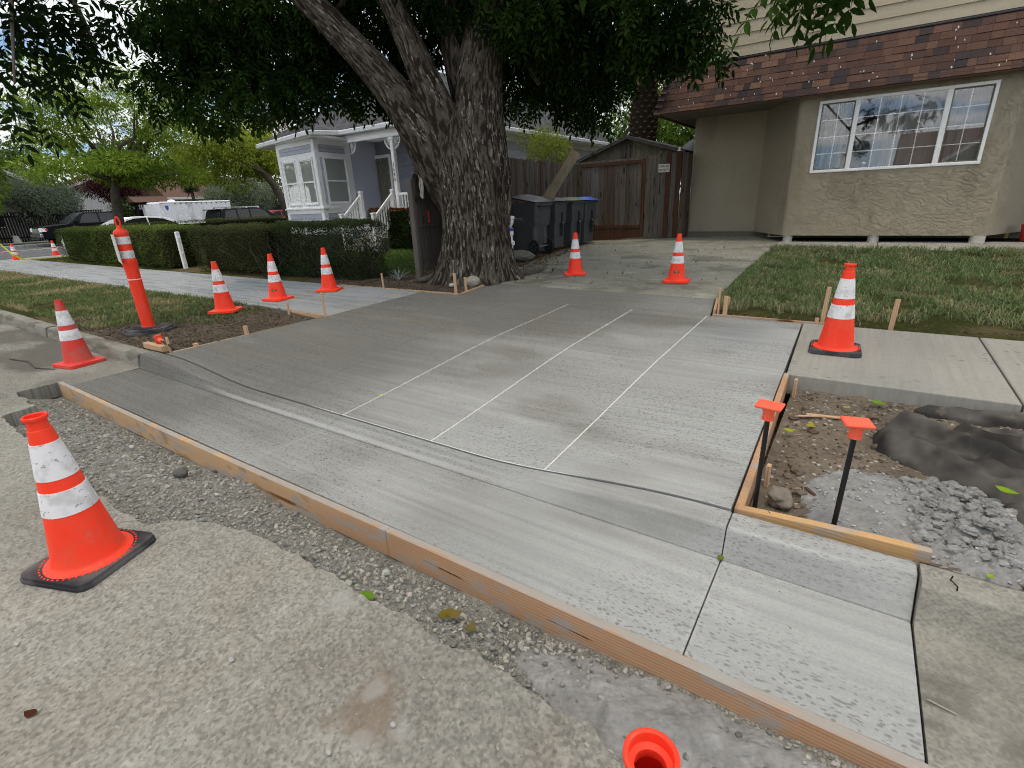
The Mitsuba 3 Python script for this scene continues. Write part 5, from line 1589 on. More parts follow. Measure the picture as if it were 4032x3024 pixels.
put('side_wall', box(-10.75, -10.6, 13.55, 26, .2, 3.8), 'bluewall', uh)
# door
dk = numbered(uh + '__door'); labels[dk] = {'label': 'security door with vertical bars'}
Md = [[1, 0, 0], [0, 0, 1], [0, -1, 0], [0, 13.40, 0]]
put('frame', join([prism_to([(a, b), (c, b), (c, d), (a, d)], 0, .05, Md) for a, b, c, d in ((-15.03 + .35, .95, -14.94 + .35, 3.17), (-13.93, .95, -13.83, 3.17), (-14.59, 3.07, -13.93, 3.17))]), 'trim', dk)
put('leaf', prism_to([(-14.58, .95), (-13.94, .95), (-13.94, 3.06), (-14.58, 3.06)], .002, .02, Md), 'stemwall', dk)
for i in range(9):
    x = -14.54 + i * .07
    put('bar', prism_to([(x - .008, .97), (x + .008, .97), (x + .008, 3.05), (x - .008, 3.05)], .03, .045, Md), 'mesh_metal', dk)
# porch
pf = 11.65
put('porch_floor', box(-14.4, -10.5, pf - .05, 13.40, .80, .95), 'trim', uh)
put('porch_base', box(-14.3, -10.6, pf, 13.40, .2, .80), 'bluewall', uh)
put('porch_ceiling', box(-14.5, -10.5, pf, 13.42, 3.60, 3.63), 'trim', uh)
puts('fascia', [box(-13.85, -10.5, pf - .02, pf + .06, 3.42, 3.76), box(-13.85, -10.5, pf - .045, pf - .02, 3.42, 3.47)], 'trim', uh)
pp_ = numbered(uh + '__porch_post')
put('shaft', box(-12.01, -11.89, pf - .01, pf + .11, .95, 3.42, .01), 'vinyl', pp_)
put('capital', [box(-12.05, -11.85, pf - .03, pf + .13, 3.34, 3.42, .01)], 'vinyl', pp_)
Mn = [[1, 0, 0], [0, 0, 1], [0, -1, 0], [-11.95, pf - .012, 0]]
for i, ch in enumerate('1480'):
    m = meshkit.text_mesh(ch, .095, .004, True); v = np.array(m.vertices); v[:, 0] -= v[:, 0].mean(); v[:, 1] += 2.62 - .14 * i
    put('house_number', (v @ np.array(Mn[:3], float) + np.array(Mn[3], float), np.array(m.faces)), 'ink', pp_)
put('wall_pilaster', box(-11.75, -11.60, 13.36, 13.41, .95, 3.6), 'trim', uh)
for sx, x0 in ((-1, -12.02), (1, -11.88), (1, -13.83)):
    arc = [(x0 + sx * .26 * math.sin(a), pf + .05, 3.42 - .32 * math.cos(a)) for a in np.linspace(0, math.pi / 2, 9)]
    sp = [beam((x0 + sx * .02, pf + .05, 3.40), (x0 + sx * .25 * math.sin(a), pf + .05, 3.42 - .31 * math.cos(a)), .012, .012) for a in np.linspace(.15, 1.4, 6)]
    put('bracket', [tube(arc, .018, 6)] + sp, 'vinyl', uh)
# steps and rails
puts('step', [box(-13.45, -12.2, pf - .05 - .29 * (i + 1), pf - .05 - .29 * i, .2, .95 - .19 * (i + 1)) for i in range(3)], 'pad', uh)
for x in (-13.58, -12.13):
    rl = numbered(uh + '__stair_rail')
    puts('newel', [join([box(x - .05, x + .05, pf - .06, pf + .04, .95, 1.95), box(x - .065, x + .065, pf - .075, pf + .055, 1.93, 1.98, .01)]), join([box(x - .05, x + .05, 10.72, 10.82, .2, 1.30), box(x - .065, x + .065, 10.705, 10.835, 1.28, 1.33, .01)])], 'vinyl', rl)
    puts('handrail', [beam((x, pf - .05, 1.83), (x, 10.82, 1.20), .05, .07), beam((x, pf - .05, 1.10), (x, 10.82, .47), .04, .05)], 'vinyl', rl)
    for i in range(7):
        yy = pf - .13 - i * .105; zz = 1.83 - (pf - .05 - yy) / .83 * .63
        put('baluster', box(x - .018, x + .018, yy - .018, yy + .018, zz - .72, zz), 'vinyl', rl)
rl = numbered(uh + '__porch_rail')
puts('handrail', [box(-11.88, -10.6, pf, pf + .06, 1.80, 1.87), box(-11.88, -10.6, pf, pf + .05, 1.06, 1.11)], 'vinyl', rl)
for i in range(10):
    x = -11.76 + .12 * i
    put('baluster', box(x - .018, x + .018, pf + .01, pf + .045, 1.10, 1.81), 'vinyl', rl)
# eaves and roof
G1, G2, G3, G4, G5 = [np.array(p) for p in ((-18.1, 11.2, 3.70), (-14.06, 10.42, 3.70), (-14.06, 11.50, 3.76), (-10.15, 11.50, 3.76), (-10.15, 26.5, 3.80))]
gk = [(0, 0), (-.0, -.13), (.05, -.15), (.13, -.06), (.14, 0.0)]
for a, b, nm in ((G1, G2, 0), (G2, G3, 1), (G3, G4, 0), (G4, G5, 1)):
    put('gutter', beam(a + [0, 0, -.06], b + [0, 0, -.06], .10, .14, (0, 0, 1), .02), 'gutter', uh)
puts('eave_soffit', [prism([(G1[0], G1[1]), (G2[0], G2[1]), (-14.06, 12.3), (-16.9, 12.3), (-18.2, 12.6)], 3.56, 3.60), prism([(-10.6, 11.6), (-10.15, 11.5), (-10.15, 26), (-10.6, 26)], 3.63, 3.66)], 'trim', uh)
put('eave_frieze', box(-10.59, -10.56, 13.5, 26, 3.45, 3.64), 'trim', uh)
R2, RR, RB = np.array((-17.95, 13.9, 4.92)), np.array((-15.6, 17.4, 6.62)), np.array((-15.6, 24, 6.62))
up_ = np.array([0, 0, .02])
tri = [(G1, G2, R2), (G2, G3, R2), (G3, G4, RR), (G3, RR, R2), (G4, G5, RR), (G5, RB, RR)]
rv = [np.array(t) + up_ for t in tri]
back = np.array([(R2, RR, np.array((-21, 18, 3.8))), (G1, R2, np.array((-21, 18, 3.8)))]) + up_
rf = join([(t, np.array([[0, 1, 2]])) for t in list(rv) + list(back)])
rm = trimesh.Trimesh(*rf, process=False).subdivide_to_size(1.2, max_iter=12) if False else trimesh.Trimesh(*rf, process=False)
put('roof', (np.array(rm.vertices), np.array(rm.faces)), 'gray_roof', uh)
puts('hip_cap', [tube([G2 + up_, R2 + up_ * 2], .035, 6), tube([R2 + up_, RR + up_ * 2], .035, 6)], 'gray_roof', uh)
# shingle courses as thin raised strips on the roof faces
strips = []
for a, b, c in ((G1, G2, R2), (G3, G4, RR), (G4, G5, RR)):
    n = np.cross(b - a, c - a); n /= np.linalg.norm(n); n = n if n[2] > 0 else -n
    hh = np.linalg.norm(c - a)
    k = int(np.linalg.norm(np.cross(b - a, c - a)) / np.linalg.norm(b - a) / .16)
    for i in range(1, k):
        t = i / k
        p, q = a + (c - a) * t, b + (c - b) * t
        d = (c - a) - (b - a) * ((c - a) @ (b - a)) / ((b - a) @ (b - a)); d /= np.linalg.norm(d)
        o = n * .022
        strips.append((np.array([p + o, q + o, q + d * .15 + n * .006 + up_ * .3, p + d * .15 + n * .006 + up_ * .3, p, q]), np.array([[0, 1, 2], [0, 2, 3], [4, 5, 1], [4, 1, 0]])))
put('shingle_courses', join(strips), 'gray_roof', uh, kind='stuff')

# ------------------------------------------------------------------ white post, spiky plant
put('white_post', [box(-14.62, -14.53, 6.30, 6.39, .10, 1.10, .008), box(-14.50, -14.53, 6.33, 6.36, .95, .97), box(-14.5, -14.53, 6.33, 6.36, .55, .57)], 'trim', label='plain white wooden post standing in the gap between the two front hedges', cat='post')
g = np.random.default_rng(17)
sp_ = thing('spiky_plant', 'blue grey spiky plant low in the bed beside the fence post', 'plant')
lv = []
for i in range(26):
    a = g.uniform(0, 2 * np.pi); el_ = g.uniform(.1, 1.2); L = g.uniform(.16, .34)
    d = np.array([math.cos(a) * math.cos(el_), math.sin(a) * math.cos(el_), math.sin(el_)])
    s = np.cross(d, [0, 0, 1.0]); s /= np.linalg.norm(s)
    b = np.array([-6.98, 6.62, .20]) + d * .02
    lv.append((np.array([b - s * .012, b + s * .012, b + d * L * .5 + s * .010 + [0, 0, .01], b + d * L * .5 - s * .010 + [0, 0, .01], b + d * L + [0, 0, -.05 * L]]), np.array([[0, 1, 2], [0, 2, 3], [3, 2, 4]])))
put('leaves', join(lv), 'agave', sp_)
put('heart', blob((-6.98, 6.62, .21), (.04, .04, .05), 3, 1), 'agave', sp_, smooth=True)
flat('agave', (.21, .25, .23), .6)

# ------------------------------------------------------------------ hedges
def hedge(name, label, x0, x1, y0, y1, z0, z1, n, size, lo, hi, seed, holes=0.0, twigs=0, cat='hedge', core=True, top_tint=None, taper=.0):
    g = np.random.default_rng(seed)
    t = thing(name, label, cat)
    dims = np.array([x1 - x0, y1 - y0, z1 - z0])
    A = np.array([dims[0] * dims[2], dims[0] * dims[2] * .6, dims[1] * dims[2], dims[1] * dims[2], dims[0] * dims[1]])
    side = g.choice(5, n, p=A / A.sum())
    u, w, dep = g.random(n), g.random(n), np.abs(g.normal(0, .05, n)) - .02
    P = np.empty((n, 3)); O = np.zeros((n, 3))
    P[:, 0] = x0 + u * dims[0]; P[:, 2] = z0 + w * dims[2]; P[:, 1] = y0 + dep
    O[side == 0] = [0, -1, .2]
    k = side == 1; P[k, 1] = y1 - dep[k]; O[k] = [0, 1, .2]
    k = side == 2; P[k] = np.stack([x0 + dep[k], y0 + u[k] * dims[1], z0 + w[k] * dims[2]], 1); O[k] = [-1, 0, .2]
    k = side == 3; P[k] = np.stack([x1 - dep[k], y0 + u[k] * dims[1], z0 + w[k] * dims[2]], 1); O[k] = [1, 0, .2]
    k = side == 4; P[k] = np.stack([x0 + u[k] * dims[0], y0 + w[k] * dims[1], z1 - dep[k]], 1); O[k] = [0, 0, 1]
    wob = meshkit.fbm(P * np.array([2.2, 2.2, 2.6]), 3, seed) - .5
    P = P + O * (wob * .20)[:, None]
    # rounded shoulders
    tz = np.clip((P[:, 2] - (z1 - .12)) / .12, 0, 1); P[:, 1] += tz ** 2 * .06 * np.where(P[:, 1] < (y0 + y1) / 2, 1, -1)
    if taper:
        P[:, 1] += np.where(P[:, 1] < (y0 + y1) / 2, 1, -1) * taper * (1 - (P[:, 2] - z0) / dims[2])
    if holes:
        hn = meshkit.fbm(P * 2.1 + 5, 3, seed + 3)
        keep = hn > .5 - .22 + holes * .30 * (1.25 - (P[:, 2] - z0) / dims[2])
        P, O, wob, side = P[keep], O[keep], wob[keep], side[keep]
    hue = np.clip(wob * 1.6 + .5 * (side == 4), -1, 1)
    m = leafcloud(P, g, size, lo, hi, droop=.1, outward=O, jitter=.7, hue=hue)
    if top_tint is not None:
        V, F, C = m
        kk = (V[:, 2] > z1 - .05 + .03 * np.repeat(g.normal(size=len(P)), len(LEAF_V))) & (np.repeat(g.random(len(P)), len(LEAF_V)) < .7)
        C = C.copy(); C[kk] = np.asarray(top_tint) * (.6 + .8 * np.repeat(g.random(len(P)), len(LEAF_V))[kk])[:, None]
        m = (V, F, C)
    put('foliage', m, 'leafmat', t)
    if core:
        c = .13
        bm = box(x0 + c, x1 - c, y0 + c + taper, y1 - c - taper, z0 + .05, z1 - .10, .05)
        put('inner_twigs', bm, 'hedgecore', t)  # solid dark box added inside so the hedge is not see-through
    if twigs:
        tw = []
        for i in range(twigs):
            x = g.uniform(x0 + .08, x1 - .05); y = g.uniform(y0 + .15, y1 - .15)
            p = np.array([x, y, z0 - .03]); pts_ = [p]
            d = np.array([g.normal(0, .35), g.normal(0, .3), 1.0])
            for k in range(5):
                d = d + g.normal(0, .22, 3) * [1, 1, .3]; p = p + d / np.linalg.norm(d) * (z1 - z0) / 5.2; pts_.append(p)
            tw.append(tube(pts_, np.linspace(.009, .002, 6), 4, False))
        put('twigs', join(tw), 'smallbark', t)
    return t


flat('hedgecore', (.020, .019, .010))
HD = ((.018, .034, .008), (.085, .125, .030))
hedge('clipped_hedge', 'dense clipped green hedge along the sidewalk left of the white post', -22.5, -14.75, 6.02, 7.1, .16, 1.22, 34000, (.028, .05), (.055, .090, .022), (.235, .310, .075), 51, twigs=40)
hedge('clipped_hedge', 'long clipped hedge running back behind the front hedges toward the blue house', -23.1, -22.2, 7.1, 16.5, .16, 1.25, 16000, (.035, .06), (.065, .090, .026), (.25, .28, .08), 52)
hedge('boxy_hedge', 'dull green hedge between the white post and the sparse shrubs', -13.35, -10.3, 6.05, 7.05, .17, 1.21, 26000, (.022, .042), (.046, .060, .026), (.165, .185, .078), 53, twigs=130, taper=.07)
hedge('sparse_hedge', 'thin twiggy hedge with gaps in front of the blue house steps', -10.3, -7.75, 6.35, 7.15, .18, 1.22, 42000, (.026, .050), (.036, .058, .024), (.135, .175, .075), 54, holes=.13, twigs=260, core=False)
hedge('red_tip_shrub', 'clipped shrub with red tips on top beside the porch steps', -13.0, -11.3, 11.35, 12.3 - .75, .25, 1.42, 9000, (.045, .075), (.026, .048, .016), (.10, .15, .045), 55, top_tint=(.24, .035, .020))
g = np.random.default_rng(61)
N = 5200
px, py = g.uniform(-8.9, -7.3, N), g.uniform(7.2, 11, N)
hh = g.uniform(.04, .11, N)


def grass(name, label, px, py, pz, hh, g, lo, hi, hue, wide=(.004, .009), lean=.55):
    n = len(px)
    a = g.uniform(0, 2 * np.pi, n); w = g.uniform(*wide, n)
    d = np.stack([np.cos(a), np.sin(a), 0 * a], 1); s = np.stack([-np.sin(a), np.cos(a), 0 * a], 1) * w[:, None] / 2
    b = np.stack([px, py, pz - .01], 1)
    l1 = g.uniform(.1, lean, n) * hh; l2 = l1 + g.uniform(.2, 1.0, n) * hh * lean * 1.4
    m = b + d * l1[:, None] + np.stack([0 * hh, 0 * hh, hh * .65], 1); t = b + d * l2[:, None] + np.stack([0 * hh, 0 * hh, hh * g.uniform(.75, 1.05, n)], 1)
    V = np.stack([b - s, b + s, m + s * .8, m - s * .8, t], 1).reshape(-1, 3)
    F = (np.array([[0, 1, 2], [0, 2, 3], [3, 2, 4]])[None] + (np.arange(n) * 5)[:, None, None]).reshape(-1, 3)
    k = np.clip(hue + g.normal(0, .22, n), 0, 1)[:, None]
    c = (np.asarray(lo) * (1 - k) + np.asarray(hi) * k) * g.uniform(.75, 1.25, (n, 1))
    return put(name, (V, F), 'grassmat', color=np.repeat(c, 5, 0), kind='stuff', label=label, cat='grass')


GL, GD = (.105, .172, .066), (.40, .35, .21)
N = 78000
px, py = -1.48 + 6.6 * g.random(N) ** 1.25, g.uniform(5.98, 12.36, N)
edge_in = px > np.interp(py, [5.9, 6.7, 12.3], [-1.17, -1.34, -1.50]) + .03 * g.normal(size=N)
hue = .10 + .45 * sstep(.48, .70, n2(px, py, 2.6, 6, 4) + .5) + .40 * sstep(7.0, 6.0, py)
bare = n2(px, py, 2.5, 11) + .5 > .40 + .28 * sstep(6.45, 5.98, py)
k = edge_in & bare
grass('lawn', 'front lawn of uneven green grass with dry straw patches', px[k], py[k], lawnz(px[k], py[k]), g.uniform(.045, .115, N)[k] * (1 + .25 * (py[k] > 11.5)), g, GL, GD, hue[k], (.006, .012))
N = 52000
px = -25.5 + 18.7 * g.random(N) ** .62; py = g.uniform(2.25, 4.12, N)
den = n2(px, py, 1.4, 9) + .5
k = (den > .30 + .30 * sstep(-8.3, -6.4, px) + .22 * sstep(2.9, 2.3, py)) & (px < -6.7 - .6 * (py < 3.0)) & (g.random(N) < 1 - .6 * sstep(-8.6, -7.0, px))
hue = .25 + .9 * sstep(.5, .64, n2(px, py, .9, 14) + .5) + .5 * sstep(-17, -22, px) + .25 * sstep(3.6, 4.1, py) * sstep(-12, -16, px)
grass('verge_grass', 'patchy green and dry grass on the planting strip between the curb and the left sidewalk', px[k], py[k], parkz(px[k], py[k]), g.uniform(.03, .085, N)[k], g, (.080, .145, .046), (.36, .315, .175), hue[k], (.006, .014))
N = 26000
px, py = g.uniform(-15.5, -7.4, N), g.uniform(7.15, 11.6, N)
grass('yard_grass', 'green grass of the yard behind the hedges', px, py, .19 + 0 * px, g.uniform(.04, .10, N), g, (.08, .16, .035), (.22, .26, .09), .2 + 0 * px, (.008, .016))
# ------------------------------------------------------------------ trees and shrubs
def branchy(par, root, tips, r0, mat, g, n=6, name='limb', sag=.0):
    for tip in tips:
        tip = np.asarray(tip, float)
        s = np.linspace(0, 1, n)[:, None]
        mid = g.normal(0, .10, (n, 3)) * np.linalg.norm(tip - root) * .35 * np.sin(np.pi * s)
        pts_ = root * (1 - s) + tip * s + mid + np.array([0, 0, 1]) * np.sin(np.pi * s) * sag
        put(name, tube(pts_, np.linspace(r0, r0 * .22, n), 7), mat, par, smooth=50)


def tree(name, label, trunk_pts, trunk_r, blobs, n, size, lo, hi, seed, droop=.35, shell=.55, limbs=7, width=1.0, mat='smallbark', group=None, cat='tree', outward=.9):
    g = np.random.default_rng(seed)
    t = thing(name, label, cat, group)
    if trunk_pts is not None:
        tp_ = np.asarray(trunk_pts, float)
        put('trunk', tube(tp_, trunk_r, 12), mat, t, smooth=50)
        B = np.asarray(blobs, float)
        ch = g.choice(len(B), min(limbs, len(B)), replace=False)
        branchy(t, tp_[-1], [B[i, :3] + g.normal(0, .15, 3) for i in ch], trunk_r[-1] * .62, mat, g)
    P, d, k = in_blobs(blobs, n, g, shell)
    cl = meshkit.fbm(P * 1.1 + seed, 3, seed) - .5
    keep = cl > -.22
    P, d, k, cl = P[keep], d[keep], k[keep], cl[keep]
    hue = np.clip(.5 + cl * 1.6 + .25 * g.random(len(B) if trunk_pts is not None else len(blobs))[k] - .12, 0, 1)
    put('crown', leafcloud(P, g, size, lo, hi, droop=droop, outward=d * outward, jitter=.5, hue=hue, width=width), 'leafmat', t)
    return t


def blobs_in(c, r, n, br, seed, flat=1.0):
    g = np.random.default_rng(seed)
    d = g.normal(size=(n, 3)); d /= np.linalg.norm(d, axis=1, keepdims=True)
    p = np.asarray(c) + d * np.asarray(r) * (g.random((n, 1)) ** (1 / 3)) * .85
    b = g.uniform(*br, (n, 1)) * np.array([1, 1, flat])
    return np.hstack([p, b])


# feathery street tree behind the clipped hedge
tree('street_tree', 'light feathery street tree with leaning trunk behind the clipped hedge', [(-21.85, 7.65, .1), (-21.80, 7.68, .9), (-21.72, 7.72, 1.6), (-21.62, 7.78, 2.25), (-21.55, 7.9, 2.7)], [.19, .165, .15, .14, .12],
     np.vstack([blobs_in((-21.6, 7.9, 4.9), (3.1, 3.2, 1.7), 52, (.45, .95), 3, .42), blobs_in((-21.4, 7.6, 3.1), (3.6, 3.2, .45), 26, (.5, .9), 4, .36), blobs_in((-21.2, 9.8, 2.9), (1.6, 1.6, .5), 10, (.5, .8), 5, .4)]), 26000, (.10, .19), (.075, .130, .018), (.270, .390, .050), 71, droop=.25, shell=.2, limbs=22, width=.8)
tree('citrus_tree', 'dense rounded tree with a dark leaning trunk at the left side of the blue house', [(-21.6, 14.6, .1), (-21.8, 14.3, 1.6), (-21.95, 14.0, 2.6), (-22.1, 13.7, 3.1)], [.19, .17, .15, .13],
     np.vstack([blobs_in((-22.9, 12.9, 4.1), (2.4, 2.3, 1.15), 34, (.5, .95), 7)]), 18000, (.12, .19), (.070, .115, .020), (.46, .54, .085), 72, shell=.6)
tree('olive_tree', 'silvery green olive tree behind the far fence at the left', [(-50.6, 12.6, 0), (-50.5, 12.6, 2)], [.2, .15], blobs_in((-50.2, 13.0, 3.1), (1.8, 3.0, 1.3), 40, (.7, 1.3), 9), 24000, (.12, .24), (.075, .105, .070), (.235, .285, .205), 73, shell=.4, width=.6)
tree('olive_tree', 'silvery green olive tree behind the white trailer and the black wagon', [(-45.5, 25.5, 0), (-45.5, 25.5, 2)], [.2, .15], blobs_in((-45.6, 25.9, 2.7), (1.8, 3.6, 1.5), 44, (.7, 1.3), 10), 30000, (.14, .26), (.085, .115, .070), (.240, .285, .195), 74, shell=.4, width=.6)
tree('plum_tree', 'dark purple leaved tree behind the black pickup', [(-51, 18.2, 0), (-51, 18.2, 2.4)], [.18, .12], blobs_in((-51, 18.2, 3.9), (2.0, 2.4, 1.5), 24, (.6, 1.1), 11), 11000, (.12, .22), (.022, .010, .012), (.085, .030, .030), 75)
tree('cypress', 'narrow bright green conifer beside the far gate', None, None, blobs_in((-49.5, 18.2, 1.7), (.6, .8, 1.5), 14, (.4, .7), 12, 1.3), 5000, (.12, .2), (.04, .075, .015), (.13, .20, .04), 76)
for i, (c, r, nb, lo, hi, lb) in enumerate([((-64, 14, 6.2), (4, 7, 3.4), 40, (.03, .06, .015), (.12, .19, .045), 'tall green tree far behind the left fence'),
                                            ((-62, 27, 6.0), (4, 6, 3.6), 36, (.035, .065, .015), (.14, .20, .045), 'tall green tree far behind the white trailer'),
                                            ((-58, 46, 7.0), (5, 8, 4.5), 40, (.03, .055, .015), (.12, .18, .045), 'broad green tree far behind the blue house'),
                                            ((-60, 38, 8.6), (3, 4, 4.2), 24, (.12, .085, .045), (.30, .22, .13), 'tall brownish tree far behind the citrus tree'),
                                            ((-54, 5, 5.2), (3, 4, 3.0), 26, (.03, .06, .015), (.12, .19, .045), 'green tree at the far left edge'),
                                            ((-47, 7.6, 4.6), (2.4, 3.2, 2.1), 34, (.06, .105, .02), (.24, .33, .06), 'feathery green tree beyond the cross street at the far left'),
                                            ((-57, 33, 3.0), (3, 6, 2.2), 34, (.05, .075, .03), (.16, .21, .09), 'low dense tree far behind the red car'),
                                            ((-68, 3, 7.2), (4, 9, 4.4), 36, (.03, .06, .015), (.11, .17, .045), 'broad tree behind the far left gable')]):
    tree('background_tree', lb, [(c[0], c[1], 0), (c[0], c[1], c[2] * .6)], [.3, .2], blobs_in(c, r, nb, (1.0, 2.0), 20 + i), 9000, (.3, .55), lo, hi, 80 + i, limbs=8, group=None)
for i, (c, r, nb, lb) in enumerate([((-6.6, 27.5, 4.6), (4.2, 3.0, 2.6), 26, 'bright green tree showing between the shed roof and the beige house'), ((-14, 33, 7), (5, 4, 4), 30, 'dark green tree behind the roof of the blue house'), ((-26, 36, 7), (6, 4, 4.5), 32, 'green tree behind the left end of the blue house roof')]):
    tree('background_tree', lb, [(c[0], c[1], 0), (c[0], c[1], c[2] * .6)], [.28, .18], blobs_in(c, r, nb, (.8, 1.6), 40 + i), 11000, (.18, .34), (.03, .065, .012), (.17, .27, .04), 95 + i, limbs=8)
tree('bushy_shrub', 'rounded light green shrub rising above the side fence', [(-8.9, 14.9, .2), (-9.05, 15.0, 1.4), (-9.2, 15.2, 2.2)], [.05, .05, .04], blobs_in((-9.2, 15.7, 3.05), (.9, 1.15, .55), 22, (.28, .5), 13), 9500, (.045, .085), (.085, .120, .018), (.31, .37, .07), 77)
for i, (x, y, z) in enumerate(((-49.0, 23.4, 3.4), (-48.6, 25.0, 3.2))):
    g = np.random.default_rng(200 + i)
    t = thing('yucca', ['spiky dark yucca above the white trailer, left of two', 'spiky dark yucca above the white trailer, right of two'][i], 'plant')
    put('trunk', tube([(x, y, .1), (x, y, z)], .14, 8), 'smallbark', t)
    d = g.normal(size=(130, 3)); d[:, 2] = np.abs(d[:, 2]) * .9 - .25; d /= np.linalg.norm(d, axis=1, keepdims=True)
    c = np.where(d[:, 2:] < .1, np.array([[.10, .085, .06]]), np.array([[.05, .06, .035]])) * g.uniform(.6, 1.5, (130, 1))
    put('leaves', scatter(LEAF_V * [1, .35, 1], LEAF_F, np.tile([x, y, z], (130, 1)) + d * .05, leaf_mats(d, np.tile([0, 0, 1.0], (130, 1)), g.uniform(.7, 1.1, 130)), c), 'leafmat', t)
# palm behind the shed
pt = thing('palm_tree', 'stout palm with a rough boot covered trunk behind the shed', 'palm tree')
g = np.random.default_rng(41)
pc = np.array([-7.20, 19.75, 0])
put('trunk', tube([pc + [0, 0, .1], pc + [0, 0, 3.2], pc + [0, 0, 4.0], pc + [.02, 0, 5.0], pc + [.02, 0, 5.6]], [.46, .46, .50, .44, .30], 20), 'palmtrunk', pt, smooth=50)
flat('palmtrunk', (.035, .028, .022))
bt = []
for r in range(22):
    for k in range(11):
        a = (k + .5 * (r % 2) + g.uniform(-.1, .1)) / 11 * 2 * np.pi; z = 1.9 + r * .165
        R = np.interp(z, [0, 3.2, 4.0, 5.0, 5.6], [.46, .46, .50, .44, .30])
        u = np.array([math.cos(a), math.sin(a), 0]); s = np.array([-u[1], u[0], 0])
        b = pc + u * (R - .02) + [0, 0, z]
        o = u * .10 + np.array([0, 0, .06])
        bt.append((np.array([b - s * .10, b + s * .10, b + o + s * .055, b + o - s * .055, b + [0, 0, .12] + u * .02]), np.array([[0, 1, 2], [0, 2, 3], [3, 2, 4], [1, 4, 2], [0, 3, 4]])))
put('boots', join(bt), 'palmboot', pt, kind='stuff')
flat('palmboot', (.115, .095, .072))


def frond(base, tipdir, L, sag, col, seed):
    g = np.random.default_rng(seed)
    n = 26
    s = np.linspace(0, 1, n)
    d = np.asarray(tipdir, float); d /= np.linalg.norm(d)
    rib = np.asarray(base) + d * (s * L)[:, None] + np.array([0, 0, -1]) * (sag * s ** 2.2 * L)[:, None]
    t_ = np.gradient(rib, axis=0); t_ /= np.linalg.norm(t_, axis=1, keepdims=True)
    sd = np.cross(t_, [0, 0, 1.0]); sd /= np.linalg.norm(sd, axis=1, keepdims=True)
    pos, dirs, sz = [], [], []
    for i in range(3, n):
        for k in range(2):
            for sg_ in (-1, 1):
                pos.append(rib[i] - t_[i] * k * L / n * .5); dirs.append(sd[i] * sg_ * .9 + t_[i] * .75 + np.array([0, 0, -.25]) + g.normal(0, .08, 3)); sz.append(.42 * (1 - .65 * s[i] ** 2) * (.55 + .45 * min(1, s[i] * 3)))
    c = np.asarray(col) * g.uniform(.7, 1.3, (len(pos), 1))
    lv = scatter(LEAF_V * [1, .22, 1], LEAF_F, np.array(pos), leaf_mats(np.array(dirs), np.tile([0, 0, 1.0], (len(pos), 1)), np.array(sz)), c)
    rb = tube(rib, np.linspace(.028, .005, n), 5)
    return join([lv, rb + (np.asarray(col) * 1.1,)])


for i in range(26):
    a = 2 * np.pi * i / 26 + g.uniform(-.1, .1); el_ = g.uniform(-.1, 1.1)
    put('frond', frond(pc + [0, 0, 5.5], (math.cos(a) * math.cos(el_), math.sin(a) * math.cos(el_), math.sin(el_)), g.uniform(1.8, 2.6), g.uniform(.35, .8), (.10, .13, .045) if el_ > .2 else (.16, .15, .065), 300 + i), 'leafmat', pt)
put('frond', frond((-6.75, 19.3, 5.75), (.18, -.35, .15), 1.5, 1.1, (.30, .29, .12), 340), 'leafmat', pt, label='pale drooping frond in front of the mansard corner')

# ------------------------------------------------------------------ the big tree
bt_ = thing('shade_tree', 'massive old shade tree with thick furrowed bark trunk splitting into heavy limbs', 'tree')


def limb(name, pts_, rad, n, ds, amp, seed, flare=None, knots=(), label=None):
    """a barked limb: rings along pts_, radius noise running with the bark; uv = (girth, length) in metres"""
    p = np.asarray(pts_, float); r = np.asarray(rad, float)
    from scipy.interpolate import CubicSpline
    L = np.concatenate([[0], np.cumsum(np.linalg.norm(np.diff(p, axis=0), axis=1))])
    s = np.arange(0, L[-1] + ds / 2, ds)
    C, R = CubicSpline(L, p)(s), np.interp(s, L, r)
    d = np.gradient(C, axis=0)
    x, y, _ = frame(d[0], (0, 1, 0))
    Rm = float(np.median(R))
    a = np.linspace(0, 2 * np.pi, n + 1)
    V, UV = [], []
    for i in range(len(s)):
        t = d[i] / np.linalg.norm(d[i]); x = x - t * (x @ t); x /= np.linalg.norm(x); y = np.cross(t, x)
        ca, sa = np.cos(a), np.sin(a)
        q = np.stack([ca * 1.0, sa * 1.0, a * 0 + s[i]], 1)
        low = meshkit.fbm(np.stack([ca * 1.3, sa * 1.3, a * 0 + s[i] * .9], 1), 3, seed) - .5
        warp = meshkit.fbm(np.stack([ca * 2.2, sa * 2.2, a * 0 + s[i] * 1.4], 1), 2, seed + 4)
        fur = meshkit.fbm(np.stack([ca * R[i] * 26 + warp * .6, sa * R[i] * 26, a * 0 + s[i] * 4.6 + warp * .5], 1), 3, seed + 1)
        ridge = np.abs(fur - .5) * 2
        rr = R[i] * (1 + .20 * low) + amp * (np.clip(ridge, 0, .5) * 2 - .6)
        if flare is not None:
            rr = rr + flare(s[i], a, seed)
        pos = C[i] + rr[:, None] * (ca[:, None] * x + sa[:, None] * y)
        for kc, kr, kh in knots:
            dd = np.linalg.norm(pos - np.asarray(kc), axis=1)
            out = pos - C[i]; out /= np.linalg.norm(out, axis=1, keepdims=True)
            pos = pos + out * (kh * np.exp(-(dd / kr) ** 2))[:, None]
        V.append(pos); UV.append(np.stack([a * Rm, a * 0 + s[i]], 1))
    P = np.array(V)
    v, f = gridmesh(P)
    return put(name, (v, f), 'bark', bt_, smooth=True, uv=np.vstack(UV), label=label)


def root_flare(s, a, seed):
    lobes = .5 + .5 * np.cos(a * 5 + 1.0 + .8 * np.sin(a * 2))
    return np.exp(-s / .28) * (.10 + .26 * lobes) + .05 * np.exp(-s / .8) * lobes


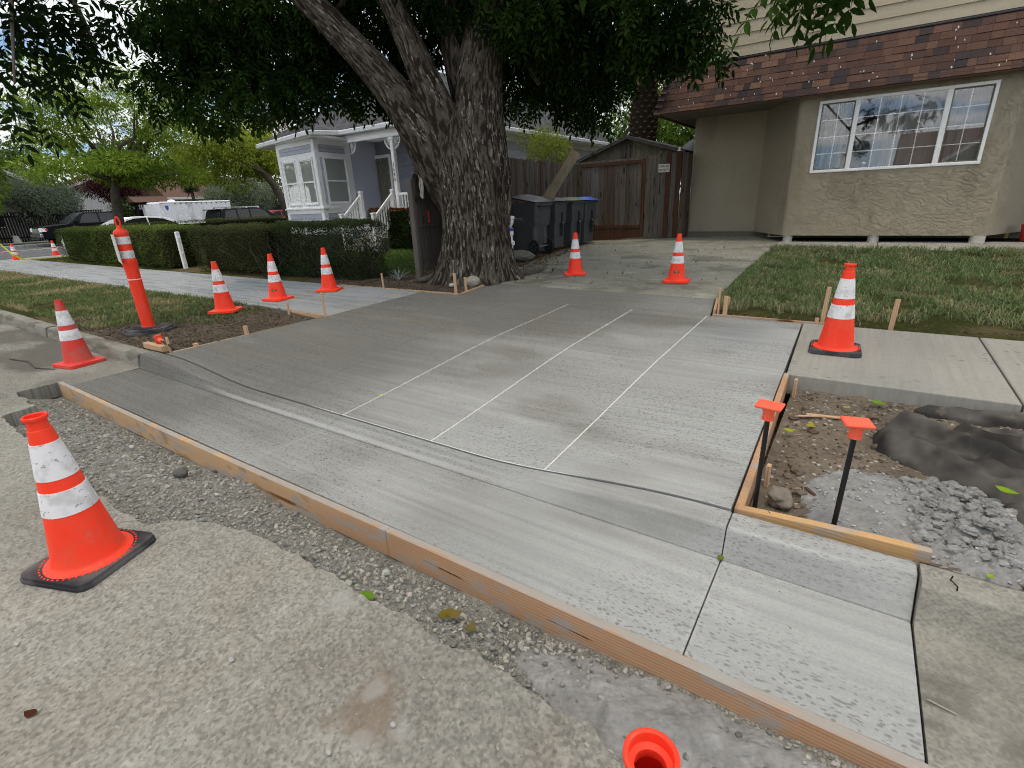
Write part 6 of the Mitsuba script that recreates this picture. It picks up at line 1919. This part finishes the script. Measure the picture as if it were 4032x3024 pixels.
tb = np.array([-5.52, 7.12, .10])
limb('trunk', [(-5.52, 7.12, .08), (-5.51, 7.12, .5), (-5.50, 7.13, 1.0), (-5.50, 7.13, 1.5), (-5.53, 7.12, 1.9), (-5.58, 7.09, 2.25), (-5.62, 7.08, 2.7), (-5.64, 7.08, 3.0)], [.62, .585, .565, .57, .585, .55, .36, .12], 230, .022, .020, 3, root_flare,
     knots=(((-6.02, 6.68, 1.72), .20, .10), ((-5.75, 6.65, 2.0), .35, .05)))
limb('limb', [(-5.60, 7.06, 1.1), (-5.78, 6.96, 1.75), (-6.06, 6.76, 2.40), (-6.45, 6.50, 3.15), (-6.90, 6.15, 3.80), (-7.25, 5.93, 4.25), (-7.9, 5.5, 5.1), (-8.9, 4.8, 6.4)], [.36, .42, .365, .28, .22, .20, .17, .11], 130, .024, .015, 11)
limb('limb', [(-5.55, 7.08, 1.5), (-5.68, 7.0, 2.2), (-5.90, 6.83, 2.95), (-6.10, 6.68, 3.6), (-6.28, 6.56, 4.15), (-6.50, 6.4, 4.8), (-7.2, 5.7, 6.4)], [.40, .36, .28, .21, .175, .16, .10], 110, .026, .015, 12)
limb('limb', [(-5.42, 7.2, 1.1), (-5.36, 7.24, 1.9), (-5.36, 7.22, 2.6), (-5.34, 7.24, 3.15), (-5.26, 7.29, 3.75), (-5.16, 7.36, 4.4), (-5.0, 7.2, 5.4), (-4.3, 6.4, 7.2)], [.46, .455, .40, .36, .32, .29, .24, .14], 160, .022, .015, 13)
limb('limb', [(-5.55, 7.45, 2.4), (-5.72, 7.35, 3.3), (-5.85, 7.3, 4.0), (-6.0, 7.6, 5.2), (-6.4, 8.8, 7.0)], [.30, .26, .22, .19, .11], 90, .03, .015, 14)
limb('limb', [(-5.25, 7.45, 4.4), (-5.02, 7.66, 4.05), (-4.88, 7.9, 3.6), (-4.80, 8.15, 3.3)], [.09, .07, .055, .04], 60, .03, .014, 15)
ring_ = [np.array([-6.18, 6.60, 1.80]) + np.array([.075 * math.cos(a) * .8, -.04 * math.cos(a) - .0, .20 * math.sin(a)]) for a in np.linspace(0, 2 * np.pi, 25)]
put('pruning_scar', tube(ring_, .020 + .007 * np.sin(np.arange(25) * 1.7), 8, False), 'scar', bt_, smooth=True, label='pale healed rim around an old pruning cut')
flat('scar', (.36, .34, .29))
put('scar_wood', move((turn(lathe([(0, 0.02), (.065, .0)], 20), 0)[0] @ np.array([[.75, -.45, 0], [0, 0, 2.6], [-.5, -.8, 0]]), lathe([(0, .02), (.065, 0)], 20)[1]), (-6.165, 6.615, 1.80)), 'smallbark', bt_)
rts = [[(-5.0, 7.55, .30), (-4.85, 7.85, .24), (-4.88, 8.25, .22), (-5.0, 8.6, .20)], [(-5.05, 7.4, .34), (-4.95, 7.62, .27), (-5.0, 7.95, .22)], [(-6.0, 6.75, .35), (-6.3, 6.6, .25), (-6.6, 6.5, .19)], [(-5.2, 6.75, .33), (-5.05, 6.62, .25), (-4.98, 6.45, .20)]]
for q in rts:
    put('root', tube(np.array(q), np.linspace(.075, .03, len(q)), 8), 'smallbark', bt_, smooth=True)

# crown: clumps hung from the limbs; the lower ones are those in view, the rest closes the crown above
CR = []

CR_MAIN = [(-9.44, 4.44, 3.38, 0.39), (-9.67, 4.89, 3.93, 0.55), (-8.94, 4.78, 4.27, 0.6), (-8.88, 4.82, 3.16, 0.43), (-9.07, 5.3, 3.83, 0.64), (-9.42, 5.67, 4.62, 0.77), (-8.2, 5.29, 3.26, 0.47), (-8.73, 6.14, 4.12, 0.77), (-8.2, 5.89, 4.55, 0.73), (-8.14, 5.93, 3.4, 0.5), (-8.54, 6.87, 3.87, 0.6), (-8.72, 7.36, 4.64, 0.74), (-8.03, 7.23, 3.55, 0.45), (-8.42, 8.17, 4.29, 0.66), (-7.83, 7.97, 3.54, 0.42), (-7.78, 8.61, 4.72, 0.77), (-8.82, 4.26, 4.13, 0.33), (-4.9, 8.16, 4.1, 0.73), (-5.43, 9.01, 3.73, 0.6), (-5.37, 8.44, 3.17, 0.31), (-4.57, 8.99, 3.8, 0.77), (-4.35, 7.93, 4.18, 0.69), (-4.73, 9.49, 3.29, 0.5), (-3.77, 8.33, 4.04, 0.69), (-4.04, 9.35, 3.57, 0.48), (-4.44, 9.68, 3.12, 0.42), (-3.0, 8.25, 3.76, 0.57), (-2.73, 7.83, 3.83, 0.46), (-2.42, 8.04, 3.77, 0.46), (-2.3, 8.13, 3.44, 0.31), (-2.65, 8.24, 3.53, 0.29), (-2.03, 8.31, 3.38, 0.21), (-5.65, 7.04, 4.47, 0.52), (-6.08, 8.56, 4.67, 0.6), (-4.49, 7.23, 4.1, 0.57)]
CR_LEFT = [(-7.4, 2.2, 3.41, 0.34), (-7.33, 2.25, 3.13, 0.29), (-6.93, 1.91, 2.66, 0.26), (-6.87, 1.96, 2.5, 0.16), (-7.63, 2.65, 3.47, 0.37), (-7.42, 2.79, 3.62, 0.31), (-7.17, 2.35, 3.0, 0.2), (-7.3, 2.27, 3.71, 0.46), (-7.73, 3.19, 3.78, 0.27), (-7.07, 2.43, 2.83, 0.1), (-7.36, 2.83, 3.24, 0.16), (-7.38, 2.82, 3.45, 0.25)]
CR_RIGHT = [(-0.7, 4.37, 2.66, 0.11), (-0.59, 4.45, 2.61, 0.11), (-0.46, 4.53, 2.63, 0.15), (-0.31, 4.64, 2.62, 0.15), (-0.22, 4.7, 2.56, 0.11), (-0.42, 4.56, 2.55, 0.08), (-0.66, 4.4, 2.76, 0.15), (-0.28, 4.66, 2.75, 0.19)]
CR_REFLECT = [(.35, 5.2, 3.62, .30), (.95, 4.7, 3.60, .28), (1.25, 5.6, 3.75, .30), (-.2, 5.8, 3.75, .32), (.7, 3.6, 3.55, .35)]


def spray_proto(g, n=7, L=.26):
    """a pinnate leaf: a thin rachis with n leaflets, about the origin, running to +x and drooping"""
    s = np.linspace(.25, 1, (n + 1) // 2)
    ms = []
    rib = np.stack([np.linspace(0, 1, 3) * L, np.zeros(3), -.30 * L * np.linspace(0, 1, 3) ** 2], 1)
    ms.append(tube(rib, [.0022, .0018, .001], 3, False))
    for i, q in enumerate(s):
        p = np.array([q * L, 0, -.30 * L * q * q])
        for sd in ((-1, 1) if i < len(s) - 1 else (0,)):
            d = np.array([.55 + .5 * (sd == 0), .85 * sd, -.45 + g.normal(0, .15)]); d /= np.linalg.norm(d)
            m = leaf_mats(d[None], np.array([[g.normal(0, .25), g.normal(0, .25), 1.0]]), np.array([g.uniform(.088, .120)]), 1.15)
            ms.append((LEAF2_V @ m[0].T + p, LEAF2_F))
    return join(ms)


def sprays(blobs, n, g, lo, hi, L=1.0, shell=.35, droop=.55, seed=0):
    B = np.array([b if len(b) == 6 else (b[0], b[1], b[2], b[3], b[3], b[3] * .75) for b in blobs], float)
    P, d, k = in_blobs(B, n, g, shell)
    dirs = d * .7 + g.normal(0, .45, (n, 3)); dirs[:, 2] -= droop
    ups = g.normal(0, .35, (n, 3)) + np.array([0, 0, 1.0])
    sc = g.uniform(.75, 1.2, n) * L
    hue = np.clip(.45 + 1.5 * (meshkit.fbm(P * 1.3, 2, seed) - .5) + g.normal(0, .18, n), 0, 1)[:, None]
    c = (np.asarray(lo) * (1 - hue) + np.asarray(hi) * hue) * g.uniform(.8, 1.2, (n, 1))
    M = leaf_mats(dirs, ups, sc)
    out = []
    for q in range(4):
        v, f = spray_proto(np.random.default_rng(900 + q))
        i = np.arange(q, n, 4)
        out.append(scatter(v, f, P[i], M[i], c[i]))
    return join(out)


g = np.random.default_rng(77)
LO, HI = (.008, .020, .006), (.044, .085, .018)
low = sprays(CR_MAIN, 7800, g, LO, HI, L=1.05, seed=5)
lft = sprays(CR_LEFT, 215, g, (.006, .013, .006), (.020, .038, .012), shell=.2, droop=.8, seed=6)
CR_RIGHT = [(q[0], q[1], q[2] + .17, q[3]) for q in CR_RIGHT]
rgt = sprays(CR_RIGHT, 40, g, (.012, .030, .007), (.060, .115, .022), L=1.0, shell=.1, droop=.7, seed=7)
rfl = sprays(CR_REFLECT, 150, g, LO, HI, shell=.2, seed=8)
topb = np.vstack([blobs_in((-5.6, 7.4, 7.2), (5.4, 4.8, 2.2), 60, (.8, 1.5), 61), blobs_in((-5.2, 8.6, 5.2), (4.0, 2.6, .8), 26, (.6, 1.1), 62), blobs_in((-8.6, 5.6, 5.8), (2.4, 2.2, .7), 18, (.5, .9), 63), blobs_in((-2.6, 7.6, 5.6), (2.2, 1.8, .9), 16, (.6, .9), 64), blobs_in((-5.5, 10.5, 4.6), (2.6, 1.4, .8), 14, (.6, .9), 65)])
P, d, k = in_blobs(topb, 26000, g, .5)
up_leaves = leafcloud(P, g, (.16, .30), LO, HI, droop=.5, outward=d * .7, jitter=.5)
put('crown', join([low, lft, rgt, rfl, up_leaves]), 'leafmat', bt_, label='dense dark green crown of long pointed leaflets')
tw = [[(-8.9, 4.8, 6.4), (-8.4, 3.6, 5.2), (-7.7, 2.6, 4.2), (-7.2, 2.2, 3.5), (-6.95, 1.95, 2.75)], [(-7.7, 2.6, 4.2), (-7.6, 2.9, 3.7), (-7.4, 2.9, 3.3)], [(-4.3, 6.4, 7.2), (-2.4, 5.2, 5.0), (-.9, 4.6, 3.4), (-.45, 4.52, 2.9), (-.30, 4.62, 2.70)],
      [(-.9, 4.6, 3.4), (.3, 5.0, 3.75), (1.2, 5.3, 3.8)], [(-4.3, 6.4, 7.2), (-3.2, 7.6, 5.2), (-2.6, 7.95, 4.1), (-2.1, 8.25, 3.5)], [(-7.9, 5.5, 5.1), (-8.7, 5.1, 4.5), (-9.2, 4.9, 3.9), (-9.4, 4.6, 3.4)], [(-6.5, 6.4, 4.8), (-7.8, 6.6, 4.5), (-8.5, 6.8, 4.0), (-8.4, 6.0, 3.5)],
      [(-4.2, 9.6, 5.8), (-4.4, 9.5, 4.2), (-4.4, 9.6, 3.2)], [(-4.2, 9.6, 5.8), (-3.8, 9.0, 4.4), (-3.6, 8.6, 3.9)]]
put('branch', join([tube(np.array(q), np.linspace(.045, .010, len(q)), 6) for q in tw]), 'smallbark', bt_, smooth=True)
# the wire crossing the sky at the left
put('overhead_wire', tube([(-60, -18, 9.2), (-40, 4, 8.3), (-30, 15, 8.2), (-10, 37, 9.0)], .018, 5), 'dark', label='thin overhead wire crossing the sky at the upper left', cat='wire')

# ------------------------------------------------------------------ vehicles on the cross street
def loft(sections):
    """sections: list of closed rings with equal counts"""
    P = np.array(sections); P = np.concatenate([P, P[:, :1]], 1)
    m = gridmesh(P)
    k = P.shape[1] - 1
    a = (np.vstack([P[0, :-1], [P[0, :-1].mean(0)]]), np.array([[(j + 1) % k, j, k] for j in range(k)]))
    b = (np.vstack([P[-1, :-1], [P[-1, :-1].mean(0)]]), np.array([[j, (j + 1) % k, k] for j in range(k)]))
    return join([m, a, b])


def vehicle(label, cat, x, y, z, heading, prof, cabin, width, wheels, wr, paint, extras, name='parked_car', tuck=.14):
    """prof: side outline of the body (u along the car from its front, height); cabin: outline of the glasshouse; heading +1 faces +y"""
    t = thing(name, label, cat, 'vehicles parked on the cross street')

    def W(m):
        v = np.array(m[0], float)
        return np.stack([x + v[:, 0], y - heading * v[:, 1], z + v[:, 2]], 1), (m[1] if heading < 0 else np.asarray(m[1])[:, ::-1])

    def side(poly, w0, w1, zlo, zhi):
        """cross rings over the width; w narrows from w0 at zlo to w1 at zhi"""
        p = np.array(sg.Polygon(poly).buffer(-.03).buffer(.03, 3).exterior.coords)[:-1]
        hw = np.interp(p[:, 1], [zlo, zhi], [w0, w1]) / 2
        rings = []
        for f_, s_ in ((-1, .97), (-.985, .99), (-.94, 1), (0, 1), (.94, 1), (.985, .99), (1, .97)):
            c = p.mean(0)
            q = c + (p - c) * s_
            rings.append(np.stack([hw * f_, q[:, 0], q[:, 1]], 1))
        return loft(rings)
    zl_, zh_ = min(p[1] for p in prof), max(p[1] for p in prof)
    put('body', W(side(prof, width, width - .05, zl_, zh_)), paint, t, smooth=40)
    ch_ = max(p[1] for p in cabin); cl_ = min(p[1] for p in cabin)
    put('cabin', W(side(cabin, width - .06, width - .06 - tuck * 2, cl_, ch_)), paint, t, smooth=40)
    # side glass and screens, standing a little proud of the cabin
    gl = extras['glass']
    for s in (-1, 1):
        for poly in gl:
            p = np.array(poly); hw = np.interp(p[:, 1], [cl_, ch_], [width - .06, width - .06 - tuck * 2]) / 2 + .006
            k = len(p)
            put('side_window', W((np.stack([s * hw, p[:, 0], p[:, 1]], 1), np.array([[0, j, j + 1] for j in range(1, k - 1)]))), 'carglass', t)
    for nm, (a, b) in (('windscreen', extras['front']), ('rear_window', extras['rear'])):
        wa, wb = [(np.interp(q[1], [cl_, ch_], [width - .06, width - .06 - tuck * 2]) / 2 - .07) for q in (a, b)]
        put(nm, W((np.array([[-wa, a[0], a[1]], [wa, a[0], a[1]], [wb, b[0], b[1]], [-wb, b[0], b[1]]]), np.array([[0, 1, 2], [0, 2, 3]]))), 'carglass', t)
    for u in wheels:
        for s in (-1, 1):
            pr2 = [(0, -.10), (wr * .62, -.10), (wr * .66, -.11), (wr * .95, -.11), (wr, -.07), (wr, .07), (wr * .95, .11), (wr * .66, .11), (wr * .62, .10), (0, .10)]
            lv = lathe(pr2, 24); vv = np.stack([lv[0][:, 2], lv[0][:, 0], lv[0][:, 1]], 1) + np.array([s * (width / 2 - .10), u, wr])
            k = put('wheel', W((vv, lv[1])), 'tire', t, smooth=40)
            rv_ = lathe([(0, -.004), (wr * .55, -.004), (wr * .6, .0)], 20); vv = np.stack([rv_[0][:, 2] * 0 + s * .112, rv_[0][:, 0], rv_[0][:, 1]], 1) + np.array([s * (width / 2 - .10), u, wr])
            put('rim', W((vv, rv_[1])), 'chrome', k)
    for nm, m, mt in extras.get('bits', []):
        put(nm, W(m), mt, t)
    return t


# black pickup facing left
vehicle('black pickup with chrome bumper parked across the street, facing left', 'pickup', -42.0, 10.40, .05, -1,
        [(0.05, .42), (0.0, .62), (0.02, 1.02), (.25, 1.12), (1.42, 1.22), (5.6, 1.22), (5.62, .50), (4.9, .42), (.6, .38)], [(1.42, 1.20), (2.05, 1.72), (2.35, 1.86), (3.75, 1.87), (4.25, 1.72), (4.42, 1.21)], 2.0, (1.05, 4.55), .40, 'blackpaint',
        {'glass': [[(2.02, 1.24), (2.25, 1.66), (2.45, 1.78), (3.05, 1.79), (3.05, 1.24)], [(3.15, 1.24), (3.15, 1.79), (3.78, 1.78), (4.05, 1.66), (4.18, 1.24)]], 'front': ((1.50, 1.26), (2.10, 1.74)), 'rear': ((4.42, 1.28), (4.25, 1.70)),
         'bits': [('bumper', box(-.98, .98, -.10, .10, .50, .70, .04), 'chrome'), ('grille', box(-.62, .62, -.012, .05, .74, 1.02, .01), 'chrome'), ('headlight', box(.64, .99, -.01, .30, .80, 1.03, .03), 'vinyl'), ('headlight', box(-.99, -.64, -.01, .30, .80, 1.03, .03), 'vinyl'),
                  ('side_mirror', box(.98, 1.20, 1.78, 1.92, 1.24, 1.42, .03), 'blackpaint'), ('side_mirror', box(-1.20, -.98, 1.78, 1.92, 1.24, 1.42, .03), 'blackpaint'), ('badge', box(1.0, 1.008, 1.72, 2.05, .94, .98), 'chrome'), ('marker_light', box(.96, 1.0, .22, .34, .86, 1.0, .01), 'lampred'), ('skid_bar', box(-.8, .8, -.16, -.08, .36, .48, .03), 'black_steel')]}, name='pickup_truck')
# white sedan, mostly behind the hedge
vehicle('white sedan with dark windows showing its roof over the clipped hedge', 'car', -29.3, 8.25, .05, -1,
        [(0, .30), (-.03, .55), (.1, .72), (.5, .84), (1.25, .96), (4.1, 1.0), (4.75, .98), (4.85, .7), (4.8, .32)], [(1.15, .94), (2.0, 1.34), (2.45, 1.45), (3.15, 1.47), (3.9, 1.38), (4.75, 1.0)], 1.82, (.95, 3.75), .33, 'whitepaint',
        {'glass': [[(1.75, 1.0), (2.15, 1.30), (2.5, 1.38), (3.0, 1.40), (3.0, 1.0)], [(3.06, 1.0), (3.06, 1.40), (3.7, 1.335), (4.25, 1.10), (4.35, 1.0)]], 'front': ((1.28, 1.01), (2.05, 1.37)), 'rear': ((4.62, 1.06), (3.95, 1.36)),
         'bits': [('side_mirror', box(.88, 1.06, 1.70, 1.84, .96, 1.08, .03), 'whitepaint'), ('side_mirror', box(-1.06, -.88, 1.70, 1.84, .96, 1.08, .03), 'whitepaint'), ('headlight', box(.55, .88, -.01, .25, .55, .70, .03), 'vinyl')]})
# black wagon facing away
vehicle('black sport wagon with roof rails parked in front of the white trailer, seen from behind', 'car', -30.2, 19.95, .0, 1,
        [(0, .35), (-.03, .7), (.1, .98), (1.2, 1.10), (4.75, 1.12), (4.82, .7), (4.75, .38)], [(1.15, 1.08), (1.95, 1.60), (2.3, 1.73), (4.45, 1.74), (4.62, 1.66), (4.78, 1.10)], 1.92, (.95, 3.85), .37, 'blackpaint',
        {'glass': [[(1.75, 1.14), (2.12, 1.56), (2.4, 1.66), (3.0, 1.67), (3.0, 1.14)], [(3.08, 1.14), (3.08, 1.67), (3.75, 1.66), (3.75, 1.14)], [(3.83, 1.14), (3.83, 1.66), (4.40, 1.62), (4.58, 1.14)]], 'front': ((1.25, 1.14), (2.0, 1.62)), 'rear': ((4.80, 1.16), (4.66, 1.62)),
         'bits': [('spoiler', box(-.70, .70, 4.45, 4.86, 1.675, 1.72, .015), 'blackpaint'), ('roof_rail', join([beam((.62, 2.3, 1.80), (.62, 4.3, 1.80), .04, .035), box(.60, .64, 2.3, 2.4, 1.73, 1.8), box(.60, .64, 4.2, 4.3, 1.73, 1.8)]), 'chrome'), ('roof_rail', join([beam((-.62, 2.3, 1.80), (-.62, 4.3, 1.80), .04, .035), box(-.64, -.60, 2.3, 2.4, 1.73, 1.8), box(-.64, -.60, 4.2, 4.3, 1.73, 1.8)]), 'chrome')]})
vehicle('small red car partly hidden behind the bay of the blue house', 'car', -41.3, 29.0, .05, 1,
        [(0, .30), (-.03, .6), (.1, .78), (1.2, .96), (4.3, 1.02), (4.4, .7), (4.35, .32)], [(1.1, .94), (1.9, 1.36), (2.3, 1.5), (3.4, 1.52), (3.9, 1.4), (4.35, 1.0)], 1.78, (.9, 3.5), .33, 'redpaint',
        {'glass': [[(1.7, 1.0), (2.1, 1.34), (2.4, 1.42), (2.9, 1.43), (2.9, 1.0)], [(2.98, 1.0), (2.98, 1.43), (3.5, 1.40), (3.85, 1.2), (3.95, 1.0)]], 'front': ((1.22, 1.0), (1.98, 1.40)), 'rear': ((4.22, 1.06), (3.92, 1.38))})
tr = thing('cargo_trailer', 'white enclosed cargo trailer with stained side and a roof vent', 'trailer', 'vehicles parked on the cross street')
x0, x1, y0, y1, z0, z1 = -43.0, -40.9, 17.25, 22.15, .55, 2.42
put('box', box(x0, x1, y0, y1, z0, z1 - .12, .04), 'trailerskin', tr)
put('roof', box(x0 - .02, x1 + .02, y0 - .03, y1 + .02, z1 - .12, z1, .05), 'trailerwhite', tr)
put('nose', prism([(x0 + .02, y0 + .01), (x1 - .02, y0 + .01), (x1 - .3, y0 - .35), (x0 + .3, y0 - .35)], z0, z1 - .14), 'trailerskin', tr)
for i in range(11):
    yy = y0 + .9 + i * .36
    put('marker_light', box(x1 + .018, x1 + .032, yy, yy + .10, z1 - .17, z1 - .13), 'flashing', tr)
put('roof_vent', move(lathe([(0, .16), (.2, .13), (.26, .03), (.26, 0)], 16), ((x0 + x1) / 2, y0 + 1.2, z1)), 'trailerwhite', tr, smooth=40)
for yy in (19.4, 20.3):
    lv = lathe([(0, -.1), (.33, -.1), (.35, 0), (.33, .1), (0, .1)], 20)
    put('wheel', (np.stack([lv[0][:, 2] + x1 - .08, lv[0][:, 0] + yy, lv[0][:, 1] + .36], 1), lv[1]), 'tire', tr)
put('logo', prism_to([(-.12, .16), (.12, .16), (.10, -.06), (0, -.17), (-.10, -.06)], 0, .006, [[0, 1, 0], [0, 0, 1], [1, 0, 0], [x1 + .002, y0 + .35, 2.0]]), 'bluelid', tr)
procmat('trailerskin', lambda p, n, uv: mix((.76, .78, .82), (.40, .39, .36), smoothstep(.56, .78, fbm(p.y * 2.2, p.z * .9, p.x, 4)) * .7))

# ------------------------------------------------------------------ beyond the cross street
def picket(name, label, x, y0, y1, z0, z1, pitch, w, lean=0, back=None):
    t = thing(name, label, 'fence')
    n = int((y1 - y0) / pitch)
    for i in range(n):
        y = y0 + i * pitch
        put('picket', box(x, x + .03, y, y + w, z0, z1), 'darkfence', t)
    puts('rail', [box(x - .05, x, y0, y1, z0 + .25, z0 + .37), box(x - .05, x, y0, y1, z1 - .3, z1 - .18), box(x - .04, x + .06, y0, y1, z1, z1 + .05)], 'darkfence', t)
    return t


picket('picket_fence', 'dark slatted fence with bright gaps behind the black pickup', -49.3, 9.9, 16.6, .15, 2.10, .155, .10)
put('white_wall', box(-50.6, -50.4, 11.0, 13.2, .15, 1.95), 'whitewall', label='white wall glimpsed through the gaps of the far left fence', cat='wall')
picket('picket_fence', 'dark slatted fence between the far gate and the white trailer', -49.0, 17.0, 27.0, .15, 2.0, .13, .125)
picket('picket_fence', 'dark board fence behind the black wagon and the red car', -48.8, 27.3, 40.0, .15, 2.0, .13, .128)
gh = thing('gatehouse', 'small dark entry gate with a brown tiled roof beside the white trailer', 'gate')
puts('post', [box(-48.6, -48.4, 18.55, 18.75, .1, 2.55), box(-48.6, -48.4, 20.5, 20.7, .1, 2.55)], 'darkfence', gh)
put('beam', box(-48.65, -48.35, 18.4, 20.9, 2.40, 2.58), 'darkfence', gh)
put('roof', loft([np.array([(-49.5, y, 2.58), (-47.6, y, 2.58), (-48.0, y, 2.70), (-48.55, y, 3.02)]) for y in (18.3, 21.0)]), 'brownroof', gh)
puts('bar', [box(-48.52, -48.48, 18.8 + .14 * i, 18.83 + .14 * i, .2, 2.4) for i in range(12)], 'darkfence', gh)
put('white_board', box(-48.3, -48.25, 18.95, 19.10, .3, 2.2), 'whitewall', gh)


def far_house(label, x, y, w, d, h, rh, roofmat, wallmat, axis='y', over=.5):
    t = thing('far_house', label, 'house')
    put('wall', box(x - d / 2, x + d / 2, y - w / 2, y + w / 2, .1, h), wallmat, t)
    if axis == 'y':
        sec = [np.array([(x - d / 2 - over, yy, h - .1), (x + d / 2 + over, yy, h - .1), (x + d / 2 + over, yy, h + .05), (x, yy, h + rh), (x - d / 2 - over, yy, h + .05)]) for yy in (y - w / 2 - over, y + w / 2 + over)]
    else:
        sec = [np.array([(xx, y - w / 2 - over, h - .1), (xx, y + w / 2 + over, h - .1), (xx, y + w / 2 + over, h + .05), (xx, y, h + rh), (xx, y - w / 2 - over, h + .05)]) for xx in (x - d / 2 - over, x + d / 2 + over)]
    put('roof', loft(sec), roofmat, t)
    k = put('window', box(x + d / 2 - .01, x + d / 2 + .04, y - .7, y + .7, 1.1, 2.2), 'vinyl', t)
    put('pane', box(x + d / 2 + .02, x + d / 2 + .05, y - .62, y + .62, 1.18, 2.12), 'carglass', k)
    puts('fascia', [box(x + d / 2 + over, x + d / 2 + over + .05, y - w / 2 - over, y + w / 2 + over, h - .12, h + .08)] if axis == 'y' else
        [beam((x + d / 2 + over + .02, y - w / 2 - over, h - .02), (x + d / 2 + over + .02, y, h + rh - .05), .05, .28, (0, 0, 1)), beam((x + d / 2 + over + .02, y + w / 2 + over, h - .02), (x + d / 2 + over + .02, y, h + rh - .05), .05, .28, (0, 0, 1))], 'whitewall', t)
    return t


far_house('pale far house with brown roof behind the white trailer', -57.5, 26.2, 5, 7, 3.0, 2.2, 'brownroof', 'whitewall')
far_house('white far house behind the dark far gate', -62, 21.0, 6, 6, 4.2, 1.3, 'brownroof', 'whitewall', 'x')
far_house('grey far house with white fascia boards at the left edge', -61, 12.2, 8, 8, 3.5, 2.4, 'gray_roof', 'stemwall', 'x')
put('white_marker', prism_to([(-.25, 0), (.15, 0), (.05, .45), (-.2, .5)], 0, .2, [[0, 1, 0], [0, 0, 1], [1, 0, 0], [-48.5, 10.9, .14]]), 'pad', label='pale leaning stone beside the far left fence', cat='stone')
# yellow caution tape at the left edge
g = np.random.default_rng(8)
tp_ = [(-26.2, 4.2, 1.15), (-25.8, 4.9, .98), (-25.6, 5.25, .78), (-25.5, 5.45, .40), (-25.6, 5.75, .17), (-25.4, 6.5, .16), (-25.2, 7.0, .16)]
tp_ = np.array(tp_)
rb_ = np.stack([tp_ + [0, 0, .035], tp_ - [0, .01, .035]], 1)
put('caution_tape', gridmesh(rb_), 'tape', label='yellow caution tape sagging to the ground at the far left', cat='tape')
# house across the street, behind the camera: seen only as a reflection in the windows
far2 = thing('far_house', 'plain gabled house across the street, mirrored in the wide window', 'house')
put('wall', box(2, 14, -30, -23, .0, 3.0), 'whitewall', far2)
put('roof', loft([np.array([(x, -30.5, 2.9), (x, -22.4, 2.9), (x, -26.5, 5.2)]) for x in (1.5, 14.5)]), 'brownroof', far2)
put('garage_gable', loft([np.array([(4.2, y, 2.9), (9.6, y, 2.9), (6.9, y, 4.7)]) for y in (-26, -21.6)]), 'stemwall', far2)
puts('fascia', [beam((4.1, -21.58, 2.9), (6.9, -21.58, 4.75), .05, .22), beam((9.7, -21.58, 2.9), (6.9, -21.58, 4.75), .05, .22)], 'whitewall', far2)
